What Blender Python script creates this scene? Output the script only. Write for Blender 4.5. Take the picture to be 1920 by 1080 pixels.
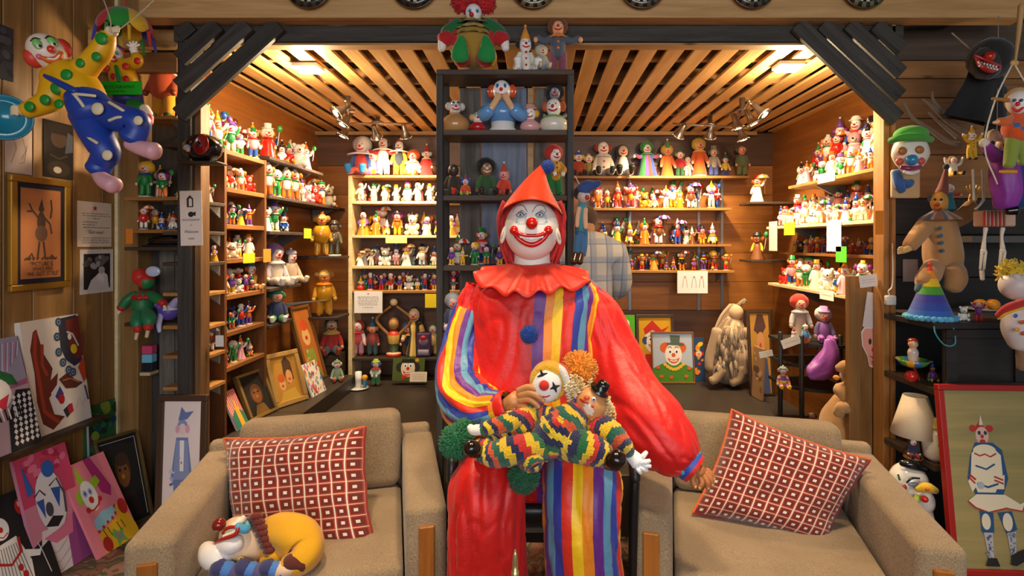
import bpy, bmesh, math, random
import numpy as np
from mathutils import Vector, Matrix, noise
random.seed(7)
R = math.radians
for o in list(bpy.data.objects): bpy.data.objects.remove(o)
scene = bpy.context.scene
COL = scene.collection

# ------------------------------------------------------------------ camera, world, exposure
F, VX, VY, H = 1000.0, 1005.0, 455.0, 1.6          # focal length (px), vanishing point (px), eye height (m)
cam_d = bpy.data.cameras.new('camera'); cam = bpy.data.objects.new('camera', cam_d); COL.objects.link(cam)
cam.location = (0, 0, H); cam.rotation_euler = (R(90), 0, 0)
cam_d.sensor_width = 36; cam_d.lens = 36 * F / 1920
cam_d.shift_x = (960 - VX) / 1920; cam_d.shift_y = (VY - 540) / 1920
cam_d.clip_start = 0.05
scene.camera = cam
world = bpy.data.worlds.new('world'); scene.world = world; world.use_nodes = True
bg = world.node_tree.nodes['Background']; bg.inputs[0].default_value = (0.90, 0.95, 1.0, 1); bg.inputs[1].default_value = 0.17
scene.view_settings.view_transform = 'Standard'; scene.view_settings.look = 'None'
scene.view_settings.exposure = 0.40; scene.view_settings.gamma = 1.0; scene.view_settings.use_curve_mapping = False

def P(px, py, d): return Vector(((px - VX) * d / F, d, H + (VY - py) * d / F))
def FL(px, py, z=0.0):
    d = (H - z) * F / (py - VY); return Vector(((px - VX) * d / F, d, z))
def Z(py, d): return H + (VY - py) * d / F
def X(px, d): return (px - VX) * d / F

def light(name, kind, loc, energy, color, size=0.2, target=None, spot=None, blend=0.5, parent=None):
    l = bpy.data.lights.new(name, kind); l.energy = energy; l.color = color
    if kind == 'AREA': l.shape = 'RECTANGLE'; l.size = size[0]; l.size_y = size[1]
    else: l.shadow_soft_size = size
    if kind == 'SPOT': l.spot_size = R(spot); l.spot_blend = blend
    o = bpy.data.objects.new(name, l); COL.objects.link(o); o.location = loc
    if target is not None:
        o.rotation_euler = (Vector(target) - Vector(loc)).to_track_quat('-Z', 'Y').to_euler()
    return o
# daylight from the shop windows behind the photographer, and the warm front-room ceiling lamps
light('window_daylight', 'AREA', (0.2, -2.6, 2.2), 88, (0.95, 0.97, 1.0), (3.6, 1.8), (0, 3, 1.0))
for sx in (-.85, .1, .9): light('front_ceiling_spot', 'SPOT', (sx, 1.45, 3.22), 150 if abs(sx) > .5 else 90, (1.0, 0.77, 0.49), .12, (sx, 2.15, .5), 52, .7)

# ------------------------------------------------------------------ colours and materials
def lin(c):
    if isinstance(c, str):
        c = c.lstrip('#'); c = c if len(c) == 6 else ''.join(x * 2 for x in c); c = tuple(int(c[i:i+2], 16) / 255 for i in (0, 2, 4))
    return tuple(x / 12.92 if x <= .04045 else ((x + .055) / 1.055) ** 2.4 for x in c[:3])
MATS = {}
def new_mat(name):
    m = bpy.data.materials.new(name); m.use_nodes = True; MATS[name] = m
    nt = m.node_tree; b = nt.nodes['Principled BSDF']
    return m, nt, b
def nd(nt, kind, **kw):
    n = nt.nodes.new(kind)
    for k, v in kw.items():
        if k in n.inputs.keys() if hasattr(n.inputs, 'keys') else False: n.inputs[k].default_value = v
        else: setattr(n, k, v)
    return n
def plain(name, col, rough=.5, metal=0, emit=0, bump=0, bscale=200, ecol=None, alpha=1, trans=0, sheen=0, coat=0):
    if name in MATS: return MATS[name]
    m, nt, b = new_mat(name)
    b.inputs['Base Color'].default_value = (*lin(col), 1); b.inputs['Roughness'].default_value = rough
    b.inputs['Metallic'].default_value = metal
    b.inputs['Sheen Weight'].default_value = sheen
    b.inputs['Coat Weight'].default_value = coat
    if trans: b.inputs['Transmission Weight'].default_value = trans
    if emit:
        b.inputs['Emission Color'].default_value = (*lin(ecol or col), 1); b.inputs['Emission Strength'].default_value = emit
    if bump:
        n = nd(nt, 'ShaderNodeTexNoise'); n.inputs['Scale'].default_value = bscale
        tc = nd(nt, 'ShaderNodeTexCoord'); nt.links.new(tc.outputs['Object'], n.inputs['Vector'])
        bp = nd(nt, 'ShaderNodeBump'); bp.inputs['Strength'].default_value = bump; bp.inputs['Distance'].default_value = .01
        nt.links.new(n.outputs['Fac'], bp.inputs['Height']); nt.links.new(bp.outputs['Normal'], b.inputs['Normal'])
    return m
def vcmat(name, rough=.4, sheen=0, bump=0, bscale=150, coat=0):
    """colour of each face comes from the mesh's own 'Col' attribute"""
    m, nt, b = new_mat(name)
    a = nd(nt, 'ShaderNodeAttribute'); a.attribute_name = 'Col'
    nt.links.new(a.outputs['Color'], b.inputs['Base Color'])
    b.inputs['Roughness'].default_value = rough; b.inputs['Sheen Weight'].default_value = sheen; b.inputs['Coat Weight'].default_value = coat
    if bump:
        n = nd(nt, 'ShaderNodeTexNoise'); n.inputs['Scale'].default_value = bscale; n.inputs['Detail'].default_value = 4
        tc = nd(nt, 'ShaderNodeTexCoord'); nt.links.new(tc.outputs['Object'], n.inputs['Vector'])
        bp = nd(nt, 'ShaderNodeBump'); bp.inputs['Strength'].default_value = bump; bp.inputs['Distance'].default_value = .01
        nt.links.new(n.outputs['Fac'], bp.inputs['Height']); nt.links.new(bp.outputs['Normal'], b.inputs['Normal'])
    return m
VG = vcmat('glazed_ceramic', .18, coat=.3)
VS = vcmat('painted_satin', .42)
VP = vcmat('painted_paper', .8)
VC = vcmat('soft_cloth', .85, sheen=.25, bump=.25, bscale=260)
VT = vcmat('satin_cloth', .48, sheen=.08, bump=.2, bscale=45)
VK = vcmat('knitted_yarn', .95, sheen=.3, bump=.9, bscale=180)

def wood(name, c1, c2, axis='x', scale=1.0, rough=.6, knots=True, contrast=1.0):
    if name in MATS: return MATS[name]
    m, nt, b = new_mat(name); L = nt.links.new
    tc = nd(nt, 'ShaderNodeTexCoord'); oi = nd(nt, 'ShaderNodeObjectInfo')
    mp = nd(nt, 'ShaderNodeMapping'); s = {'x': (1.1, 16, 16), 'y': (16, 1.1, 16), 'z': (16, 16, 1.1)}[axis]
    mp.inputs['Scale'].default_value = tuple(v * scale for v in s)
    ad = nd(nt, 'ShaderNodeVectorMath', operation='SCALE'); cb = nd(nt, 'ShaderNodeCombineXYZ')
    for i in range(3): L(oi.outputs['Random'], cb.inputs[i])
    L(cb.outputs[0], ad.inputs[0]); ad.inputs['Scale'].default_value = 37
    L(tc.outputs['Object'], mp.inputs['Vector']); L(ad.outputs[0], mp.inputs['Location'])
    n = nd(nt, 'ShaderNodeTexNoise'); n.inputs['Scale'].default_value = 1.6; n.inputs['Detail'].default_value = 7; n.inputs['Roughness'].default_value = .65; n.inputs['Distortion'].default_value = .6
    L(mp.outputs[0], n.inputs['Vector'])
    cr = nd(nt, 'ShaderNodeValToRGB'); e = cr.color_ramp.elements
    e[0].position = .5 - .2 / contrast; e[1].position = .5 + .2 / contrast
    e[0].color = (*lin(c2), 1); e[1].color = (*lin(c1), 1)
    L(n.outputs['Fac'], cr.inputs[0]); out = cr.outputs[0]
    if knots:
        v = nd(nt, 'ShaderNodeTexVoronoi'); v.inputs['Scale'].default_value = 1
        mk = nd(nt, 'ShaderNodeMapping'); sk = {'x': (2.2, 7, 7), 'y': (7, 2.2, 7), 'z': (7, 7, 2.2)}[axis]; mk.inputs['Scale'].default_value = sk
        L(tc.outputs['Object'], mk.inputs['Vector']); L(ad.outputs[0], mk.inputs['Location']); L(mk.outputs[0], v.inputs['Vector'])
        r2 = nd(nt, 'ShaderNodeValToRGB'); r2.color_ramp.elements[0].position = .03; r2.color_ramp.elements[1].position = .11
        L(v.outputs['Distance'], r2.inputs[0])
        mx = nd(nt, 'ShaderNodeMix', data_type='RGBA'); mx.inputs[6].default_value = (*[x * .35 for x in lin(c2)], 1)
        L(r2.outputs[0], mx.inputs[0]); L(out, mx.inputs[7]); out = mx.outputs[2]
    hv = nd(nt, 'ShaderNodeHueSaturation'); mr = nd(nt, 'ShaderNodeMapRange'); mr.inputs[3].default_value = .8; mr.inputs[4].default_value = 1.18
    L(oi.outputs['Random'], mr.inputs[0]); L(mr.outputs[0], hv.inputs['Value']); L(out, hv.inputs['Color'])
    L(hv.outputs[0], b.inputs['Base Color']); b.inputs['Roughness'].default_value = rough
    bp = nd(nt, 'ShaderNodeBump'); bp.inputs['Strength'].default_value = .25; bp.inputs['Distance'].default_value = .004
    L(n.outputs['Fac'], bp.inputs['Height']); L(bp.outputs[0], b.inputs['Normal'])
    return m

# ------------------------------------------------------------------ mesh builder
def smoothpath(pts, n):
    """Catmull-Rom through 4-vectors (x,y,z,r)"""
    pts = [np.array(p, float) for p in pts]
    if len(pts) < 3: 
        return [pts[0] + (pts[-1] - pts[0]) * t for t in np.linspace(0, 1, max(2, n))]
    q = [2 * pts[0] - pts[1]] + pts + [2 * pts[-1] - pts[-2]]; out = []
    m = len(pts) - 1; per = max(2, n // m)
    for i in range(m):
        a, b, c, d = q[i:i+4]
        for k in range(per):
            t = k / per
            out.append(.5 * ((2*b) + (c-a)*t + (2*a-5*b+4*c-d)*t*t + (3*b-a-3*c+d)*t**3))
    out.append(pts[-1]); return out

class MB:
    def __init__(s): s.v = []; s.f = []; s.c = []; s.uv = {}
    def add(s, vs, fs, col, M=None):
        b = len(s.v)
        if M is not None: vs = [M @ Vector(v) for v in vs]
        s.v += [tuple(v) for v in vs]
        s.f += [tuple(b + i for i in f) for f in fs]
        if isinstance(col, list): s.c += col
        else: s.c += [col] * len(fs)
        return s
    def box(s, c, d, col='#888888', M=None, taper=1.0):
        x, y, z = (v / 2 for v in d); cx, cy, cz = c
        vs = [(cx + sx * x * (taper if sz > 0 else 1), cy + sy * y * (taper if sz > 0 else 1), cz + sz * z) for sz in (-1, 1) for sy in (-1, 1) for sx in (-1, 1)]
        return s.add(vs, [(0,2,3,1),(4,5,7,6),(0,1,5,4),(2,6,7,3),(0,4,6,2),(1,3,7,5)], col, M)
    def rbox(s, c, d, r, col='#888888', seg=3, M=None, puff=0, cuts=0):
        bm = bmesh.new(); bmesh.ops.create_cube(bm, size=1)
        bmesh.ops.scale(bm, vec=d, verts=bm.verts)
        bmesh.ops.bevel(bm, geom=list(bm.edges), offset=r, segments=seg, profile=.5, affect='EDGES')
        if cuts: bmesh.ops.subdivide_edges(bm, edges=[e for e in bm.edges if e.calc_length() > .5 * min(d)], cuts=cuts, use_grid_fill=True)
        if puff:
            for v in bm.verts:
                u, w, t = (2 * v.co[i] / d[i] for i in range(3))
                v.co.z += puff * (1 - u*u) * (1 - w*w) * t
        bm.verts.index_update()
        vs = [v.co + Vector(c) for v in bm.verts]; fs = [[v.index for v in f.verts] for f in bm.faces]; bm.free()
        return s.add(vs, fs, col, M)
    def tube(s, pts, col='#888888', seg=10, n=12, cap=True, M=None, flat=(1, 1), colf=None, rf=None, up=None, smooth=True):
        pts = [tuple(p) if len(p) == 4 else (*p[0], p[1]) for p in pts]
        pp = smoothpath(pts, n) if smooth else [np.array(p, float) for p in pts]
        C = [Vector(p[:3]) for p in pp]; Rr = [max(float(p[3]), 1e-4) for p in pp]
        T = []
        for i in range(len(C)):
            t = C[min(i+1, len(C)-1)] - C[max(i-1, 0)]; T.append(t.normalized() if t.length > 1e-9 else Vector((0, 0, 1)))
        if cap:
            k0 = [(C[0] - T[0] * Rr[0] * .55 * a, Rr[0] * b) for a, b in ((1, .12), (.88, .5), (.5, .85))]
            k1 = [(C[-1] + T[-1] * Rr[-1] * .55 * a, Rr[-1] * b) for a, b in ((.5, .85), (.88, .5), (1, .12))]
            C = [k[0] for k in k0] + C + [k[0] for k in k1]; Rr = [k[1] for k in k0] + Rr + [k[1] for k in k1]; T = [T[0]] * 3 + T + [T[-1]] * 3
        ref = Vector(up) if up else (Vector((0, -1, 0)) if abs(T[0].y) < .9 else Vector((0, 0, 1)))
        N = (ref - T[0] * ref.dot(T[0])).normalized(); vs = []; nr = len(C)
        for i in range(nr):
            if i: 
                N = N - T[i] * N.dot(T[i]); N.normalize()
            B = T[i].cross(N)
            for j in range(seg):
                a = 2 * math.pi * j / seg; r = Rr[i]
                if rf: r *= rf(i / (nr - 1), a)
                vs.append(C[i] + N * (math.cos(a) * r * flat[0]) + B * (math.sin(a) * r * flat[1]))
        fs = []; cs = []
        for i in range(nr - 1):
            for j in range(seg):
                k = (j + 1) % seg
                fs.append((i*seg + j, i*seg + k, (i+1)*seg + k, (i+1)*seg + j))
                cs.append(colf(i / (nr - 2 + 1e-9), (j + .5) / seg) if colf else col)
        if cap:
            fs.append(tuple(range(seg))[::-1]); cs.append(cs[0]); fs.append(tuple((nr-1)*seg + j for j in range(seg))); cs.append(cs[-2])
        return s.add(vs, fs, cs, M)
    def ell(s, c, r, col='#888888', seg=14, rings=9, M=None, colf=None, rf=None, rot=None):
        if not hasattr(r, '__len__'): r = (r, r, r)
        vs = []; fs = []; cs = []; Q = Matrix.Identity(3) if rot is None else rot
        c = Vector(c)
        def pt(ph, a):
            d = Vector((math.sin(ph) * math.sin(a), -math.sin(ph) * math.cos(a), math.cos(ph)))
            k = rf(d) if rf else 1
            return c + Q @ Vector((d.x * r[0] * k, d.y * r[1] * k, d.z * r[2] * k))
        vs.append(pt(0, 0))
        for i in range(1, rings):
            for j in range(seg): vs.append(pt(math.pi * i / rings, 2 * math.pi * j / seg))
        vs.append(pt(math.pi, 0)); last = len(vs) - 1
        def cf(i, j):
            if not colf: return col
            ph = math.pi * (i + .5) / rings; a = 2 * math.pi * (j + .5) / seg
            return colf(Vector((math.sin(ph) * math.sin(a), -math.sin(ph) * math.cos(a), math.cos(ph))))
        for j in range(seg):
            k = (j + 1) % seg
            fs.append((0, 1 + j, 1 + k)); cs.append(cf(0, j))
            for i in range(rings - 2):
                fs.append((1 + i*seg + j, 1 + (i+1)*seg + j, 1 + (i+1)*seg + k, 1 + i*seg + k)); cs.append(cf(i + 1, j))
            fs.append((1 + (rings-2)*seg + j, last, 1 + (rings-2)*seg + k)); cs.append(cf(rings - 1, j))
        return s.add(vs, fs, cs, M)
    def lathe(s, prof, col='#888888', seg=16, M=None, colf=None, wob=None):
        """prof: (radius, z) pairs bottom to top, axis z"""
        vs = []; fs = []; cs = []; n = len(prof)
        for i, (r, z) in enumerate(prof):
            for j in range(seg):
                a = 2 * math.pi * j / seg; k = wob(i / (n-1), a) if wob else 1
                vs.append((math.sin(a) * r * k, -math.cos(a) * r * k, z))
        for i in range(n - 1):
            for j in range(seg):
                k = (j + 1) % seg
                fs.append((i*seg + j, i*seg + k, (i+1)*seg + k, (i+1)*seg + j)); cs.append(colf(i / (n-1), (j+.5) / seg) if colf else col)
        if prof[0][0] > 1e-4: fs.append(tuple(range(seg))[::-1]); cs.append(cs[0])
        if prof[-1][0] > 1e-4: fs.append(tuple((n-1)*seg + j for j in range(seg))); cs.append(cs[(n-2)*seg])
        return s.add(vs, fs, cs, M)
    def prism(s, poly, t, col='#888888', M=None):
        """2-D outline (x,z) extruded along y from 0 to t"""
        n = len(poly); vs = [(x, 0, z) for x, z in poly] + [(x, t, z) for x, z in poly]
        fs = [tuple(range(n)), tuple(range(2*n - 1, n - 1, -1))] + [(i, i + n, (i+1) % n + n, (i+1) % n) for i in range(n)]
        return s.add(vs, fs, col, M)
    def fuzz(s, c, r, col, n=420, ln=.35, seed=0, thick=.07):
        """pom-pom: a ball with yarn ends standing out"""
        rnd = random.Random(seed); s.ell(c, r * .8, col, 14, 9); c = Vector(c)
        for _ in range(n):
            d = Vector((rnd.gauss(0, 1), rnd.gauss(0, 1), rnd.gauss(0, 1))).normalized()
            a = d.orthogonal().normalized(); b = d.cross(a); w = r * thick
            j = Vector((rnd.gauss(0, .18), rnd.gauss(0, .18), rnd.gauss(0, .18)))
            p0 = c + d * r * .7; p1 = c + (d + j).normalized() * r * (1 + ln * (rnd.random() - .5))
            vs = [p0 + a*w, p0 + b*w, p0 - a*w, p0 - b*w, p1 + a*w*.7, p1 + b*w*.7, p1 - a*w*.7, p1 - b*w*.7]
            k = .82 + .3 * rnd.random(); cc = tuple(min(1, x * k) for x in (lin_inv(col)))
            s.add(vs, [(0,1,5,4),(1,2,6,5),(2,3,7,6),(3,0,4,7),(4,5,6,7)], cc)
        return s
    def build(s, name, mat, parent=None, origin=None, smooth=True, sharp=None):
        me = bpy.data.meshes.new(name)
        vs = s.v if origin is None else [(v[0]-origin[0], v[1]-origin[1], v[2]-origin[2]) for v in s.v]
        me.from_pydata(vs, [], s.f); 
        cache = {}; cols = np.ones((len(me.loops), 4), np.float32); li = 0
        for f, c in zip(s.f, s.c):
            if c not in cache: cache[c] = lin(c)
            cols[li:li+len(f), :3] = cache[c]; li += len(f)
        at = me.color_attributes.new('Col', 'FLOAT_COLOR', 'CORNER'); at.data.foreach_set('color', cols.ravel())
        if s.uv:
            ul = me.uv_layers.new(name='UVMap')
            for i, l in enumerate(me.loops): ul.data[i].uv = s.uv.get(l.vertex_index, (0, 0))
        me.materials.append(mat)
        if smooth: me.polygons.foreach_set('use_smooth', [True] * len(me.polygons))
        if sharp: me.set_sharp_from_angle(angle=R(sharp))
        me.update()
        o = bpy.data.objects.new(name, me); COL.objects.link(o)
        if parent is not None: o.parent = parent
        return o
def lin_inv(c):
    if isinstance(c, str):
        c = c.lstrip('#'); return tuple(int(c[i:i+2], 16) / 255 for i in (0, 2, 4))
    return c
def shade(c, k): return tuple(min(1, x * k) for x in lin_inv(c))
def mixc(a, b, t): a = lin_inv(a); b = lin_inv(b); return tuple(x + (y - x) * t for x, y in zip(a, b))

def tag(o, label, cat, group=None):
    o['label'] = label; o['category'] = cat
    if group: o['group'] = group
    return o
def struct(o): o['kind'] = 'structure'; return o
def thing(name, label, cat, loc=(0, 0, 0), rotz=0, group=None, M=None):
    o = bpy.data.objects.new(name, None); COL.objects.link(o); o.empty_display_size = .05
    if M is not None: o.matrix_world = M
    else: o.location = loc; o.rotation_euler = (0, 0, rotz)
    return tag(o, label, cat, group)
def boxobj(name, lo, hi, mat, parent=None, bev=.002):
    """axis-aligned board between two corners; own origin at its centre"""
    lo = Vector(lo); hi = Vector(hi); c = (lo + hi) / 2; d = [abs(a) for a in (hi - lo)]
    m = MB()
    if bev: m.rbox((0, 0, 0), d, min(bev, min(d) * .3), seg=1)
    else: m.box((0, 0, 0), d)
    o = m.build(name, mat, parent, smooth=False); o.location = c
    return o
# tubes and balls given in picture pixels at a real depth: (px, py, depth, radius_px)
def pt(m, pts, col, **kw): return m.tube([(*P(a, b, d), r * d / F) for a, b, d, r in pts], col, **kw)
def pe(m, px, py, d, r, col, **kw):
    r = (r, r, r) if not hasattr(r, '__len__') else r
    return m.ell(P(px, py, d), tuple(x * d / F for x in r), col, **kw)

TXT = {}
def text_polys(body, size=1.0, align='CENTER'):
    k = (body, align)
    if k not in TXT:
        cu = bpy.data.curves.new('lettering', 'FONT'); cu.body = body; cu.align_x = align; cu.resolution_u = 2; cu.size = 1
        ob = bpy.data.objects.new('lettering', cu); COL.objects.link(ob)
        me = bpy.data.meshes.new_from_object(ob)
        TXT[k] = ([(v.co.x, v.co.y) for v in me.vertices], [tuple(p.vertices) for p in me.polygons])
        bpy.data.objects.remove(ob); bpy.data.meshes.remove(me); bpy.data.curves.remove(cu)
    return TXT[k]

# ------------------------------------------------------------------ flat art: paint laid on a board (local x = u, z = v, front = -y)
class Art:
    def __init__(s, W, Hh): s.m = MB(); s.W = W; s.H = Hh; s.k = 0
    def lay(s): s.k += 1; return -.0006 - .00014 * s.k
    def poly(s, pts, col):
        y = s.lay(); pts = [(min(max(u, 0), 1), min(max(v, 0), 1)) for u, v in pts]
        s.m.add([(u * s.W, y, v * s.H) for u, v in pts], [tuple(range(len(pts)))], col); return s
    def ell(s, u, v, ru, rv, col, rot=0, n=20):
        c, q = math.cos(rot), math.sin(rot); 
        return s.poly([(u + (math.cos(a) * ru * c - math.sin(a) * rv * q * s.H / s.W), v + (math.cos(a) * ru * q * s.W / s.H + math.sin(a) * rv * c)) for a in [2*math.pi*i/n for i in range(n)]], col)
    def line(s, pts, w, col):
        y = s.lay(); p = [Vector((min(max(u, 0), 1) * s.W, min(max(v, 0), 1) * s.H)) for u, v in pts]; w = w * s.W / 2; vs = []
        for i in range(len(p)):
            t = p[min(i+1, len(p)-1)] - p[max(i-1, 0)]
            t = t.normalized() if t.length > 1e-9 else Vector((1, 0)); nn = Vector((-t.y, t.x)) * w
            vs += [(p[i].x + nn.x, y, p[i].y + nn.y), (p[i].x - nn.x, y, p[i].y - nn.y)]
        s.m.add(vs, [(2*i, 2*i+1, 2*i+3, 2*i+2) for i in range(len(p) - 1)], col); return s
    def blobs(s, n, u0, u1, v0, v1, r0, r1, cols, seed=1):
        rnd = random.Random(seed)
        for _ in range(n):
            r = rnd.uniform(r0, r1); u = rnd.uniform(u0, u1); v = rnd.uniform(v0, v1); k = rnd.uniform(.5, 1.6)
            s.ell(u, v, r, r * s.W / s.H * k, rnd.choice(cols), rnd.uniform(0, 3), 9)
        return s
    def text(s, body, u, v, size, col, align='CENTER', sx=1, shear=0):
        y = s.lay(); vs, fs = text_polys(body, 1, align)
        s.m.add([(u * s.W + (a + shear * b) * size * sx, y, v * s.H + b * size) for a, b in vs], fs, col); return s
    def face(s, u, v, r, skin='#f3eee6', hair='#d2401f', nose='#d8241c', mouth='#d8241c', eye='#1b2430', brow=None, hairs=True, tilt=0):
        k = s.W / s.H
        if hairs:
            s.ell(u - r * .95, v + r * .1 * k, r * .5, r * .55 * k, hair); s.ell(u + r * .95, v + r * .1 * k, r * .5, r * .55 * k, hair)
        s.ell(u, v, r * .85, r * 1.1 * k, skin)
        for q in (-1, 1):
            s.ell(u + q * r * .33, v + r * .32 * k, r * .2, r * .26 * k, '#ffffff' if not brow else brow)
            s.ell(u + q * r * .33, v + r * .26 * k, r * .1, r * .13 * k, eye, n=10)
            s.line([(u + q * r * .15, v + r * .66 * k), (u + q * r * .35, v + r * .78 * k), (u + q * r * .55, v + r * .64 * k)], r * .07, eye)
        s.ell(u, v - r * .05 * k, r * .2, r * .2 * k, nose)
        s.poly([(u + r * x, v + r * z * k) for x, z in ((-.6, -.3), (-.3, -.48), (0, -.52), (.3, -.48), (.6, -.3), (.5, -.6), (.25, -.82), (0, -.88), (-.25, -.82), (-.5, -.6))], mouth)
        s.line([(u - r * .35, v - r * .58 * k), (u, v - r * .68 * k), (u + r * .35, v - r * .58 * k)], r * .1, '#ffffff')
        return s
    def done(s, parent, name='artwork', mat=None): return s.m.build(name, mat or VP, parent, smooth=False)
def frame_matrix(bl, br, tl):
    bl, br, tl = Vector(bl), Vector(br), Vector(tl); u = br - bl; W = u.length; u.normalize()
    v = tl - bl; v = v - u * v.dot(u); Hh = v.length; v.normalize(); n = u.cross(v)      # n points at the viewer
    M = Matrix(((u.x, -n.x, v.x, bl.x), (u.y, -n.y, v.y, bl.y), (u.z, -n.z, v.z, bl.z), (0, 0, 0, 1)))
    return M, W, Hh
def board(name, label, cat, bl, br, tl, col='#eeeeee', th=.018, mat=None, frame=None, fw=.03, fmat=None, group=None, fd=.012, mat2=None):
    """a canvas / sheet / framed picture whose front lower-left, lower-right, upper-left corners are given"""
    M, W, Hh = frame_matrix(bl, br, tl); t = thing(name, label, cat, M=M, group=group)
    i = fw if frame else 0
    m = MB().box((W / 2, th / 2, Hh / 2), (W - 2*i*.5, th, Hh - 2*i*.5), col); m.build('canvas' if th > .004 else 'sheet', mat or VP, t, smooth=False)
    if frame:
        for nm, c, d in (('frame_rail', (W/2, .002, fw/2), (W, th+fd, fw)), ('frame_rail', (W/2, .002, Hh - fw/2), (W, th+fd, fw)),
                         ('frame_stile', (fw/2, .002, Hh/2), (fw, th+fd, Hh - 2*fw)), ('frame_stile', (W - fw/2, .002, Hh/2), (fw, th+fd, Hh - 2*fw))):
            MB().rbox(c, d, fw * .15, frame, seg=2).build(nm, fmat or VS, t, smooth=False)
    a = Art(W - 2*i, Hh - 2*i)
    if i: 
        def done(parent=None, _a=a):
            _a.m.v = [(x + i, y, z + i) for x, y, z in _a.m.v]; return Art.done(_a, t)
        a.finish = done
    else: a.finish = lambda: Art.done(a, t)
    a.t = t
    return a
# ------------------------------------------------------------------ the room
RW = 3.05
D0, D1 = 2.85, 5.16                    # front plane and rear wall of the display alcove
CZ = Z(84, D0)                         # slatted ceiling height
PZ = 0.336                             # display platform
W_nat = wood('natural_pine', '#c29a66', '#a07846', 'x', 1.0, .55)
W_slat = wood('slat_pine', '#dcb070', '#c08f4c', 'y', .8, .5, knots=False)
W_dark = wood('charred_timber', '#4a4540', '#26231f', 'x', 1.3, .7)
W_darkz = wood('charred_timber_upright', '#47423d', '#24211e', 'z', 1.3, .7)
W_barn = wood('weathered_barn_board', '#7b746b', '#3b342d', 'z', .9, .85)
W_pan = wood('wall_panelling', '#a37b48', '#7c5a30', 'z', .7, .5, knots=False)
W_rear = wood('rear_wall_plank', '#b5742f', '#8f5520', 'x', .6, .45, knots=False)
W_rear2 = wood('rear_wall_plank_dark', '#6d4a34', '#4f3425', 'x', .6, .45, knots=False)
W_plank = wood('brown_plank', '#a8743e', '#7a5028', 'x', .7, .6)
W_plankd = wood('smoked_plank', '#6a5546', '#4b3a2e', 'x', .7, .6, knots=False)
W_shelf = wood('shelf_board_brown', '#9c6630', '#6f4318', 'y', .8, .5, knots=False)
W_shelfx = wood('shelf_board_brown_long', '#b98746', '#8a5c26', 'x', .8, .5, knots=False)
W_sdark = wood('shelf_board_dark', '#4c3a2c', '#2c2119', 'x', 1, .6, knots=False)
W_cream = wood('shelf_board_cream', '#e8d5a8', '#d3b980', 'x', .6, .5, knots=False)
W_black = wood('ebonised_wood', '#2b2521', '#171310', 'x', 1, .5, knots=False)
Mmetal = plain('galvanised_metal', '#8f98a2', .4, .7)
Mdark = plain('near_black_void', '#15100c', .9)
Mbrass = plain('brushed_steel', '#a09488', .3, .9)

# carpet
m, nt, b = new_mat('patterned_carpet'); L = nt.links.new
tc = nd(nt, 'ShaderNodeTexCoord'); n1 = nd(nt, 'ShaderNodeTexNoise'); n1.inputs['Scale'].default_value = 3.2; n1.inputs['Distortion'].default_value = 2.6; n1.inputs['Detail'].default_value = 2
L(tc.outputs['Object'], n1.inputs['Vector']); cr = nd(nt, 'ShaderNodeValToRGB'); cr.color_ramp.interpolation = 'CONSTANT'
pal = ['#8b5a3e', '#a9705a', '#6d6a4c', '#b98a74', '#9a5f45', '#4e4a38', '#b07c66', '#7f5a3c']
e = cr.color_ramp.elements
for i, c in enumerate(pal):
    el = e[i] if i < 2 else e.new(.3 + .055 * i)
    el.position = .28 + .06 * i; el.color = (*lin(c), 1)
L(n1.outputs['Fac'], cr.inputs[0]); n2 = nd(nt, 'ShaderNodeTexNoise'); n2.inputs['Scale'].default_value = 260
L(tc.outputs['Object'], n2.inputs['Vector']); mx = nd(nt, 'ShaderNodeMix', data_type='RGBA', blend_type='MULTIPLY'); mx.inputs[0].default_value = .5
L(cr.outputs[0], mx.inputs[6]); L(n2.outputs['Fac'], mx.inputs[7]); L(mx.outputs[2], b.inputs['Base Color']); b.inputs['Roughness'].default_value = .95
bp = nd(nt, 'ShaderNodeBump'); bp.inputs['Strength'].default_value = .6; bp.inputs['Distance'].default_value = .01; L(n2.outputs['Fac'], bp.inputs['Height']); L(bp.outputs[0], b.inputs['Normal'])
fl = boxobj('floor', (-3.2, -3.2, -.05), (3.4, 5.6, 0), MATS['patterned_carpet'], bev=0); struct(fl)

# left wall: upright panelling boards along x = -2.5
LW = -2.5
wl = struct(boxobj('wall_left', (LW - .08, -1.2, 0), (LW - .02, 3.3, 3.3), Mdark, bev=0))
def child_board(par, name, lo, hi, mat, bev=.003):
    o = boxobj(name, lo, hi, mat, None, bev); c = o.location.copy(); o.parent = par; o.location = c - par.location; return o
y = -1.2; k = 0
while y < 3.2:
    w = (.19, .11, .15, .23)[k % 4]; y2 = min(y + w, 3.22)
    child_board(wl, 'panel_board', (LW - .02, y + .002, 0), (LW, y2 - .003, 3.3), W_pan); y = y2; k += 1
# corner behind: return wall facing the viewer, left of the alcove
wc = struct(boxobj('wall_corner', (LW, 3.28, 0), (-2.105, 3.34, 3.3), W_darkz, bev=0))
for nm, a, bb, mt in (('corner_post', LW + .0, LW + .02, W_cream), ('corner_post', LW + .035, LW + .14, W_pan)):
    child_board(wc, nm, (a, 3.16, 0), (bb, 3.28, 3.3), mt)
for a, bb in ((-2.29, -2.20), (-2.195, -2.11)):
    child_board(wc, 'grey_board', (a, 3.24, 0), (bb, 3.28, 1.57), W_barn)
# ceiling rafters at upper left and dark roof
rf_ = struct(boxobj('ceiling', (-3.2, -3.2, 3.3), (3.4, 5.6, 3.36), Mdark, bev=0))
for px0, px1 in ((200, 235), (290, 325), (420, 440)):
    child_board(rf_, 'rafter', (X(px0, 3.0), .9, 3.1), (X(px0, 3.0) + .08, 3.4, 3.29), W_nat)
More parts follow.
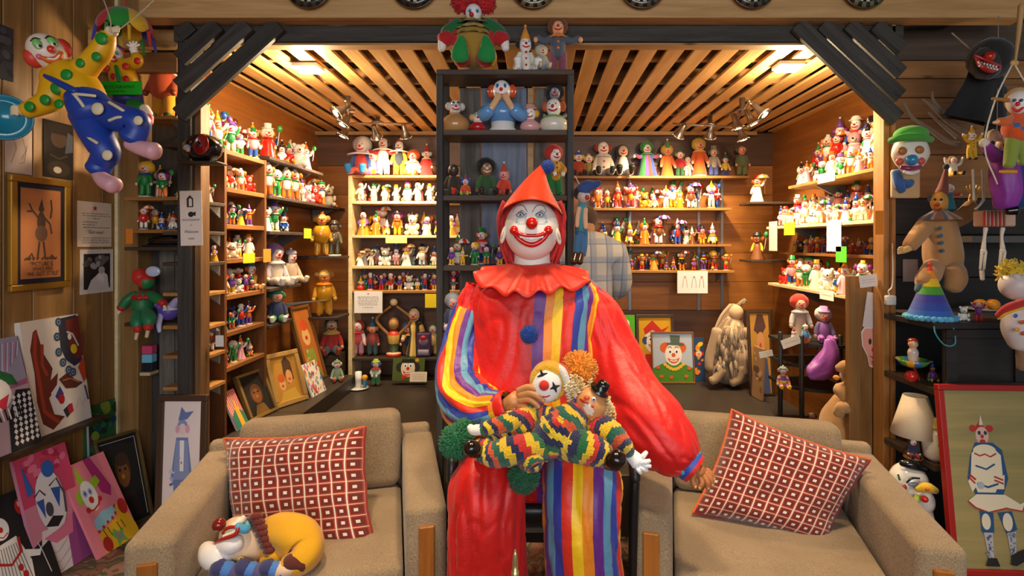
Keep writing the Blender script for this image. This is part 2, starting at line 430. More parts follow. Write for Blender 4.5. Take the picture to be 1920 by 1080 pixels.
# long natural beam and the dark beam beneath it
be = struct(boxobj('trim_1', (X(275, 2.8), 2.74, Z(42, 2.8)), (X(1906, 2.8), 2.84, Z(5, 2.8)), W_nat)); be.name = 'trim_1'
struct(boxobj('trim_2', (X(330, D0), D0 - .02, Z(80, D0)), (X(1690, D0), D0 + .08, Z(42.5, 2.8) - .003), W_dark))
struct(boxobj('trim_3', (X(345, D0), D0 - .005, Z(85, D0)), (X(1660, D0), D0 + .07, Z(80, D0) - .002), W_nat))
for i, (a, bb) in enumerate(((280, 520), )): pass
# upper left: two more natural boards behind the hanging clowns
struct(boxobj('trim_4', (LW + .02, 2.95, Z(88, 2.95)), (X(332, 2.95), 3.0, Z(55, 2.95)), W_nat))
struct(boxobj('trim_5', (LW + .02, 3.02, Z(135, 3.02)), (X(332, 3.02), 3.06, Z(98, 3.02)), W_plank))
# posts
pl = struct(boxobj('trim_6', (X(337, D0), D0 - .02, 0), (X(362, D0), D0 + .09, Z(80, D0) - .002), W_darkz))
struct(boxobj('trim_7', (X(362.5, D0), D0 + .01, 0), (X(374, D0), D0 + .09, Z(190, D0)), wood('post_side', '#8a6238', '#5f4022', 'z')))
pr = struct(boxobj('trim_8', (X(1657, D0), D0 - .0, 0), (X(1668, D0), D0 + .09, Z(80, D0) - .002), wood('post_right', '#c08a4c', '#93622c', 'z')))
struct(boxobj('trim_9', (X(1668.5, D0), D0 - .02, 0), (X(1675, D0), D0 + .06, Z(46, D0)), wood('post_right', '#c08a4c', '#93622c', 'z')))
wr_ = struct(boxobj('wall_return', (X(1613, D0), D0 + .10, 0), (X(1668, D0), D0 + .14, Z(520, D0)), wood('return_panel', '#a9793e', '#6d4a20', 'z', .8)))
# diagonal corner bracing slats
def diag(parent, name, p, q, wpx, d, th, mat):
    a = P(*p, d); c = P(*q, d); v = c - a; Ln = v.length; ang = math.atan2(v.z, v.x)
    o = MB().rbox((0, 0, 0), (Ln, th, wpx * d / F), .003, seg=1).build(name, mat, parent, smooth=False)
    o.location = (a + c) / 2; o.rotation_euler = (0, -ang, 0); return o
bl_ = struct(bpy.data.objects.new('trim_10', None)); COL.objects.link(bl_)
br_ = struct(bpy.data.objects.new('trim_11', None)); COL.objects.link(br_)
for (p, q, w) in (((336, 216), (524, 46), 31), ((336, 163), (466, 46), 30), ((337, 112), (410, 46), 30), ((338, 68), (362, 48), 24)):
    diag(bl_, 'brace_slat', p, q, w, D0 - .045, .03, W_dark)
for (p, q, w) in (((1494, 46), (1682, 224), 31), ((1541, 46), (1687, 181), 29), ((1590, 46), (1689, 138), 28), ((1640, 48), (1689, 94), 28)):
    diag(br_, 'brace_slat', p, q, w, D0 - .045, .03, W_dark)
# slatted alcove ceiling with joists above it
ce = struct(boxobj('ceiling_alcove', (-2.2, D0 + .08, CZ + .16), (2.32, D1, CZ + .2), Mdark, bev=0))
pitch = 52.5 * D0 / F; x = -2.12 - .0; k = 0
while x < 2.24:
    child_board(ce, 'ceiling_slat', (x, D0 + .04 if -1.9 < x < 1.8 else (3.09 if x > 0 else 3.32), CZ), (x + pitch * .63, D1 - .06, CZ + .018), W_slat, .002); x += pitch; k += 1
for yy in (3.15, 3.6, 4.05, 4.5, 4.9):
    child_board(ce, 'joist', (-2.0, yy, CZ + .02), (1.85, yy + .04, CZ + .12), W_plank)
child_board(ce, 'edge_trim', (-2.1, D1 - .10, CZ - .035), (2.1, D1 - .065, CZ + .0), W_nat)
# alcove walls
wb = struct(boxobj('wall_back', (-2.25, D1, 0), (2.35, D1 + .05, CZ + .2), Mdark, bev=0))
zz = [.30, .62, .95, 1.22, 1.50, 1.78, 2.06, 2.34, 2.66]
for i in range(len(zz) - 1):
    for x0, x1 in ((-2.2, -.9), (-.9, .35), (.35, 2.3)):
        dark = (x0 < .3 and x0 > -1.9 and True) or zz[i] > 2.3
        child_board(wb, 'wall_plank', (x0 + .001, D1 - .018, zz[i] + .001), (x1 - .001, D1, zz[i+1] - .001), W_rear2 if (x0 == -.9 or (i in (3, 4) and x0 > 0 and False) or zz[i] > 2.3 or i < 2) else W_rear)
wal = struct(boxobj('wall_alcove_left', (-2.14, 3.30, 0), (-2.10, D1, CZ + .19), wood('side_panel', '#a8682a', '#7d4a1a', 'y', .6, .5, False), bev=0))
war = struct(boxobj('wall_alcove_right', (2.28, RW + .02, 0), (2.32, D1, CZ + .19), MATS['side_panel'], bev=0))
# raised display platform
pf = plain('platform_paint', '#3c342d', .42, bump=.15, bscale=30)
plt = struct(boxobj('floor_platform', (-1.82, D0 + .05, 0), (2.0, D1 - .02, PZ), pf)); 
# right: plank wall beyond the post
RW = 3.05
wr = struct(boxobj('wall_right', (X(1676, RW), RW + .02, 0), (3.3, RW + .07, 3.3), Mdark, bev=0))
yy = [(42, 113, W_plankd), (113, 147, W_plank), (147, 183, W_plank), (183, 222, W_plank), (222, 290, W_plank), (290, 372, W_plank), (372, 440, W_black), (440, 520, W_black), (520, 620, W_black), (620, 800, W_black), (800, 960, W_black)]
for a, bb, mt in yy: child_board(wr, 'wall_plank', (X(1677, RW), RW, Z(bb, RW) + .002), (3.2, RW + .02, Z(a, RW) - .002), mt)
child_board(wr, 'ledge_board', (X(1676, RW), RW - .05, Z(8, RW) ), (3.2, RW, Z(-40, RW)), W_plank)
# ------------------------------------------------------------------ armchairs and cushions
m, nt, b = new_mat('beige_tweed'); L = nt.links.new
tc = nd(nt, 'ShaderNodeTexCoord'); n1 = nd(nt, 'ShaderNodeTexNoise'); n1.inputs['Scale'].default_value = 420; n1.inputs['Detail'].default_value = 2
n2 = nd(nt, 'ShaderNodeTexNoise'); n2.inputs['Scale'].default_value = 5; n2.inputs['Detail'].default_value = 3
mp = nd(nt, 'ShaderNodeMapping'); mp.inputs['Scale'].default_value = (1, 1, .35); L(tc.outputs['Object'], mp.inputs[0]); L(mp.outputs[0], n1.inputs['Vector']); L(tc.outputs['Object'], n2.inputs['Vector'])
cr = nd(nt, 'ShaderNodeValToRGB'); cr.color_ramp.elements[0].position = .3; cr.color_ramp.elements[1].position = .7
cr.color_ramp.elements[0].color = (*lin('#7d6950'), 1); cr.color_ramp.elements[1].color = (*lin('#b89e7a'), 1); L(n1.outputs['Fac'], cr.inputs[0])
mx = nd(nt, 'ShaderNodeMix', data_type='RGBA', blend_type='MULTIPLY'); mx.inputs[0].default_value = .35; cr2 = nd(nt, 'ShaderNodeValToRGB'); cr2.color_ramp.elements[0].position = .35; cr2.color_ramp.elements[0].color = (.62, .57, .5, 1); cr2.color_ramp.elements[1].position = .6
L(n2.outputs['Fac'], cr2.inputs[0]); L(cr.outputs[0], mx.inputs[6]); L(cr2.outputs[0], mx.inputs[7]); L(mx.outputs[2], b.inputs['Base Color'])
b.inputs['Roughness'].default_value = .95; b.inputs['Sheen Weight'].default_value = .2
bp = nd(nt, 'ShaderNodeBump'); bp.inputs['Strength'].default_value = .5; bp.inputs['Distance'].default_value = .004; L(n1.outputs['Fac'], bp.inputs['Height']); L(bp.outputs[0], b.inputs['Normal'])
TW = MATS['beige_tweed']; Wleg = wood('chair_leg_oak', '#b5702a', '#94551a', 'z', 1, .4, False)

def armchair(label, loc, rot, aw, W, D, zb):
    """origin at the floor under the middle of the front; y grows toward the back"""
    t = thing('armchair', label, 'armchair', loc, rot, None); at = .637
    for s in (-1, 1):
        x = s * (W / 2 - aw / 2)
        MB().rbox((x, D / 2, .12 + (at - .12) / 2), (aw, D, at - .12), .03, seg=4).build('arm', TW, t)
        # the front of an arm: upholstered inverted U round a bare wooden leg
        MB().rbox((x, .012, .285), (aw * .38, .05, .57), .004, seg=1).build('front_leg', Wleg, t, smooth=False)
        MB().rbox((x, D - .06, .06), (aw * .36, .05, .12), .004, seg=1).build('rear_leg', Wleg, t, smooth=False)
    iw = W - 2 * aw
    MB().rbox((0, D * .47, .235), (iw - .004, D * .90, .13), .02, seg=2).build('seat_frame', TW, t)
    MB().rbox((0, D * .44, .36), (iw - .012, D * .84, .13), .035, seg=4, puff=.014, cuts=3).build('seat_cushion', TW, t)
    M = Matrix.Translation((0, D - .13, .42)) @ Matrix.Rotation(R(-9), 4, 'X')
    MB().rbox((0, 0, (zb - .40) / 2), (iw - .012, .17, zb - .40), .05, seg=4, M=M).build('back_cushion', TW, t)
    MB().rbox((0, D - .035, .12 + (zb - .20) / 2), (W - .02, .07, zb - .20), .025, seg=3).build('back_frame', TW, t)
    return t
# left chair: front edge corners measured on the picture
A1 = P(272, 994, 1.80); A2 = P(850, 970, 1.86); A1.z = A2.z = 0
def chair_frame(a, c): v = c - a; return (a + c) / 2, math.atan2(v.y, v.x), v.length
lc, lr, lw = chair_frame(A1, A2)
lr = R(15); lc.x -= .02
armL = armchair('beige tweed armchair on the left holding a slumped clown doll', lc, lr, .150, 1.03, .86, .755)
B1 = P(1183, 975, 1.82); B2 = P(1783, 1005, 1.76); B1.z = B2.z = 0
rc, rr, rw = chair_frame(B1, B2)
rr = R(-14)
armR = armchair('beige tweed armchair on the right beneath the seated clown\'s hanging hand', rc, rr, .150, 1.05, .86, .755)

# patterned cushions
m, nt, b = new_mat('grid_velvet'); L = nt.links.new
uv = nd(nt, 'ShaderNodeUVMap'); sp = nd(nt, 'ShaderNodeSeparateXYZ'); L(uv.outputs[0], sp.inputs[0])
def mth(op, a, bv=None, **k):
    n = nd(nt, 'ShaderNodeMath', operation=op)
    for i, v in enumerate((a, bv)):
        if v is None: continue
        if isinstance(v, (int, float)): n.inputs[i].default_value = v
        else: L(v, n.inputs[i])
    return n.outputs[0]
def cell(ax, N): return mth('ABSOLUTE', mth('SUBTRACT', mth('FRACT', mth('MULTIPLY', ax, N)), .5))
cx = cell(sp.outputs[0], 11); cy = cell(sp.outputs[1], 11)
linex = mth('GREATER_THAN', cx, .45); liney = mth('GREATER_THAN', cy, .475); ln_ = mth('MAXIMUM', linex, liney)
mc = mth('MAXIMUM', cx, cy); sq = mth('LESS_THAN', mc, .135); ring = mth('LESS_THAN', mc, .37)
mxa = nd(nt, 'ShaderNodeMix', data_type='RGBA'); mxa.inputs[6].default_value = (*lin('#ad3a18'), 1); mxa.inputs[7].default_value = (*lin('#6e150d'), 1); L(ring, mxa.inputs[0])
mxb = nd(nt, 'ShaderNodeMix', data_type='RGBA'); mxb.inputs[7].default_value = (*lin('#e6dccb'), 1); L(mth('MAXIMUM', sq, ln_), mxb.inputs[0]); L(mxa.outputs[2], mxb.inputs[6])
L(mxb.outputs[2], b.inputs['Base Color']); b.inputs['Roughness'].default_value = .8; b.inputs['Sheen Weight'].default_value = .4
n1 = nd(nt, 'ShaderNodeTexNoise'); n1.inputs['Scale'].default_value = 300; bp = nd(nt, 'ShaderNodeBump'); bp.inputs['Strength'].default_value = .3; bp.inputs['Distance'].default_value = .003; L(n1.outputs['Fac'], bp.inputs['Height']); L(bp.outputs[0], b.inputs['Normal'])
def cushion(label, corners, thick, seed):
    """corners: 3-D BL, BR, TR, TL of the cushion's middle sheet"""
    bl, br, tr, tl = corners; n = 30; c0 = (bl + br + tr + tl) / 4; nrm = (br - bl).cross(tl - bl).normalized()
    if nrm.y > 0: nrm = -nrm
    mm = MB(); vs = []; rnd = random.Random(seed)
    for side in (1, -1):
        for i in range(n + 1):
            for j in range(n + 1):
                u, v = j / n, i / n; a, c = 2*u - 1, 2*v - 1
                q = (bl*(1-u)*(1-v) + br*u*(1-v) + tr*u*v + tl*(1-u)*v)
                pin = 1 - .085 * ((1 - c*c) * abs(a)**3)     # sides drawn in between the corners
                pin2 = 1 - .085 * ((1 - a*a) * abs(c)**3)
                q = c0 + (q - c0)
                ux = (br - bl) * .5; vx = (tl - bl) * .5
                q = q - ux * a * (1 - pin) - vx * c * (1 - pin2)
                h = thick * max(0, (1 - a**4) * (1 - c**4)) ** .6
                wr = .018 * noise.noise(Vector((u * 5 + seed, v * 5, 0))) * (1 - (a*a*c*c))
                vs.append(q + nrm * side * (h + (wr if side > 0 else 0)))
    b0 = n + 1; fs = []
    for s in (0, 1):
        o = s * b0 * b0
        for i in range(n):
            for j in range(n):
                f = (o + i*b0 + j, o + i*b0 + j + 1, o + (i+1)*b0 + j + 1, o + (i+1)*b0 + j)
                fs.append(f if s == 0 else f[::-1])
    mm.add(vs, fs, '#aa3322')
    for s in (0, 1):
        for i in range(b0):
            for j in range(b0): mm.uv[s*b0*b0 + i*b0 + j] = (j / n, i / n)
    t = thing('cushion', label, 'cushion', tuple(c0))
    mm.build('cover', MATS['grid_velvet'], t, origin=c0)
    ed = [vs[j] for j in range(b0)] + [vs[i*b0 + n] for i in range(1, b0)] + [vs[n*b0 + j] for j in range(n - 1, -1, -1)] + [vs[i*b0] for i in range(n - 1, -1, -1)]
    MB().tube([(*p, .006) for p in ed], '#9c2c18', seg=6, smooth=False, cap=False, colf=lambda a, c: '#d9622c' if int(a * 240) % 2 else '#8f2416').build('piping', VC, t, origin=c0)
    return t
cushion('red and white grid cushion propped upright in the left armchair', [P(440, 1058, 2.20), P(705, 1030, 2.12), P(686, 800, 2.34), P(420, 822, 2.42)], .10, 3)
cushion('red and white grid cushion tilted sideways in the right armchair', [P(1298, 962, 2.28), P(1545, 1030, 2.16), P(1632, 862, 2.22), P(1372, 768, 2.42)], .105, 9)
# ------------------------------------------------------------------ the big seated clown
STR = ['#6b2a86', '#f08a1a', '#f7c416', '#dc2f1c', '#2f3f9c', '#5c93b0']
RED = '#cf140e'
def sub(m, name, mat, par, org, **k): return m.build(name, mat, par, origin=org, **k)
CO = Vector((X(1000, 2.2), 2.2, 0))
clown = thing('clown_mannequin', 'life-size smiling clown in red and striped satin suit seated between the armchairs', 'clown', tuple(CO))
def stripes(nst, off=0, cyc=STR):
    return lambda t, u: cyc[int((u * nst + off)) % len(cyc)]
def fold(seed, amp=.05, fr=7):
    def f(t, a):
        p = Vector((math.cos(a) * 1.1 + seed, math.sin(a) * 1.1, t * 2.2)); w = noise.noise(p * 1.7) * 2.2
        r1 = 1 - abs(math.sin(fr * .5 * a + w * 2.2 + t * 3)) ** .6                         # drawn-in pleats along the limb
        r2 = 1 - abs(noise.noise(Vector((math.cos(a) * 1.3, math.sin(a) * 1.3, t * 11 + seed + w * .6)))) * 2.4   # creases across it
        return 1 + amp * (1.1 - 1.7 * max(0, r1)) - amp * .9 * max(0, r2 - .55) + amp * 1.2 * noise.noise(p * 2.4)
    return f
# shirt: rings (y px, centre px, half width px, half depth m, centre depth)
def ringtube(m, rings, seg, colf, rf=None, n=12):
    rr = smoothpath([(a, b, c, d2) for a, b, c, d2 in [(r[0], r[1], r[2], r[3]) for r in rings]], n * (len(rings) - 1))
    dd = smoothpath([(r[4], 0, 0, 0) for r in rings], n * (len(rings) - 1)); vs = []; fs = []; cs = []; N = len(rr)
    for i, (q, dq) in enumerate(zip(rr, dd)):
        c = P(q[1], q[0], dq[0]); hw = q[2] * dq[0] / F
        for j in range(seg):
            a = 2 * math.pi * j / seg; k = rf(i / (N-1), a) if rf else 1
            sx = math.sin(a); cy = -math.cos(a)
            e = 2.4
            kk = (abs(sx) ** e + abs(cy) ** e) ** (-1 / e)
            vs.append(c + Vector((sx * hw * k * kk, cy * q[3] * k * kk, 0)))
    for i in range(N - 1):
        for j in range(seg):
            k = (j + 1) % seg
            fs.append((i*seg + j, (i+1)*seg + j, (i+1)*seg + k, i*seg + k)); cs.append(colf(i / (N-1), (j + .5) / seg))
    fs.append(tuple(range(seg))); cs.append(cs[0]); fs.append(tuple((N-1)*seg + j for j in range(seg))[::-1]); cs.append(cs[-1])
    m.add(vs, fs, cs)
def shirtcol(t, u):
    a = u if u < .5 else u - 1            # 0 = front middle, + = viewer's right
    if t < .06: return RED
    if a < -.004: return RED
    return STR[int(a * 46) % 6]
m = MB()
ringtube(m, [(500, 1002, 44, .075, 2.2), (520, 1006, 92, .10, 2.2), (545, 1008, 116, .125, 2.19), (600, 1004, 112, .14, 2.17), (680, 1002, 108, .15, 2.15), (760, 1005, 112, .16, 2.12), (840, 1010, 122, .17, 2.1), (905, 1012, 128, .17, 2.1)],
         144, shirtcol, lambda t, a: fold(3, .038, 12)(t, a) if t > .12 else 1 )
sub(m, 'shirt', VT, clown, CO)
# sleeves
m = MB(); pt(m, [(902, 538, 2.2, 26), (884, 590, 2.2, 34), (868, 660, 2.16, 38), (868, 735, 2.06, 46), (905, 772, 1.93, 44), (944, 768, 1.86, 30)], RED, seg=96, n=80, cap=False,
     colf=lambda t, u: RED if t < .13 + .03 * math.cos(u * 6.28) else STR[int(u * 24) % 6], rf=fold(2, .11, 5))
sub(m, 'striped_sleeve', VT, clown, CO)
m = MB(); pt(m, [(938, 772, 1.87, 33), (952, 765, 1.845, 34), (958, 762, 1.84, 30)], RED, seg=36, n=10, cap=False, colf=lambda t, u: ('#2f6fd0', '#6b2a86', '#f08a1a', '#f7c416')[int(u * 12) % 4] if t < .4 else RED)
sub(m, 'sleeve_cuff', VT, clown, CO)
m = MB(); pt(m, [(1098, 545, 2.2, 24), (1122, 590, 2.2, 40), (1146, 660, 2.17, 50), (1178, 740, 2.08, 60), (1226, 806, 1.98, 64), (1270, 848, 1.92, 50), (1293, 868, 1.90, 32)], RED, seg=96, n=80, cap=False, colf=lambda t, u: RED, rf=fold(5, .05, 5))
sub(m, 'red_sleeve', VT, clown, CO)
m = MB(); pt(m, [(1288, 866, 1.90, 31), (1296, 874, 1.89, 31), (1303, 880, 1.885, 29)], '#2f5fb0', seg=36, n=9, cap=False, colf=lambda t, u: ('#4fa3b8', '#2f4fb0', '#d2281c')[min(2, int(t * 3))])
pt(m, [(1250, 868, 1.86, 5), (1272, 884, 1.85, 6), (1284, 884, 1.85, 5)], '#3d8fb0', seg=8, colf=lambda t, u: ('#4fa3b8', '#2f4fb0', '#d2281c')[int(t * 5) % 3])
sub(m, 'sleeve_cuff', VT, clown, CO)
# trousers: thigh forward from the seat, then the shin hanging down
m = MB(); pt(m, [(955, 872, 2.2, 52), (935, 876, 1.96, 58), (918, 905, 1.80, 66), (912, 960, 1.76, 66), (912, 1040, 1.76, 66), (915, 1130, 1.78, 70), (918, 1200, 1.82, 66)], RED, seg=96, n=84, colf=lambda t, u: RED, rf=fold(1, .075, 7))
sub(m, 'red_trouser_leg', VT, clown, CO)
m = MB(); pt(m, [(1060, 872, 2.2, 56), (1082, 876, 1.98, 62), (1092, 905, 1.82, 70), (1092, 960, 1.77, 70), (1096, 1040, 1.77, 68), (1106, 1130, 1.79, 68), (1112, 1200, 1.83, 64)], RED, seg=96, n=84, colf=lambda t, u: STR[int(u * 24 + 2) % 6], rf=fold(4, .06, 6))
sub(m, 'striped_trouser_leg', VT, clown, CO)
for px, py, dd in ((918, 1260, 1.72), (1114, 1260, 1.73)):
    m = MB(); z0 = .30
    m.tube([(X(px, dd), dd + .10, z0 + .07, .05), (X(px, dd), dd, z0 + .055, .055), (X(px, dd), dd - .15, z0 + .05, .06)], '#c81e16', seg=16, flat=(1, 1)); sub(m, 'shoe', VG, clown, CO)
# collar ruff
m = MB(); vs = []; fs = []; seg = 120; nr = 9; c0 = P(1000, 498, 2.18)
for i in range(nr):
    t = i / (nr - 1)
    for j in range(seg):
        a = 2 * math.pi * j / seg; w = math.sin(a * 13 + 1.3 * math.sin(a * 3)) 
        rx = .078 + (.232 - .078) * t; ry = .07 + (.19 - .07) * t
        k = 1 + .012 * w * t + .05 * t * math.sin(a * 5 + 2)
        dz = .012 - t * (.062 + .058 * max(0, math.cos(a))) + .013 * w * t ** 1.5 + .02 * t * abs(math.sin(a)) + .012 * t * math.sin(a * 3 + 1)
        vs.append(c0 + Vector((math.sin(a) * rx * k, -math.cos(a) * ry * k, dz)))
for i in range(nr - 1):
    for j in range(seg): fs.append((i*seg + j, (i+1)*seg + j, (i+1)*seg + (j+1) % seg, i*seg + (j+1) % seg))
m.add(vs, fs, '#d6280f'); ru = sub(m, 'collar_ruff', VT, clown, CO)
md = ru.modifiers.new('thickness', 'SOLIDIFY'); md.thickness = .004
# head: a sculpted ball; z up, front = -y
hc = P(997, 430, 2.13); k = 2.13 / F
def headf(d):
    x, y, z = d.x, d.y, d.z; f = 1.0
    f += .05 * math.exp(-((z + .75) ** 2) / .06) * (1 if y < .1 else .3) * (1 - abs(x))          # chin
    f -= .02 * max(0, -z - .15) * abs(x) * 1.5                                                   # jaw narrows
    for s in (-1, 1): f += .055 * math.exp(-((x - s * .5) ** 2 + (z + .12) ** 2) / .05) * (y < 0)   # cheeks
    for s in (-1, 1): f -= .035 * math.exp(-((x - s * .32) ** 2 + (z - .2) ** 2) / .02) * (y < 0)   # eye hollows
    return f
WHITE = '#f1ece2'
def headc(d):
    if d.y < .1:
        for s in (-1, 1):
            u = (d.x - s * .34) / .21; v = (d.z - .30) / .27
            r = u*u + v*v
            if r < 1 and d.z > .1:
                return '#9aa2a6' if r > .78 else ('#c3cacd' if r > .3 or d.z > .34 else '#e4e2dc')
    return WHITE
m = MB(); m.ell(hc, (51 * k, 56 * k, 58 * k), WHITE, 72, 56, colf=headc, rf=headf)
m.tube([(*P(998, 465, 2.17), .074), (*P(998, 500, 2.18), .076), (*P(1000, 520, 2.19), .086)], WHITE, seg=32, n=8)
head = sub(m, 'head', VS, clown, CO)
def onface(px, py, lift=0):
    """point on the front of the head seen at this pixel"""
    d = 2.13
    for _ in range(12):
        q = P(px, py, d); a = (q.x - hc.x) / (51 * k); c = (q.z - hc.z) / (58 * k)
        e = 1 - a*a - c*c; y = -math.sqrt(max(e, .02)); dn = Vector((a, y, c)); dn.normalize()
        f = headf(dn); s2 = max(.02, f*f - a*a - c*c); d = hc.y - 56 * k * math.sqrt(s2)
    q = P(px, py, d); q.y -= lift; return q
m = MB(); m.ell(onface(997, 419, .012), (10.8 * k, 10.8 * k, 10.8 * k), '#d81a12', 24, 16); sub(m, 'nose', VG, head, CO)
# smile: red lips as a crescent ring around a row of teeth
m = MB(); up = [(962, 431), (972, 437), (984, 441), (997, 442), (1010, 441), (1021, 437), (1030, 431)]; lo = [(962, 433), (971, 446), (983, 455), (997, 459), (1010, 455), (1021, 446), (1030, 433)]
m.tube([(*onface(x, y, .004), (r * k)) for (x, y), r in zip(up, (4, 3.6, 3.4, 3.2, 3.4, 3.6, 4))], '#d21a12', seg=12, n=30)
m.tube([(*onface(x, y, .004), (r * k)) for (x, y), r in zip(lo, (4, 4, 4.6, 5, 4.6, 4, 4))], '#d21a12', seg=12, n=30)
for x in (964, 1028): m.ell(onface(x, 432, .004), 8.4 * k, '#d21a12', 18, 12)
sub(m, 'lips', VG, head, CO)
m = MB()
for i in range(-5, 6):
    px = 997 + i * 4.0; w = 1.9
    c = onface(px, 446.5 - abs(i) * .55, .001); m.rbox(c, (w * 2 * k, .012, (7.6 - abs(i) * .55) * k), .0014, '#f7f3ea', 2)
sub(m, 'teeth', VG, head, CO)
m = MB()
for s, ex in ((-1, 975.5), (1, 1012)):
    m.tube([(*onface(ex - 8, 403, .001), .0018), (*onface(ex, 398, .003), .0025), (*onface(ex + 8, 403, .001), .0018)], '#6f7478', seg=6, n=10)
    m.tube([(*onface(ex - 8, 404, .001), .0015), (*onface(ex, 407, .002), .002), (*onface(ex + 8, 404, .001), .0015)], '#8d9092', seg=6, n=10)
    m.ell(onface(ex, 402.5, -.002), (5 * k, .004, 2.2 * k), '#f5f2ec', 14, 8); m.ell(onface(ex, 402.8, .003), (2 * k, .003, 2 * k), '#3b4a55', 12, 8)
    m.tube([(*onface(ex - 14, 398, .002), .0014), (*onface(ex - 6, 386, .002), .002), (*onface(ex + 6, 386, .002), .002), (*onface(ex + 13, 397, .002), .0014)], '#7f878c', seg=6, n=14)
sub(m, 'eyes', VS, head, CO)
m = MB()
for s, ex, ey in ((-1, 944, 440), (1, 1046, 442)):
    m = MB(); c = P(ex, ey, 2.09); m.ell(c, (5 * k, 9 * k, 17 * k), WHITE, 20, 14, rot=Matrix.Rotation(R(-14 * s), 3, 'Y')); m.ell(c + Vector((s * .003, -.012, .002)), (2.6 * k, 7 * k, 10 * k), '#d9c6ae', 14, 10, rot=Matrix.Rotation(R(-14 * s), 3, 'Y')); sub(m, 'ear', VS, head, CO)
# red wig: locks falling either side behind the ears
m = MB(); rnd = random.Random(4)
m.ell(P(995, 408, 2.20), (55 * k, 52 * k, 58 * k), '#c01818', 28, 18, rf=lambda d: 1 + .05 * noise.noise(d * 6))
for s in (-1, 1):
    for i in range(46):
        a = rnd.uniform(0, 1); px0 = 997 + s * rnd.uniform(38, 54); py0 = 385 + rnd.uniform(-8, 20); d0 = 2.15 + rnd.uniform(-.03, .09)
        pt(m, [(px0, py0, d0, 3.2), (px0 + s * rnd.uniform(1, 9), py0 + 30, d0 + .01, 4), (px0 + s * rnd.uniform(-2, 8), py0 + 62, d0 + .02, 3.6), (px0 - s * rnd.uniform(2, 14), py0 + rnd.uniform(82, 104), d0 + .03, 1.2)], rnd.choice(['#c21a1a', '#a81216', '#d62820']), seg=6, n=9)
sub(m, 'wig', VC, clown, CO)
# pointed hat with pompom
m = MB(); base = P(996, 393, 2.14); apex = P(1016, 309, 2.19); seg = 72; nr = 16; vs = []; fs = []; cs = []
for i in range(nr):
    t = i / (nr - 1); c = base.lerp(apex, t); c.x -= .012 * math.sin(t * 3.14)
    for j in range(seg):
        a = 2 * math.pi * j / seg; r = (1 - t) ** .92
        rx = 58 * k * r + .004; ry = .145 * r + .004
        dip = (.030 * math.cos(a) - .028 * abs(math.sin(a)) ** 2) * (1 - t)
        w = 1 + .012 * math.sin(5 * a + t * 6)
        vs.append(c + Vector((math.sin(a) * rx * w, -math.cos(a) * ry * w, dip + .0)))
def hatc(u):
    a = u if u < .5 else u - 1
    return '#e43c0c' if a < .165 else ('#5b4a9c', '#f7a81a', '#f7c416', '#6b2a86', '#2f3f9c', '#f08a1a')[int((a - .165) * 60) % 6]
for i in range(nr - 1):
    for j in range(seg): fs.append((i*seg + j, i*seg + (j+1) % seg, (i+1)*seg + (j+1) % seg, (i+1)*seg + j)); cs.append(hatc((j + .5) / seg))
fs.append(tuple((nr-1)*seg + j for j in range(seg))); cs.append('#e43c0c')
m.add(vs, fs, cs); hat = sub(m, 'pointed_hat', VT, clown, CO); hat.modifiers.new('t', 'SOLIDIFY').thickness = .003
m = MB(); m.fuzz(P(1027, 313, 2.18), 13.5 * k, '#1d4aa0', 700, .16, 3, .06); sub(m, 'hat_pompom', VC, hat, CO)
m = MB(); m.fuzz(P(992, 627, 1.985), 17 * 1.985 / F, '#14479f', 900, .14, 5, .055); sub(m, 'chest_pompom', VC, clown, CO)
# hands
SK = '#c98a55'
def hand(name, wrist, palm, fingers, thumb, wr, par=None, col=SK):
    m = MB()
    m.tube([(*P(*wrist), wr), (*P(*[(a + b) / 2 for a, b in zip(wrist, palm)]), wr * 1.02), (*P(*palm), wr * 1.1)], col, seg=18, n=10, flat=(1, .8))
    for f in fingers + [thumb]:
        m.tube([(*P(a, b, d), r) for a, b, d, r in f], col, seg=12, n=14)
        a, b, d, r = f[-1]; 
        m.ell(P(a, b, d) + Vector((0, -r * .75, r * .25)), (r * .55, r * .3, r * .6), '#dba77c', 8, 6)
    return sub(m, name, VS, clown, CO)
hand('hand', (938, 768, 1.87), (968, 748, 1.81),
     [[(972, 733, 1.80, .0115), (990, 726, 1.785, .0115), (1006, 730, 1.775, .0105), (1017, 738, 1.772, .009)],
      [(974, 741, 1.795, .0115), (993, 737, 1.778, .0115), (1009, 743, 1.765, .0105), (1019, 751, 1.762, .009)],
      [(973, 750, 1.795, .011), (990, 748, 1.78, .011), (1003, 755, 1.768, .010), (1010, 763, 1.765, .0085)],
      [(970, 760, 1.80, .010), (982, 761, 1.79, .010), (990, 768, 1.78, .009), (993, 774, 1.778, .0078)]],
     [(962, 765, 1.80, .012), (966, 776, 1.785, .0115), (958, 784, 1.775, .0095)], .030)
hand('hand', (1298, 874, 1.89), (1314, 886, 1.875),
     [[(1312, 892, 1.862, .0105), (1316, 905, 1.852, .0105), (1311, 915, 1.85, .009)],
      [(1318, 891, 1.862, .0105), (1326, 903, 1.85, .0105), (1327, 915, 1.848, .009)],
      [(1323, 887, 1.868, .0105), (1332, 897, 1.858, .010), (1335, 909, 1.855, .0085)],
      [(1325, 881, 1.875, .0095), (1333, 888, 1.868, .009), (1338, 898, 1.865, .0078)]],
     [(1302, 888, 1.86, .011), (1299, 901, 1.85, .011), (1303, 913, 1.845, .009)], .027, col='#b5703c')
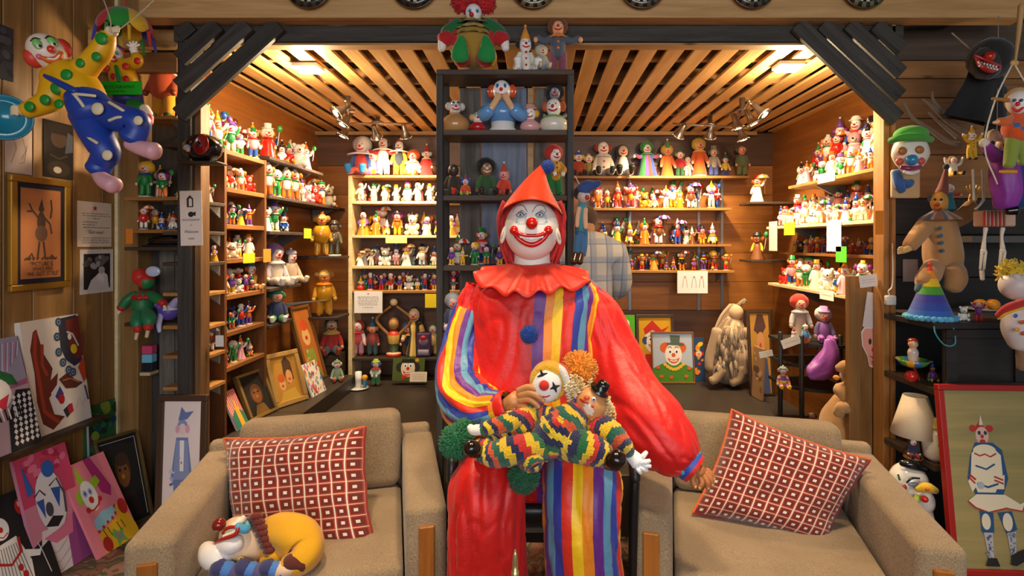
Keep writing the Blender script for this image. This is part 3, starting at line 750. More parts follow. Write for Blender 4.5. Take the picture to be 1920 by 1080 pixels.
# the high black chair he sits on
st = thing('high_chair', 'tall black chair with footrest under the seated clown', 'chair', tuple(CO))
BL = plain('black_leather', '#191a1c', .35, bump=.05, bscale=90); BK = plain('black_metal', '#101112', .4)
m = MB().rbox((CO.x + .01, 2.16, Z(915, 2.1) - .03), (.50, .44, .075), .03, seg=4); sub(m, 'seat', BL, st, CO)
m = MB().rbox((CO.x + .01, 2.40, 1.02), (.46, .05, .5), .025, seg=4); sub(m, 'backrest', BL, st, CO)
for s, px in ((-1, 851), (1, 1186)):
    m = MB(); xx = X(px, 1.95)
    m.tube([(xx, 2.36, Z(845, 2.0), .022), (xx, 2.05, Z(850, 2.0), .024), (xx, 1.93, Z(862, 1.93), .026), (xx, 1.90, Z(900, 1.9), .024)], '#17181a', seg=14, n=20, flat=(1, .8)); sub(m, 'armrest', BL, st, CO)
    m = MB().tube([(xx, 1.90, Z(890, 1.9), .017), (xx - s * .008, 1.90, .5, .016), (xx - s * .015, 1.90, .01, .015)], '#101112', seg=10, n=8); sub(m, 'front_leg', BK, st, CO)
    m = MB().tube([(xx, 2.38, Z(850, 2.0), .017), (xx, 2.38, .01, .015)], '#101112', seg=10, n=4); sub(m, 'rear_leg', BK, st, CO)
m = MB().box((CO.x, 2.10, Z(1005, 2.1)), (.60, .03, .035)); sub(m, 'footrest_bar', BK, st, CO, smooth=False)
m = MB().box((CO.x, 2.16, Z(960, 2.1)), (.60, .03, .02)); sub(m, 'cross_bar', BK, st, CO, smooth=False)
bk = plain('old_book_pages', '#b98f62', .8)
for i, (py, c) in enumerate(((938, '#b58350'), (985, '#7f7265'))):
    o = MB().rbox((0, 0, 0), (.20, .15, .022), .003, c, 1).build('book', VS, None, smooth=False); o.location = (X(1000, 2.2), 2.2, Z(py, 2.2)); 
    if i == 0: o.location.z = Z(960, 2.1) + .0215
    else: o.location.z = Z(1005, 2.1) + .029; o.location.y = 2.16
    tag(o, ('tan book lying between the clown\'s legs, upper one', 'grey book lying between the clown\'s legs, lower one')[i], 'book')
br = MB(); br.lathe([(.011, 0), (.011, .03), (.0075, .032), (.0085, .05), (.006, .075), (.002, .09)], '#c9b877', 18)
o = br.build('brass_finial', plain('pale_brass', '#cdbd86', .3, .8)); o.location = P(966, 1090, 1.5) ; tag(o, 'slim brass rod tip standing before the clown\'s red leg', 'finial')
m2 = MB().tube([(0, 0, -.9, .013), (0, 0, 0, .011)], seg=12, n=3).build('shaft', MATS['pale_brass'], None); 
m2.parent = o; 
# ------------------------------------------------------------------ two knitted dolls on the clown's lap
KN = ['#1d1f4d', '#0f6a34', '#f2c21a', '#d3261c', '#1d1f4d', '#f2c21a', '#17604a', '#e0561e', '#1d1f4d', '#f5cf2a']
def knit(seed, n=10):
    return lambda t, u: KN[(int(t * n + (.5 * math.sin(u * 6.28 * 2 + seed)) + seed) ) % 10]
def knf(t, a): return 1 + .05 * math.sin(a * 14) * math.sin(t * 150) + .03 * math.sin(t * 60)
def kt(m, pts, seed, n=10, seg=24, rn=30): return pt(m, pts, KN[0], seg=seg, n=rn, colf=knit(seed, n), rf=knf)
OA = P(960, 800, 1.8)
dA = thing('knitted_doll', 'knitted clown doll with yellow hood and orange pompom on the clown\'s lap', 'doll', tuple(OA))
m = MB(); kt(m, [(1003, 775, 1.80, 22), (975, 795, 1.79, 32), (950, 812, 1.78, 34), (935, 822, 1.78, 28)], 1, 12); sub(m, 'torso', VK, dA, OA)
m = MB(); kt(m, [(948, 822, 1.78, 27), (930, 838, 1.74, 28), (915, 845, 1.72, 26), (895, 842, 1.72, 20)], 4, 12); sub(m, 'leg', VK, dA, OA)
m = MB(); kt(m, [(985, 838, 1.78, 26), (992, 855, 1.70, 26), (1000, 868, 1.66, 22), (1004, 876, 1.65, 15)], 7, 12); sub(m, 'leg', VK, dA, OA)
m = MB(); kt(m, [(985, 778, 1.78, 15), (955, 792, 1.74, 17), (925, 800, 1.73, 15), (903, 805, 1.73, 11)], 2, 10); sub(m, 'arm', VK, dA, OA)
m = MB(); pt(m, [(905, 805, 1.73, 10), (888, 806, 1.73, 10), (880, 800, 1.73, 6)], '#efe6da', seg=12); sub(m, 'mitten', VC, dA, OA)
m = MB(); kt(m, [(1010, 772, 1.79, 14), (1030, 778, 1.75, 15), (1048, 785, 1.72, 13)], 5, 8); sub(m, 'arm', VK, dA, OA)
hA = P(1025, 722, 1.80); kk = 1.80 / F
rotA = Matrix.Rotation(R(18), 3, 'Y')
m = MB(); m.ell(hA, (29 * kk, 27 * kk, 33 * kk), '#f4f1ec', 32, 22, rot=rotA); hd = sub(m, 'head', VC, dA, OA)
m = MB(); m.ell(hA + Vector((.008, .012, .010)), (37 * kk, 30 * kk, 39 * kk), '#f0b21a', 32, 24, rot=rotA, rf=lambda d: (1 + .05 * noise.noise(d * 9)) * (1 if d.y > -.62 or d.z > .62 else .72)); sub(m, 'hood', VK, dA, OA)
m = MB(); pt(m, [(1037, 688, 1.83, 5), (1052, 692, 1.79, 7), (1062, 712, 1.78, 7), (1066, 735, 1.80, 6)], '#f4eee2', seg=12); pt(m, [(1044, 682, 1.84, 4), (1060, 690, 1.80, 4), (1069, 712, 1.79, 4), (1072, 735, 1.80, 4)], '#d8542a', seg=10); sub(m, 'hood_band', VK, dA, OA)
m = MB(); m.fuzz(P(1086, 692, 1.86), 33 * 1.86 / F, '#f0901a', 1100, .25, 8, .06); sub(m, 'hood_pompom', VC, dA, OA)
def onball(c, r, px, py, lift=0):
    d = c.y
    for _ in range(8):
        q = P(px, py, d); e = r*r - (q.x - c.x) ** 2 - (q.z - c.z) ** 2; d = c.y - math.sqrt(max(e, r*r*.02))
    q = P(px, py, d); q.y -= lift; return q
rA = 29 * kk
m = MB(); m.ell(onball(hA, rA, 1020, 722, .006), 9.5 * kk, '#d8231c', 18, 12); sub(m, 'nose', VC, hd, OA)
m = MB()
for ex, ey in ((1017, 703), (1040, 726)):
    c = onball(hA, rA, ex, ey, .001)
    for a in (20, 110):
        v = Vector((math.cos(R(a)), 0, math.sin(R(a))))
        m.tube([(*(c - v * 10 * kk), .0015), (*c, 3.2 * kk), (*(c + v * 10 * kk), .0015)], '#141414', seg=8, n=6)
m.tube([(*onball(hA, rA, 1017, 743, .002), .002), (*onball(hA, rA, 1024, 744, .002), .0025), (*onball(hA, rA, 1031, 741, .002), .002)], '#c8242c', seg=6, n=6)
sub(m, 'stitched_face', VC, hd, OA)
m = MB(); m.fuzz(P(856, 828, 1.80), 31 * 1.8 / F, '#0f6a3c', 1100, .3, 11, .055); m.fuzz(P(868, 805, 1.82), 20 * 1.8 / F, '#0f6a3c', 400, .3, 12, .07); sub(m, 'foot_pompom', VC, dA, OA)
m = MB(); m.fuzz(P(982, 893, 1.70), 29 * 1.7 / F, '#0d5a34', 1000, .3, 13, .055); sub(m, 'foot_pompom', VC, dA, OA)

OB = P(1080, 820, 1.8)
dB = thing('knitted_doll', 'knitted doll with vinyl face, black bowler and curly blond hair on the lap', 'doll', tuple(OB))
m = MB(); kt(m, [(1085, 775, 1.77, 24), (1060, 795, 1.74, 36), (1035, 818, 1.73, 38), (1025, 838, 1.74, 30)], 3, 12); sub(m, 'torso', VK, dB, OB)
m = MB(); kt(m, [(1052, 832, 1.74, 28), (1085, 836, 1.69, 31), (1120, 848, 1.67, 27), (1140, 858, 1.67, 20)], 6, 13); sub(m, 'leg', VK, dB, OB)
m = MB(); kt(m, [(1020, 838, 1.73, 27), (1000, 838, 1.69, 26), (960, 845, 1.675, 27), (925, 852, 1.68, 24), (905, 850, 1.69, 16)], 8, 14); sub(m, 'leg', VK, dB, OB)
m = MB(); kt(m, [(1112, 795, 1.76, 20), (1140, 808, 1.74, 24), (1165, 832, 1.74, 20), (1180, 848, 1.75, 12)], 2, 10); sub(m, 'arm', VK, dB, OB)
m = MB(); kt(m, [(1070, 782, 1.74, 13), (1048, 795, 1.70, 15), (1025, 805, 1.69, 12)], 9, 8); sub(m, 'arm', VK, dB, OB)
m = MB(); pt(m, [(1140, 866, 1.66, 15), (1152, 864, 1.63, 19), (1160, 858, 1.615, 17)], '#1d1310', seg=18); sub(m, 'shoe', VG, dB, OB)
m = MB(); pt(m, [(897, 846, 1.68, 13), (886, 842, 1.66, 16), (880, 838, 1.65, 14)], '#1d1310', seg=18); sub(m, 'shoe', VG, dB, OB)
m = MB(); q = 1.75 / F
m.tube([(*P(1182, 852, 1.75), 12 * q), (*P(1196, 866, 1.74), 15 * q)], '#f4f4f4', seg=16, flat=(.7, 1))
for a, b, c, d2 in (((1200, 862), (1212, 848), 5, 1.74), ((1203, 868), (1218, 864), 4.6, 1.73), ((1204, 872), (1219, 874), 4.6, 1.73), ((1200, 876), (1213, 882), 4.4, 1.73), ((1195, 878), (1201, 887), 4, 1.73)):
    m.tube([(*P(*a, d2), c * q), (*P((a[0] + b[0]) / 2, (a[1] + b[1]) / 2, d2 - .005), c * q), (*P(*b, d2), c * q * .8)], '#f4f4f4', seg=10, n=8)
sub(m, 'gloved_hand', VC, dB, OB)
hB = P(1108, 757, 1.77); k2 = 1.77 / F
m = MB(); m.ell(hB, (27 * k2, 26 * k2, 31 * k2), '#d9985c', 32, 22, rot=Matrix.Rotation(R(-30), 3, 'Y'), colf=lambda d: '#f0dccb' if (d.y < -.5 and ((d.x + .28) ** 2 * 2 + (d.z - .0) ** 2) < .16) else '#d9985c'); hd = sub(m, 'head', VS, dB, OB)
m = MB(); rB = 28 * k2
m.ell(onball(hB, rB, 1100, 745, .004), (6 * k2, 5 * k2, 3.5 * k2), '#d8542a', 12, 8)
m.tube([(*onball(hB, rB, 1088, 748, .003), .003), (*onball(hB, rB, 1094, 752, .004), .0045), (*onball(hB, rB, 1102, 755, .003), .003)], '#c01c1c', seg=8, n=6)
for ex, ey in ((1094, 736), (1113, 748)): m.ell(onball(hB, rB, ex, ey, .001), (4.2 * k2, .004, 4.2 * k2), '#e9eef2', 12, 8); m.ell(onball(hB, rB, ex, ey + .5, .005), (2 * k2, .002, 2 * k2), '#1c2a3a', 10, 6)
for ex, ey in ((1085, 738), (1111, 762)): m.ell(onball(hB, rB, ex, ey, .001), (2.8 * k2, .003, 2.8 * k2), '#d23a2e', 10, 6)
sub(m, 'face_details', VS, hd, OB)
m = MB(); rnd = random.Random(2)
for i in range(150):
    a = rnd.uniform(0, 1)
    if a < .5: c = (1076 + rnd.gauss(0, 7), 728 + rnd.gauss(0, 9), 1.78 + rnd.gauss(0, .012))
    elif a < .62: c = (1092 + rnd.gauss(0, 8), 722 + rnd.gauss(0, 4), 1.79)
    else: c = (1138 + rnd.gauss(0, 6), 775 + rnd.gauss(0, 14), 1.78 + rnd.gauss(0, .012))
    b = P(*c); r = .0065
    m.tube([(b.x + math.cos(t * 2.1 + i) * r, b.y + math.sin(t * 2.1 + i) * r, b.z + (t - 3) * .0035, .003) for t in range(6)], rnd.choice(['#e8cf9c', '#d9b878', '#f0dcb0']), seg=5, n=10)
sub(m, 'curly_hair', VC, dB, OB)['kind'] = 'stuff'
m = MB(); M4 = Matrix.Translation(P(1124, 732, 1.76)) @ Matrix.Rotation(R(32), 4, 'Y') @ Matrix.Rotation(R(18), 4, 'X')
m.lathe([(.034, 0), (.035, .003), (.021, .006), (.022, .028), (.017, .036), (.004, .039)], '#191513', 24, M=M4); sub(m, 'bowler_hat', VG, dB, OB)

# ------------------------------------------------------------------ slumped ceramic-faced clown doll in the left armchair
OD = P(480, 1040, 1.95)
dC = thing('slumped_clown_doll', 'grinning clown doll with yellow trousers tipped over on the left armchair seat', 'doll', tuple(OD))
m = MB(); pt(m, [(505, 995, 2.0, 26), (530, 995, 1.98, 33), (560, 1008, 1.95, 38), (575, 1030, 1.92, 32), (560, 1052, 1.88, 26), (535, 1062, 1.86, 17)], '#e8a80c', seg=36, n=30, rf=lambda t, a: 1 + .03 * math.sin(5 * a + 9 * t)); sub(m, 'yellow_trousers', VC, dC, OD)
m = MB(); pt(m, [(500, 1030, 1.97, 20), (520, 1045, 1.94, 26), (505, 1062, 1.93, 24)], '#e8a80c', seg=24); sub(m, 'yellow_trousers', VC, dC, OD)
m = MB()
for i in range(7): pt(m, [(468 + i * 5, 972 + i * 10.5, 1.955 - i * .004, 6), (478 + i * 4.6, 969 + i * 10.5, 1.93 - i * .004, 7), (488 + i * 4.4, 968 + i * 10.5, 1.95 - i * .004, 6)], '#6b2014', seg=10, n=6)
sub(m, 'ribbed_waistband', VC, dC, OD)
m = MB(); pt(m, [(538, 1060, 1.865, 14), (550, 1055, 1.86, 17), (570, 1060, 1.86, 12)], '#5d2013', seg=16); sub(m, 'sleeve_cuff', VC, dC, OD)
m = MB(); pt(m, [(515, 1070, 1.86, 16), (535, 1068, 1.85, 14), (558, 1062, 1.85, 9)], '#efc8a8', seg=16); sub(m, 'hand', VS, dC, OD)
m = MB(); m.ell(P(455, 1015, 1.95), (.07, .065, .095), '#eec9a4', 28, 20, rot=Matrix.Rotation(R(-38), 3, 'Y')); hd = sub(m, 'head', VS, dC, OD)
m = MB(); pt(m, [(386, 1028, 1.93, 13), (396, 1040, 1.90, 22), (412, 1048, 1.89, 24), (412, 1070, 1.90, 14)], '#f4ece6', seg=20); pt(m, [(404, 1026, 1.91, 9), (430, 1022, 1.89, 17), (448, 1018, 1.89, 14)], '#f4ece6', seg=18); sub(m, 'white_jowl', VS, hd, OD)
m = MB(); pt(m, [(404, 1018, 1.895, 3), (420, 1010, 1.875, 4), (440, 1003, 1.87, 4), (447, 990, 1.875, 3)], '#b3281c', seg=10); pt(m, [(418, 1000, 1.885, 3), (428, 990, 1.88, 3.4), (440, 988, 1.878, 3)], '#b3281c', seg=10); sub(m, 'lips', VG, hd, OD)
m = MB()
for i in range(6): pe(m, 420 + i * 4, 1006 - i * 1.8, 1.876, (2.6, 2.6, 4.5), '#f0ead0', seg=8, rings=6); pe(m, 424 + i * 3.4, 996 - i * .9, 1.88, (2.2, 2.2, 3.6), '#e4dcb0', seg=8, rings=6)
sub(m, 'teeth', VG, hd, OD)
m = MB(); pe(m, 411, 984, 1.90, 12, '#7e1d16', seg=20, rings=14); sub(m, 'nose', VG, hd, OD)
m = MB(); pt(m, [(437, 990, 1.895, 8), (452, 976, 1.93, 9), (457, 969, 1.94, 4)], '#f4e6d6', seg=12); pt(m, [(444, 987, 1.885, 7), (462, 992, 1.90, 8), (463, 978, 1.92, 3)], '#5aa7c8', seg=12); sub(m, 'eye_patch', VS, hd, OD)
m = MB(); pe(m, 452, 1050, 1.875, (6, 5, 6), '#d8b040', seg=12, rings=8); pe(m, 452, 1050, 1.865, (3, 3, 4), '#2a1c10', seg=10, rings=6); sub(m, 'eye', VG, hd, OD)
m = MB(); rnd = random.Random(5)
for i in range(9): pt(m, [(404 + i * 15, 1075 - 6 * (i % 2), 1.87, 12), (412 + i * 15, 1063 + 5 * (i % 3), 1.85, 15), (422 + i * 15, 1080, 1.87, 11)], ('#3a3a68', '#4a7fc8', '#57507a')[i % 3], seg=12, n=8)
sub(m, 'blue_ruff', VC, dC, OD)
# ------------------------------------------------------------------ generic clown dolls and figurines (unit size, facing -y)
def doll_parts(c, q=1):
    """list of (part name, MB, material, index of parent part or None); coordinates before scaling"""
    g = c.get; pose = g('pose', 'stand'); sg = (7, 10, 14)[q]; er = (6, 8, 12)[q]; es = (8, 12, 18)[q]; tn = (3, 8, 14)[q]
    suit = g('suit', '#d8281e'); pants = g('pants', suit); skin = g('skin', '#f3e9dc'); hair = g('hair', '#c8321e'); cloth = g('mat', VC); hm = g('hmat', VS)
    hs = g('head', .13); out = []; arms = g('arms', 'down'); slv = g('sleeve', suit); dots = g('dots')
    def T(m, pts, col, **k): return m.tube(pts, col, seg=sg, n=tn, **k)
    sc = g('stripe')
    cf = (lambda t, u: sc[int(t * 7) % len(sc)]) if sc else None
    if pose == 'stand': hz, tz0, tz1 = .82, .36, .68
    elif pose == 'sit': hz, tz0, tz1 = .60, .10, .46
    elif pose == 'robe': hz, tz0, tz1 = .80, .0, .66
    else: hz, tz0, tz1 = .52, .0, .34
    m = MB()
    if pose == 'robe':
        fl = g('flare', .26)
        m.lathe([(fl, 0), (fl * .97, .03), (fl * .75, .25), (fl * .6, .45), (.13, .6), (.07, .68)], suit, sg + 6, colf=(lambda t, u: sc[int(u * 12) % len(sc)]) if sc else None, wob=lambda t, a: 1 + .05 * math.sin(a * 7) * (1 - t))
    elif pose == 'bust':
        m.lathe([(.2, 0), (.24, .04), (.30, .14), (.27, .26), (.14, .36), (.09, .40)], suit, sg + 6)
    else:
        fat = g('fat', 1.0); T(m, [(0, 0, tz0, .12 * fat), (0, -.005, (tz0 + tz1) / 2, .135 * fat), (0, 0, tz1 - .03, .105 * fat), (0, 0, tz1 + .02, .06)], suit, colf=cf)
    if dots:
        rnd = random.Random(int(hz * 100))
        for i in range(3): m.ell((0, -.125 * g('fat', 1.0), tz0 + .09 + i * (tz1 - tz0 - .12) / 2), .024, dots, 7, 5)
    out.append(('body', m, cloth, None))
    # legs and shoes
    sh = g('shoes', '#1c1a1a'); sz = g('shoe_size', 1.0)
    if pose == 'stand':
        for s in (-1, 1):
            m = MB(); T(m, [(s * .075, 0, .40, .08), (s * .085, 0, .2, .075), (s * .09, -.01, .06, .07)], pants, colf=cf); out.append(('leg', m, cloth, None))
            m = MB(); T(m, [(s * .09, .02, .035, .04), (s * .105, -.09 * sz, .03, .042 * sz)], sh); out.append(('shoe', m, hm, len(out) - 1))
    elif pose == 'sit':
        sp = g('spread', .13)
        for s in (-1, 1):
            m = MB(); T(m, [(s * .08, -.02, .085, .085), (s * (sp * .8), -.17, .10, .075), (s * sp, -.34, .065, .065)], pants, colf=cf); out.append(('leg', m, cloth, None))
            m = MB(); T(m, [(s * sp, -.37, .05, .045), (s * (sp + .015), -.39, .05 + .10 * sz, .055 * sz)], sh); out.append(('shoe', m, hm, len(out) - 1))
    # arms and hands
    gl = g('gloves', skin); az = tz1 - .03; wx = {'bust': .2}.get(pose, .11)
    if pose == 'bust' and arms == 'down': arms = None
    if arms:
        A = {'down': ((.16, -.02, -.13), (.19, -.07, -.26)), 'out': ((.21, -.03, -.07), (.34, -.06, -.02)), 'up': ((.20, -.02, .04), (.27, -.03, .20)), 'lap': ((.17, -.08, -.13), (.08, -.2, -.2)), 'wave': ((.20, -.02, .04), (.27, -.03, .20))}[arms]
        for s in (-1, 1):
            B = A if not (arms == 'wave' and s < 0) else ((.17, -.05, -.13), (.2, -.1, -.24))
            (a, b_, c_), (d_, e_, f_) = B
            m = MB(); T(m, [(s * wx * .85, 0, az, .06), (s * a, b_, az + c_, .055), (s * d_, e_, az + f_, .05)], slv, colf=cf); out.append(('arm', m, cloth, None))
            m = MB(); m.ell((s * d_ * 1.08, e_ - .02, az + f_ + (f_ > 0) * .04 - (f_ < 0) * .035), (.042, .04, .05), gl, es - 2, er - 1); out.append(('hand', m, hm, len(out) - 1))
    # collar
    if g('collar'):
        m = MB(); r = g('collar_r', .17)
        m.lathe([(.07, tz1 - .0), (r, tz1 - .045), (r * 1.03, tz1 - .025), (.08, tz1 + .04)], g('collar'), sg + 8, wob=lambda t, a: 1 + .07 * math.sin(a * 9)); out.append(('collar', m, cloth, None))
    # head with features
    m = MB(); hk = g('hk', 1.0)
    m.ell((0, -.005, hz), (hs * .92 * hk, hs * .95, hs * 1.08), skin, es, er + 2, rf=lambda d: 1 + .04 * max(0, -d.z) * (d.y < 0))
    hi = len(out); out.append(('head', m, hm, None)); fr = -.005 - hs * .95
    m = MB(); m.ell((0, fr - hs * .05, hz - hs * .05), hs * g('nose_r', .22), g('nose', '#d4241c'), es - 4, er - 2); out.append(('nose', m, hm, hi))
    m = MB()
    if g('patch'):
        for s in (-1, 1): m.ell((s * hs * .36, fr + hs * .13, hz + hs * .33), (hs * .24, hs * .08, hs * .34), g('patch'), 8, 5)
    for s in (-1, 1):
        m.ell((s * hs * .36, fr + hs * .09, hz + hs * .26), (hs * .17, hs * .06, hs * .17), '#ffffff', 8, 5); m.ell((s * hs * .36, fr + hs * .04, hz + hs * .25), (hs * .09, hs * .04, hs * .1), '#16202c', 6, 4)
    out.append(('eyes', m, hm, hi))
    m = MB(); T(m, [(-hs * .5, fr + hs * .2, hz - hs * .32, hs * .07), (-hs * .25, fr + hs * .1, hz - hs * .5, hs * .1), (0, fr + hs * .08, hz - hs * .55, hs * .11), (hs * .25, fr + hs * .1, hz - hs * .5, hs * .1), (hs * .5, fr + hs * .2, hz - hs * .32, hs * .07)], g('mouth', '#c8201a')); out.append(('mouth', m, hm, hi))
    st = g('hstyle', 'tufts'); hb = lambda d: 1 + .08 * noise.noise(d * 7)
    if st != 'none':
        m = MB()
        if st == 'tufts':
            m.ell((-hs * .98, hs * .2, hz + hs * .15), (hs * .5, hs * .55, hs * .6), hair, es, er, rf=hb); out.append(('hair_tuft', m, VC, hi)); m = MB().ell((hs * .98, hs * .2, hz + hs * .15), (hs * .5, hs * .55, hs * .6), hair, es, er, rf=hb)
        elif st == 'afro': m.ell((0, hs * .45, hz + hs * .35), (hs * 1.5, hs * 1.2, hs * 1.35), hair, es + 4, er + 2, rf=hb)
        elif st == 'bob': m.ell((0, hs * .3, hz + hs * .1), (hs * 1.2, hs * 1.05, hs * 1.25), hair, es + 2, er + 2, rf=hb)
        elif st == 'long': m.ell((0, hs * .35, hz - hs * .25), (hs * 1.25, hs * .95, hs * 1.6), hair, es + 2, er + 2, rf=hb)
        out.append(('hair_tuft' if st == 'tufts' else 'hair', m, VC, hi))
    ht = g('hat', 'none'); hc_ = g('hatc', '#2a4fb0'); top = hz + hs * .82; ox = g('hat_tilt', 0)
    if ht != 'none':
        m = MB(); M4 = Matrix.Translation((0, 0, top)) @ Matrix.Rotation(ox, 4, 'Y')
        if ht == 'cone': m.lathe([(hs * .8, -.01), (hs * .5, hs * .8), (hs * .06, hs * 1.9)], hc_, sg + 4, M=M4); m.ell(M4 @ Vector((0, 0, hs * 1.95)), hs * .24, g('pom', '#f4f0e6'), es - 4, er - 2)
        elif ht == 'bowler': m.lathe([(hs * 1.25, 0), (hs * 1.25, hs * .1), (hs * .82, hs * .16), (hs * .85, hs * .5), (hs * .55, hs * .85), (hs * .05, hs * .92)], hc_, sg + 6, M=M4)
        elif ht == 'top': m.lathe([(hs * 1.15, 0), (hs * 1.15, hs * .08), (hs * .65, hs * .1), (hs * .7, hs * 1.0), (hs * .02, hs * 1.0)], hc_, sg + 6, M=M4)
        elif ht == 'mini': m.lathe([(hs * .6, hs * .1), (hs * .6, hs * .16), (hs * .34, hs * .2), (hs * .36, hs * .6), (hs * .02, hs * .62)], hc_, sg + 4, M=M4)
        elif ht == 'beanie': m.lathe([(hs * .98, -hs * .3), (hs * 1.0, 0), (hs * .8, hs * .35), (hs * .05, hs * .55)], hc_, sg + 6, M=M4); m.ell(M4 @ Vector((0, 0, hs * .65)), hs * .22, g('pom', '#f4f0e6'), es - 4, er - 2)
        elif ht == 'jester':
            for s in (-1, 0, 1):
                T(m, [(s * hs * .3, 0, top - hs * .3, hs * .5), (s * hs * .9, 0, top + hs * .5 + (s == 0) * .05, hs * .3), (s * hs * 1.4, -hs * .1, top + hs * (.35 if s else 1.2), hs * .12)], (hc_, g('hatc2', '#f2c21a'), hc_)[s + 1]); m.ell((s * hs * 1.45, -hs * .1, top + hs * (.3 if s else 1.35)), hs * .15, '#e8c040', 6, 5)
        out.append(('hat', m, g('hatmat', cloth), hi))
    if g('base'):
        m = MB(); w = g('base_r', .2); m.lathe([(w, -.05), (w, -.012), (w * .95, 0)], g('base'), sg + 6); out.append(('base', m, hm, None))
    if g('prop') == 'balloon':
        m = MB(); T(m, [(.27, -.09, tz1 - .25, .008), (.33, -.08, hz + .05, .008)], '#e8e8e8'); m.ell((.34, -.08, hz + .17), (.09, .09, .12), g('propc', '#d8281e'), es, er); out.append(('balloon', m, hm, None))
    if g('prop') == 'umbrella':
        m = MB(); T(m, [(.28, -.09, .3, .012), (.28, -.09, hz + .2, .012)], '#6b4a2a'); m.lathe([(.26, hz + .12), (.18, hz + .24), (.02, hz + .3)], g('propc', '#2a62c0'), 10, M=Matrix.Translation((.2, -.05, 0)), colf=lambda t, u: (g('propc', '#2a62c0'), '#f4f0e6')[int(u * 10) % 2]); out.append(('umbrella', m, cloth, None))
    if g('prop') == 'ball':
        m = MB(); m.ell((-.2, -.2, .09), .09, g('propc', '#2a8ac0'), es, er); out.append(('ball', m, hm, None))
    return out
def bounds(parts):
    xs = [v for p in parts for v in p[1].v]
    return [min(v[i] for v in xs) for i in range(3)], [max(v[i] for v in xs) for i in range(3)]
def doll(name, label, cat, loc, h, cfg, rotz=0, group=None, q=1, tilt=None):
    parts = doll_parts(cfg, q); lo, hi = bounds(parts); s = h / (hi[2] - lo[2])
    t = thing(name, label, cat, loc, rotz, group); obs = []
    if tilt: t.rotation_euler = tilt
    for nm, m, mt, pi in parts:
        m.v = [(v[0] * s, v[1] * s, (v[2] - lo[2]) * s) for v in m.v]
        obs.append(m.build(nm, mt, obs[pi] if pi is not None else t))
    return t
def D(name, label, px, d, z, hpx, cfg, rot=0, group=None, cat='doll', q=1): return doll(name, label, cat, (X(px, d), d, z), hpx * d / F, cfg, R(rot), group, q)

# small one-piece figurines: variants shared between copies
CN = {'white': '#f4efe6', 'cream': '#ecdfc4', 'pink': '#e9a3a8', 'pale blue': '#a9c8de', 'red': '#cf2a1e', 'blue': '#2450a8', 'yellow': '#efbd22', 'green': '#2c8a44', 'orange': '#e37820', 'purple': '#74419a', 'brown': '#7a4a26', 'bronze': '#6a5030', 'gold': '#c8952e', 'black': '#211d1c', 'grey': '#8b8984', 'teal': '#2a8c98'}
PAL = {'porcelain': ['white', 'white', 'white', 'cream', 'white', 'pink', 'pale blue'], 'mixed': ['white', 'cream', 'red', 'white', 'yellow', 'blue', 'white', 'cream', 'green', 'pink', 'orange', 'white'], 'bright': ['red', 'blue', 'yellow', 'green', 'orange', 'purple', 'white', 'teal'],
       'warm': ['cream', 'orange', 'gold', 'white', 'brown', 'red', 'yellow'], 'dark': ['bronze', 'brown', 'black', 'gold', 'red', 'purple']}
VAR = {}
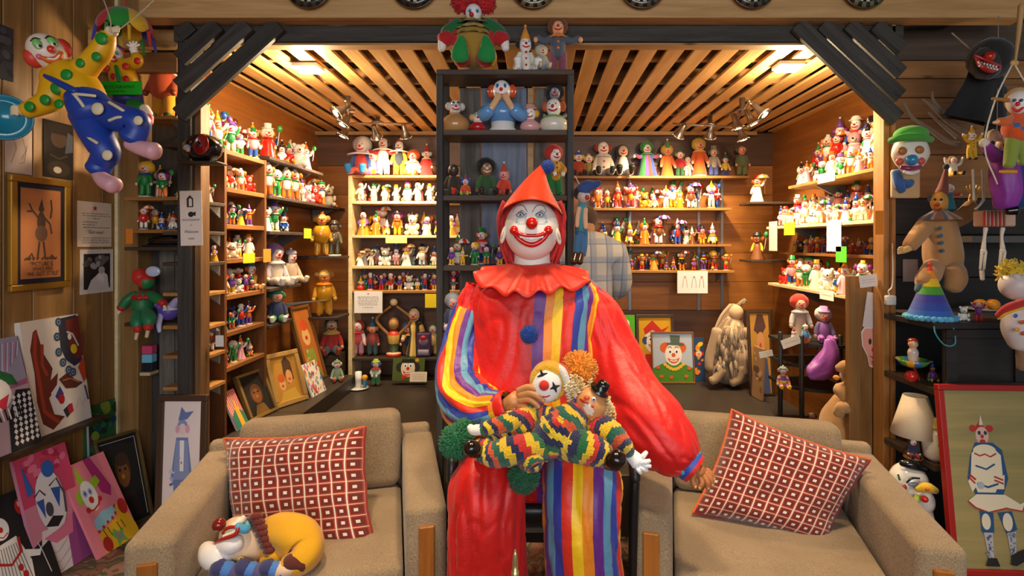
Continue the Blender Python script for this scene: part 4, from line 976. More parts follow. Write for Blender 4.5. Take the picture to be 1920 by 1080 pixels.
def variant(pal, i):
    k = (pal, i)
    if k in VAR: return VAR[k]
    r = random.Random(hash(pal) % 1000 if False else sum(map(ord, pal)) * 31 + i); P_ = PAL[pal]; acc = ['red', 'blue', 'yellow', 'green', 'orange', 'purple']
    cn = P_[i % len(P_)]; pn = r.choice(P_ if pal == 'porcelain' else P_ + acc); hn = r.choice(acc + ['white', 'black']); kind = ['stand', 'sit', 'robe', 'stand', 'sit', 'bust', 'stand', 'sit', 'robe', 'bear', 'stand', 'sit', 'horse'][(i * 5 + i // 3) % 13]
    hat = r.choice(['cone', 'bowler', 'mini', 'beanie', 'cone', 'none', 'top'])
    if kind in ('bear', 'horse'):
        m = MB(); c = CN[cn]
        if kind == 'bear':
            m.ell((0, 0, .28), (.22, .2, .28), c, 9, 7); m.ell((0, -.02, .66), (.2, .19, .2), c, 9, 7)
            for s in (-1, 1): m.ell((s * .16, 0, .82), .08, c, 7, 5); m.ell((s * .2, -.16, .1), (.1, .16, .1), c, 7, 5); m.ell((s * .24, -.08, .36), (.07, .1, .13), c, 7, 5)
            m.ell((0, -.2, .6), .09, '#efe0c8', 7, 5); m.ell((0, -.28, .62), .04, '#1c1412', 6, 4); m.lathe([(.12, .44), (.2, .46), (.12, .52)], CN[hn], 9)
            ds = f'{cn} bear figurine with {hn} ruff'
        else:
            m.tube([(-.22, 0, .48, .14), (0, 0, .46, .13), (.2, 0, .5, .12)], c, seg=8, n=4); m.tube([(.2, 0, .55, .09), (.3, 0, .78, .07)], c, seg=7, n=3); m.ell((.37, 0, .85), (.14, .07, .08), c, 8, 6)
            for x_ in (-.2, .18):
                for y_ in (-.07, .07): m.tube([(x_, y_, .42, .05), (x_, y_, .05, .04)], c, seg=6, n=3)
            m.lathe([(.36, 0), (.36, .04), (.3, .05)], CN[hn], 10); m.tube([(-.02, 0, .6, .1), (-.02, 0, .8, .08)], CN[pn], seg=7, n=3); m.ell((-.02, 0, .92), .09, '#f0e0cc', 7, 6)
            ds = f'{cn} circus horse figurine with small rider'
        parts = [('f', m, VG, None)]
    else:
        cfg = dict(pose=kind, suit=CN[cn], pants=CN[pn], sleeve=CN[cn] if r.random() < .6 else CN[pn], hair=r.choice(['#c8321e', '#e07a1c', '#e8c030', '#5a3018', '#f0e8d8', '#8a2a80']), hat=hat, hatc=CN[hn], skin=r.choice(['#f3e9dc', '#f0d6bc', '#f6f0ea']) if pal != 'dark' else r.choice(['#8a6238', '#c79a5a', '#e0c8a4']),
                   collar=CN[r.choice(P_ + acc)] if r.random() < .7 else None, arms=r.choice(['down', 'out', 'up', 'lap', 'wave', 'down']), head=r.choice([.13, .15, .17]), shoes=CN[r.choice(acc + ['black'])], fat=r.choice([1, 1.15, 1.3]), hstyle=r.choice(['tufts', 'tufts', 'bob', 'afro', 'none']),
                   base=(CN[cn] if pal == 'porcelain' else '#d9cdb8') if (kind == 'stand' and r.random() < .5) else None, prop=r.choice([None, None, None, 'balloon', 'umbrella', 'ball']), propc=CN[r.choice(acc)])
        parts = doll_parts(cfg, 0)
        nn = {'stand': 'clown', 'sit': 'seated clown', 'robe': 'robed clown', 'bust': 'clown bust'}[kind]
        hh = {'cone': 'cone hat', 'bowler': 'bowler', 'mini': 'tiny hat', 'beanie': 'cap', 'top': 'top hat'}.get(hat)
        ds = f'{cn} {nn} in {hn} {hh}' if hh else f'bareheaded {cn} {nn}'
    lo, hi = bounds(parts); hgt = hi[2] - lo[2]; M_ = MB()
    for p in parts:
        M_.add([((v[0] - (lo[0] + hi[0]) / 2) / hgt, (v[1] - (lo[1] + hi[1]) / 2) / hgt, (v[2] - lo[2]) / hgt) for v in p[1].v], p[1].f, list(p[1].c))
    o = M_.build('figurine', VG if pal in ('porcelain', 'mixed', 'warm') else VS); me = o.data; bpy.data.objects.remove(o)
    VAR[k] = (me, ds, (hi[0] - lo[0]) / hgt, (hi[1] - lo[1]) / hgt); return VAR[k]
def ordn(i): return f"{i}{'th' if 10 <= i % 100 <= 20 else {1: 'st', 2: 'nd', 3: 'rd'}.get(i % 10, 'th')}"
VC_I = [0]
def row(where, group, a, b, h0, h1, pal, rot=0, gap=.006, seed=1, maxn=99, skip=None):
    """figurines side by side from a (picture left) to b along a shelf; never overlapping"""
    a = Vector(a); b = Vector(b); v = b - a; Ln = v.length; v.normalize(); s = 0; i = 0; r = random.Random(seed); n = 0
    while n < maxn:
        vi = (VC_I[0] * 7 + r.randrange(5)) % 52; VC_I[0] += 1
        me, ds, w, dp = variant(pal, vi)
        for _ in range(5):
            if max(w, dp) < .68: break
            vi = (vi + 11) % 52; me, ds, w, dp = variant(pal, vi)
        h = h0 * .88 + (h1 - h0 * .88) * r.random() ** .8
        if ds.find('bust') >= 0 or 'seated' in ds or 'bear' in ds: h *= .82
        rz = rot + r.uniform(-.2, .2); th = math.atan2(v.y, v.x); al = rz - th
        ext = (abs(math.cos(al)) * w + abs(math.sin(al)) * dp) * h
        if ext > .2: h *= .2 / ext; ext = .2
        if s + ext > Ln: break
        p = a + v * (s + ext / 2); s += ext + gap * r.uniform(.5, 1.8)
        if skip and skip(p): continue
        n += 1
        o = bpy.data.objects.new('clown_figurine' if 'clown' in ds else 'animal_figurine', me); COL.objects.link(o); o.location = p; o.scale = (h, h, h); o.rotation_euler = (0, 0, rz)
        lb = f'{ds}, {ordn(n)} from left {where}'; tag(o, lb if len(lb.split()) < 17 else lb.replace('circus horse figurine with small rider', 'circus horse').replace(' figurine', '').replace(' from left', ''), 'figurine', group)
    return n
# ------------------------------------------------------------------ alcove shelving
def shelf(name, label, lo, hi, mat, brackets=(), along='x', th=None):
    lo = Vector(lo); hi = Vector(hi); c = Vector(((lo.x + hi.x) / 2, (lo.y + hi.y) / 2, lo.z)); t = thing(name, label, 'shelf', tuple(c))
    o = boxobj('shelf_board', lo - c, hi - c, mat, t)
    for p, wdir in brackets:      # metal bracket under the board: p = wall point (x,y), wdir = outward direction, reach
        d = Vector((wdir[0], wdir[1], 0)); w = Vector((-d.y, d.x, 0)).normalized() * .008; q = Vector((p[0], p[1], lo.z)) - c
        m = MB(); a0, a1, a2 = q, q + d, q - Vector((0, 0, d.length * .55))
        m.add([a0 + w, a1 + w, a2 + w, a0 - w, a1 - w, a2 - w], [(0, 1, 2), (5, 4, 3), (0, 3, 4, 1), (1, 4, 5, 2), (2, 5, 3, 0)], '#999999'); m.build('bracket', Mmetal, t, smooth=False)
    return t
# rear left: cream bookcase
ux0, ux1, uy0, uy1 = X(652, 4.85), -.62, 4.86, 5.12
unit = thing('rear_bookcase', 'cream bookcase of white figurines against the rear wall', 'bookcase', (ux0, uy1, PZ))
UZ = [(328, W_shelfx), (377, W_cream), (441, W_cream), (499, W_cream), (545, W_shelfx), (672, W_sdark)]
def cb(par, name, lo, hi, mat):
    o = boxobj(name, lo, hi, mat); o.parent = par; o.location = o.location - par.location; return o
cb(unit, 'side_panel', (ux0, uy0, PZ), (ux0 + .035, uy1, Z(328, 4.85) - .001), W_cream); cb(unit, 'side_panel', (ux1 - .03, uy0, PZ), (ux1, uy1, Z(328, 4.85) - .001), W_cream)
cb(unit, 'back_panel', (ux0 + .036, uy1 - .012, PZ), (ux1 - .031, uy1, Z(330, 4.85)), W_rear2)
for k, (py, mt) in enumerate(UZ):
    z = Z(py, 4.85); cb(unit, 'shelf_board', (ux0 + (.036 if k else -.005), uy0, z - .024), (ux1 - (.031 if k else -.005), uy1 - .013, z), mt)
GZ = [Z(p, 4.85) for p, _ in UZ]
TOPG = 'big clowns on top of the cream bookcase'
bw = [(678, 77, dict(pose='sit', suit='#c9443a', pants='#d8604a', skin='#e9dcd0', hair='#d9d4d0', hstyle='afro', sleeve='#3d56a0', collar='#efe8e0', collar_r=.27, shoes='#2f86c8', shoe_size=1.3), 'clown doll with grey curly wig and blue shoes'),
      (699, 48, dict(pose='sit', suit='#e8c8a0', pants='#c04a9a', hair='#f0d8b0', hstyle='bob', hat='none', shoes='#d8c020', sleeve='#7a5ab0'), 'small fair-haired doll with purple legs'),
      (719, 72, dict(pose='stand', suit='#f0e6dc', pants='#f4eee6', collar='#eee4da', collar_r=.26, hair='#5a3a2a', hstyle='tufts', shoes='#302820', arms='out', sleeve='#c03a3a'), 'white clown doll with wide ruff'),
      (749, 70, dict(pose='stand', suit='#2f3a4a', pants='#d8a820', collar='#f2ece4', collar_r=.27, hair='#3a2418', sleeve='#e8c020', hat='mini', hatc='#c03020', shoes='#c02a1c', mouth='#3a1a12'), 'bearded clown doll in yellow with white ruff'),
      (775, 52, dict(pose='sit', suit='#f0e0c8', pants='#e8b878', hair='#e06018', hstyle='afro', collar='#f6e8d4', shoes='#d88a3a'), 'orange-haired seated doll in cream'),
      (800, 62, dict(pose='robe', suit='#b8201c', hair='#b8c0c8', hstyle='tufts', hat='cone', hatc='#b8201c', collar='#d8b8a0'), 'red-robed jester doll')]
for px, hp, cfg, ds in bw: D('clown_doll', f'{ds} on top of the cream bookcase', px, 4.98, GZ[0], hp, cfg, group=TOPG)
# behind them a second row of small figures
for lv, (pal, h0, h1, nm) in enumerate((('porcelain', .15, .20, 'first'), ('warm', .19, .27, 'second'), ('porcelain', .15, .21, 'third'), ('bright', .13, .18, 'fourth'))):
    row(f'on {nm} cream bookcase shelf', f'figurines on {nm} shelf of cream bookcase', (ux0 + .05, uy0 + .07, GZ[lv + 1]), (ux1 - .05, uy0 + .07, GZ[lv + 1]), h0, h1, pal, seed=lv, gap=.003)
    row(f'in {nm} bookcase shelf back row', f'back figurines on {nm} shelf of cream bookcase', (ux0 + .05, uy0 + .18, GZ[lv + 1]), (ux1 - .05, uy0 + .18, GZ[lv + 1]), h0 * 1.04, h1 * 1.03, pal, seed=lv + 20, gap=.012)
def sign(name, label, px0, py0, px1, py1, d, col, lines=(), cat='sign', ink='#3a3a3a', th=.002, star=None, tilt=0, group=None):
    a = board(name, label, cat, P(px0, py1, d), P(px1, py1 - tilt, d), P(px0, py0, d), col, th, group=group)
    for i, (tx, u, v, s) in enumerate(lines): a.text(tx, u, v, s * a.H, ink)
    if star: star5(a, *star)
    a.finish(); return a.t
def star5(a, u, v, r, col='#b3221e'):
    a.poly([(u + math.sin(math.pi * i / 5) * r * (1 if i % 2 == 0 else .42), v + math.cos(math.pi * i / 5) * r * (1 if i % 2 == 0 else .42) * a.W / a.H) for i in range(10)], col)
def scribble(a, rows_, seed=1, col='#6a6460', u0=.12, u1=.88):
    """unreadable small print: broken strokes"""
    r = random.Random(seed)
    for v in rows_:
        u = u0 + r.uniform(0, .06)
        while u < u1 - .05:
            w = r.uniform(.03, .12); a.line([(u, v), (min(u + w, u1), v)], .014, col); u += w + .025
a = board('notice_sheet', 'white printed notice with small red star pinned on the cream bookcase', 'notice', P(664, 587, 4.84), P(717, 587, 4.84), P(664, 546, 4.84), '#f2f0ee', .002); star5(a, .5, .88, .04); scribble(a, (.74, .68, .6, .52, .45, .38), 3); scribble(a, (.26,), 4, '#333333', .3, .7); a.finish()
sign('price_label', 'pale yellow label on the edge of the second cream shelf', 723, 445, 763, 456, 4.845, '#efe08c')
sign('yellow_note', 'yellow paper note pinned on the cream bookcase beside the rack', 797, 551, 818, 577, 4.84, '#f0d81c')
# bottom shelf dolls (rear left)
BZ = GZ[5]; BG = 'dolls on the lowest cream bookcase shelf'
for px, hp, cfg, ds in ((672, 66, dict(pose='stand', suit='#c84a50', pants='#c88a9a', collar='#b02028', hair='#c02a24', hstyle='bob', sleeve='#e8e0dc', stripe=None, shoes='#a03028'), 'standing clown doll in pink apron'),
                        (699, 72, dict(pose='stand', suit='#a04a40', pants='#3f5a60', hair='#c86a20', hat='cone', hatc='#3a6a90', skin='#d8a880', shoes='#3a2a22', sleeve='#8a2a2a'), 'clown doll in pointed blue hat'),
                        (777, 92, dict(pose='robe', suit='#d8b050', stripe=['#d8b050', '#2a2018', '#e8c878'], flare=.17, hair='#181412', hstyle='long', skin='#e8c8a0'), 'tall black-haired doll in gold stripes'),
                        (765, 62, dict(pose='stand', suit='#1c2438', pants='#5a3a22', hair='#2a62c8', hstyle='afro', skin='#e0c8b0', sleeve='#8a2420', collar='#d88a2a'), 'small clown doll with blue curly wig'),
                        (812, 60, dict(pose='stand', suit='#d8b878', pants='#b8905a', hair='#2a6a50', hstyle='bob', hat='none'), 'slim doll in tan beside the rack')):
    D('clown_doll', f'{ds} on the lowest bookcase shelf', px, 4.98, BZ, hp, cfg, group=BG)
o = thing('carved_puppet', 'wooden jointed puppet with arms raised over its head on lowest bookcase shelf', 'puppet', (X(740, 4.98), 4.95, BZ)); s_ = 4.95 / F
m = MB(); m.lathe([(.07, 0), (.07, .03), (.04, .04), (.05, .12), (.06, .2), (.03, .24)], '#8a6a3a', 14, colf=lambda t, u: ('#c8402a', '#e8c8a0', '#3a4a30', '#c8a050')[int(t * 5) % 4]); m.build('body', VS, o)
m = MB().ell((0, 0, .30), (.05, .05, .06), '#b88a50', 12, 9); m.build('head', VS, o)
for q in (-1, 1): MB().tube([(q * .05, 0, .20, .016), (q * .16, 0, .34, .015), (q * .03, 0, .46, .012)], '#a87a44', seg=9, n=12).build('arm', VS, o)
MB().ell((0, 0, .50), .036, '#e8d0a0', 10, 8).build('raised_ball', VS, o)
o = thing('purple_box', 'purple painted face box on lowest bookcase shelf', 'box', (X(796, 4.95), 4.95, BZ))
MB().rbox((0, 0, .11), (.13, .1, .22), .012, '#4a2f58', 2).build('case', VS, o, smooth=False)
m = MB(); m.ell((0, -.052, .14), (.045, .012, .04), '#8a6a80', 12, 8); m.ell((0, -.06, .18), (.03, .012, .02), '#c02028', 10, 6); m.rbox((0, -.054, .045), (.1, .012, .05), .004, '#a8a0b0', 1); m.build('face_plate', VS, o)
# things on the platform, left half
D('clown_doll', 'stout little clown doll in green bowler on the dark platform', 705, 4.72, PZ, 50, dict(pose='stand', suit='#9fb0a0', pants='#4a9a5a', hat='bowler', hatc='#a8c830', hair='#2a7ac8', collar='#c83a30', shoes='#6a4a2a', arms='lap', fat=1.2))
o = thing('cup_and_saucer_lamp', 'white cup with yellow knob on a white saucer on the platform', 'ornament', (X(686 / 1, 4.75) if False else X(672, 4.6), 4.6, PZ))
MB().lathe([(.06, 0), (.085, .012), (.086, .016), (.05, .014), (.01, .016)], '#e8e4dc', 24).build('saucer', VG, o)
MB().lathe([(.026, .015), (.028, .15), (.024, .15), (.02, .03)], '#f0ede8', 18).build('cup', VG, o)
m = MB(); m.ell((.055, 0, .10), .026, '#e8a820', 12, 8); m.lathe([(.016, .016), (.016, .08)], '#2f8ac0', 10, M=Matrix.Translation((.055, 0, 0))); m.build('knob', VG, o)
a = board('felt_clown_picture', 'green square picture of a moustached clown face on the platform', 'picture', P(735, 714, 4.72), P(795, 714, 4.72), P(735, 671, 4.76), '#4e5f22', .012); a.face(.48, .55, .26, '#ecd9b8', '#2a2018', '#c83020', '#c83020'); a.poly([(.25, .78), (.72, .78), (.66, .95), (.3, .95)], '#17140f'); a.poly([(.3, .05), (.5, .16), (.7, .05), (.7, .28), (.5, .18), (.3, .28)], '#c8281c'); a.ell(.76, .9, .06, .08, '#e0a020'); a.finish()
a = board('message_card', 'cream message card leaning on the green clown picture', 'card', P(768, 716, 4.66), P(800, 716, 4.66), P(768, 697, 4.68), '#efe3cc', .002); scribble(a, (.7, .5, .3), 9); a.finish()
# seated bearded puppet + small heap left of the bookcase
D('clown_doll', 'bearded puppet in red jacket sitting in the rear left corner', 622, 4.80, PZ + .27, 68, dict(pose='sit', suit='#b8322a', pants='#3a6a8a', hair='#2a221c', hstyle='bob', sleeve='#c02c24', skin='#c8a078', collar='#d8a848', mouth='#2a1c14', shoes='#a03a20'), 20)
bx = thing('display_crate', 'dark wooden crate under the bearded puppet in rear left corner', 'crate', (X(617, 4.78), 4.79, PZ)); MB().rbox((0, 0, .134), (.22, .22, .266), .005, '#3a2a20', 1).build('box_body', W_sdark, bx, smooth=False)
for i in range(3): MB().box((0, -.113, .05 + i * .085), (.21, .008, .07), '#4a382a').build('slat', W_sdark, bx, smooth=False)
D('clown_doll', 'pale green hobo doll slumped at the end of the dark bench', 632, 4.45, .451, 40, dict(pose='sit', suit='#8aa088', pants='#6a7a58', hair='#c8c0a8', hat='beanie', hatc='#7a8a70', shoes='#c8402a'), 25)

# rear right: four wall shelves
RS = [(330, 1068, 1403, W_shelfx, 'top'), (390, 1090, 1370, W_shelfx, 'second'), (458, 1120, 1370, W_shelfx, 'third'), (507, 1120, 1376, W_shelfx, 'lowest')]
RZ = []
for py, a0, a1, mt, nm in RS:
    z = Z(py, 4.95); RZ.append(z)
    shelf('wall_shelf', f'{nm} long pine shelf on the rear wall right of the rack', (X(a0, 4.95), 4.93, z - .022), (X(a1, 4.95), 5.14, z), mt, [((X(px, 4.95), 5.14), (0, -.17)) for px in (1182, 1356)])
for px in (1182, 1312, 1356): 
    o = boxobj('shelf_upright', (X(px, 5.1) - .012, 5.13, .95), (X(px, 5.1) + .012, 5.141, 2.3), Mmetal, bev=0); tag(o, {1182: 'left', 1312: 'middle', 1356: 'right'}[px] + ' galvanised shelf upright on the rear wall', 'shelf upright')
RG = 'big dolls on the top rear right shelf'
for px, hp, cfg, ds in ((1085, 50, dict(pose='sit', suit='#a84020', hair='#d8b020', hat='beanie', hatc='#2a4aa0', pants='#7a3018'), 'small doll in rust-coloured suit'),
                        (1104, 44, dict(pose='sit', suit='#8a7a3a', hair='#d0a030', hat='mini', hatc='#e0b030', pants='#6a6048'), 'olive-suited little doll'),
                        (1131, 66, dict(pose='sit', suit='#cfc0b0', pants='#a89a90', hair='#a03020', hstyle='tufts', sleeve='#d0c4b4', dots='#c02a20', shoes='#20242c', collar='#d8ccc0', fat=1.2), 'pale grey clown doll with red buttons'),
                        (1168, 62, dict(pose='sit', suit='#e0d8cc', pants='#d8cfc0', hair='#1c1612', hstyle='long', sleeve='#2a211c', shoes='#181412', shoe_size=1.5, skin='#d8b898'), 'black-haired doll with dark sleeves and shoes'),
                        (1213, 68, dict(pose='robe', suit='#3a4a9a', stripe=['#c8402a', '#2f4aa0', '#3a8a4a', '#8a4aa0'], hair='#3a8a3a', hstyle='afro', collar='#3a7a3a', flare=.3, arms='out'), 'green-wigged rainbow doll'),
                        (1251, 72, dict(pose='robe', suit='#d86a20', hair='#d8a030', hstyle='afro', hat='cone', hatc='#4a8a3a', flare=.2, skin='#e0a870'), 'tall orange popcorn-box clown'),
                        (1275, 50, dict(pose='stand', suit='#b8282a', pants='#2a6a3a', hair='#c08a3a', hat='mini', hatc='#2a8a4a', shoes='#1c1c1c'), 'red and green clown doll'),
                        (1290, 38, dict(pose='stand', suit='#d8a8a0', hair='#d8c8a0', hstyle='bob', pants='#e8d8cc'), 'small pink doll'),
                        (1311, 74, dict(pose='robe', suit='#d86020', hair='#e0b83a', hstyle='afro', collar='#e8c060', flare=.2, skin='#e8c090', base='#e8dcc8'), 'second orange popcorn-box clown on white base'),
                        (1338, 58, dict(pose='stand', suit='#b0a490', pants='#4a5aa0', hair='#6a5a48', skin='#d0b898', hat='top', hatc='#8a7a68'), 'slim grey hobo doll'),
                        (1360, 46, dict(pose='stand', suit='#d8b030', pants='#2a2a6a', hair='#a05020', hat='cone', hatc='#2a6a4a'), 'little yellow clown doll'),
                        (1391, 58, dict(pose='stand', suit='#5a6238', pants='#6a6a30', hair='#5a4a32', skin='#d88a6a', hat='none', sleeve='#4a5230', fat=1.2), 'stout olive-jacketed figure at the end')):
    D('clown_doll', f'{ds} on the top rear shelf', px, 5.03, RZ[0], hp, cfg, group=RG)
for k, (pal, h0, h1, a0, a1, nm) in enumerate((('warm', .18, .27, 1110, 1368, 'second'), ('warm', .18, .28, 1124, 1368, 'third'), ('dark', .13, .20, 1124, 1374, 'lowest'))):
    row(f'on {nm} rear right shelf', f'figurines on {nm} rear right shelf', (X(a0, 4.97), 4.98, RZ[k + 1]), (X(a1, 4.97), 4.98, RZ[k + 1]), h0, h1, pal, seed=40 + k, gap=.004)
    row(f'in back, {nm} rear right shelf', f'back figurines on {nm} rear right shelf', (X(a0, 4.97), 5.08, RZ[k + 1]), (X(a1, 4.97), 5.08, RZ[k + 1]), h0 * .9, h1, 'mixed' if k < 2 else pal, seed=50 + k, gap=.03)
a = board('clown_drawing', 'white sheet with faint clown drawings hanging from the lowest rear shelf', 'drawing', P(1270, 550, 4.91), P(1327, 550, 4.91), P(1270, 508, 4.91), '#f0ece8', .002)
for u, c in ((.25, '#c8a0a0'), (.55, '#a0a0b8'), (.8, '#d08080')): a.line([(u - .08, .25), (u - .05, .6), (u, .75), (u + .06, .55), (u + .07, .25)], .02, c); a.ell(u, .72, .04, .05, c)
a.finish()
# pictures and doll on the platform, right half
zf = PZ
def lean(px0, py, px1, pytop, d, back=.05): return P(px0, py, d), P(px1, py, d), P(px0, pytop, d + back)
def lean2(px0, px1, d, hpx, back=.06):
    """picture standing on the platform, leaning back"""
    bl = Vector((X(px0, d), d, PZ + .002)); br = Vector((X(px1, d), d, PZ + .002)); return bl, br, bl + Vector((0, back, hpx * d / F))
a = board('clown_painting', 'painting of a smiling orange-haired clown in a green top hat on the platform', 'painting', *lean2(1223, 1303, 4.78, 95), '#b9c6d6', .02, frame='#8a5a2a', fw=.012)
a.poly([(0, .0), (1, 0), (1, .28), (.7, .4), (.3, .4), (0, .28)], '#4d8a22'); a.ell(.33, .70, .15, .11, '#e06428'); a.ell(.70, .70, .15, .11, '#e06428'); a.face(.52, .56, .25, '#f7eee0', '#e06428', '#e05a28', '#e05a28', hairs=False)
a.poly([(.36, .76), (.78, .74), (.8, .78), (.68, .8), (.70, .95), (.44, .96), (.46, .8), (.36, .8)], '#56685c')
for i in range(8): a.ell(.30 + .065 * i, .36 - .10 * math.sin(i / 7 * 3.14), .045, .035, '#f2c23a')
for u, v in ((.12, .3), (.2, .12), (.45, .1), (.82, .12), (.9, .28)): a.ell(u, v, .05, .035, '#e0642a')
a.finish()
a = board('clown_painting', 'wood-framed yellow painting of a red-capped clown behind the top-hat clown', 'painting', *lean2(1193, 1266, 4.98, 118, .05), '#d8a418', .02, frame='#4a3220', fw=.03)
a.ell(.42, .6, .24, .22, '#f0e4d8'); a.face(.42, .58, .22, '#efe4da', '#2a4a8a', '#d8241c', '#d8241c'); a.poly([(.15, .8), (.42, .95), (.7, .78), (.95, .85), (.7, .7), (.42, .78), (.2, .7)], '#c82a1c'); a.poly([(.1, .0), (.75, 0), (.65, .36), (.2, .36)], '#c8281e'); a.finish()
a = board('clown_painting', 'small blue and yellow clown painting right of the top-hat clown', 'painting', *lean2(1301, 1323, 4.86, 80, .05), '#20406a', .02)
a.blobs(12, .1, .9, .1, .9, .1, .2, ['#d8281e', '#f2c21a', '#2f8ac0', '#f08a1a'], 3); a.face(.5, .62, .3, '#f0c890', '#c8281c'); a.finish()
a = board('clown_painting', 'green and white painting half hidden behind the clown\'s sleeve', 'painting', *lean2(1150, 1192, 4.95, 118, .05), '#58b82a', .02)
a.poly([(.0, .3), (.3, .2), (.8, .6), (.75, .9), (.4, 1), (.1, .85)], '#f0ece4'); a.line([(.5, .95), (.85, .5), (.95, .1)], .06, '#2f5a2a'); a.ell(.35, .85, .12, .06, '#a03030'); a.finish()
o = thing('ragged_doll', 'large ragged beige burlap doll sitting on the platform', 'doll', (X(1370, 4.72), 4.72, PZ)); kx = 4.72 / F; ro = Vector((X(1370, 4.72), 4.72, PZ))
def PR(px, py, dd): return tuple(P(px, py, dd) - ro)
RGc = ['#9c8468', '#b89c7c', '#7f6a54', '#c8b090']
m = MB(); m.tube([(*PR(1372, 700, 4.74), .17), (*PR(1370, 655, 4.74), .19), (*PR(1372, 615, 4.75), .13), (*PR(1378, 595, 4.75), .06)], RGc[0], seg=26, n=20, rf=lambda t, a: 1 + .12 * noise.noise(Vector((math.cos(a) * 3, math.sin(a) * 3, t * 8))), colf=lambda t, u: RGc[int(u * 26 * 1.7 + t * 3) % 4]); m.build('ragged_robe', VC, o)
for pts in ([(1345, 620), (1335, 660), (1332, 690)], [(1398, 620), (1406, 660), (1392, 688)]):
    MB().tube([(*PR(x_, y_, 4.66), .05) for x_, y_ in pts], '#b39878', seg=12, n=12, rf=lambda t, a: 1 + .1 * math.sin(9 * t + a)).build('sleeve', VC, o)
for pts in ([(1355, 695), (1342, 712), (1334, 716)], [(1388, 690), (1385, 712), (1372, 720)]):
    MB().tube([(*PR(x_, y_ - 2, 4.58), .036) for x_, y_ in pts], '#a88c6a', seg=12, n=10).build('leg', VC, o)
m = MB(); r_ = random.Random(8)
for i in range(90):
    u_ = r_.uniform(-1, 1); y_ = r_.uniform(612, 680); w_ = (26 + (y_ - 600) * .2) * u_; q_ = 4.75 - .17 * math.sqrt(max(.03, 1 - u_ * u_)) - .02
    m.tube([(*PR(1371 + w_, y_, q_), .012), (*PR(1371 + w_ * 1.06 + r_.uniform(-3, 3), y_ + 13, q_ - .015), .014), (*PR(1371 + w_ * 1.1 + r_.uniform(-5, 5), y_ + r_.uniform(20, 32), q_), .004)], r_.choice(RGc + ['#6a5744', '#d8c4a4']), seg=5, n=5)
rs_ = m.build('rag_strips', VC, o); rs_['kind'] = 'stuff'
MB().ell(PR(1380, 586, 4.72), (.062, .06, .07), '#d0b088', 16, 12).build('head', VC, o)
m = MB()
for i in range(22):
    r_ = random.Random(i); a_ = r_.uniform(-1, 1)
    m.tube([(*PR(1378 + a_ * 10, 572, 4.74), .018), (*PR(1374 + a_ * 22 - 4, 585 + abs(a_) * 10, 4.74), .016), (*PR(1368 + a_ * 30 - 6, 610 + r_.uniform(0, 16), 4.73), .006)], r_.choice(RGc), seg=6, n=6)
m.tube([(*PR(1385, 572, 4.72), .02), (*PR(1397, 562, 4.71), .016), (*PR(1394, 570, 4.70), .010)], '#8f7a60', seg=8, n=8); m.build('yarn_hair', VC, o)
for y_ in (613, 628): MB().ell(PR(1380, y_, 4.59), .016, '#c8843a', 10, 8).build('button', VC, o)

# ------------------------------------------------------------------ left side of the alcove: cabinet and shelves (front plane x = -1.75)
LX = -1.85
def zl(z): return 1.6 + (z - 1.6) * 1.057
def yl(px): return LX * F / (px - VX)            # depth of a pixel column on the left shelf fronts
cab = thing('pigeonhole_cabinet', 'brown wooden pigeonhole cabinet on the left alcove wall', 'cabinet', (LX, yl(425), PZ))
cy0, cy1 = yl(421), yl(500)
CZs = [zl(z) for z in (2.13, 1.915, 1.705, 1.507, 1.30, 1.09, .89)]
for yy_ in (cy0, cy1 - .025): cb(cab, 'upright', (-2.09, yy_, PZ), (LX, yy_ + .025, CZs[0] + .004), wood('cabinet_brown', '#8a5626', '#5e3614', 'z', .8, .5, False))
cb(cab, 'back_panel', (-2.095, cy0 + .026, PZ), (-2.08, cy1 - .026, CZs[0] - .03), W_shelf)
for z in CZs: cb(cab, 'shelf_board', (-2.079, cy0 + .026, z - .028), (LX - .002, cy1 - .026, z), W_shelf)
ORD = ['top', 'second', 'third', 'fourth', 'fifth', 'sixth', 'seventh']
for k, z in enumerate(CZs[1:]):
    row(f'on {ORD[k]} cabinet shelf', f'figurines on {ORD[k]} cabinet shelf', (LX - .045, cy0 + .035, z), (LX - .045, cy1 - .03, z), .12, .16, ('mixed', 'bright', 'mixed', 'bright', 'bright', 'mixed')[k], R(38), seed=60 + k, gap=.003)
    row(f'at back of {ORD[k]} cabinet shelf', f'back figurines on {ORD[k]} cabinet shelf', (LX - .14, cy0 + .035, z), (LX - .14, cy1 - .03, z), .14, .18, ('mixed', 'bright', 'mixed')[k % 3], R(38), seed=70 + k, gap=.01)
# bracket shelves between the post and the cabinet
AZ = [1.83, 1.663, 1.49, 1.32, 1.135, .97, .79]; ay0, ay1 = 2.985, 3.145
for k, z in enumerate(AZ):
    shelf('side_shelf', f'{ORD[k]} short shelf between dark post and pigeonhole cabinet', (-2.09, ay0, z - .02), (-1.83, ay1, z), W_sdark if k < 3 else W_shelfx, [((-1.87, 3.145), (0, -.12))])
    row(f'on {ORD[k]} shelf beside post', f'figurines on {ORD[k]} short shelf beside post', (-2.0, 3.03, z), (-1.835, 3.03, z), .10, .14, ('bright', 'mixed', 'porcelain', 'mixed', 'bright', 'warm', 'bright')[k], R(20), seed=80 + k, gap=.002)
    row(f'at back of {ORD[k]} shelf beside post', f'back figurines on {ORD[k]} short shelf beside post', (-2.0, 3.105, z), (-1.835, 3.105, z), .11, .15, ('mixed', 'bright', 'warm')[k % 3], R(20), seed=180 + k, gap=.01)
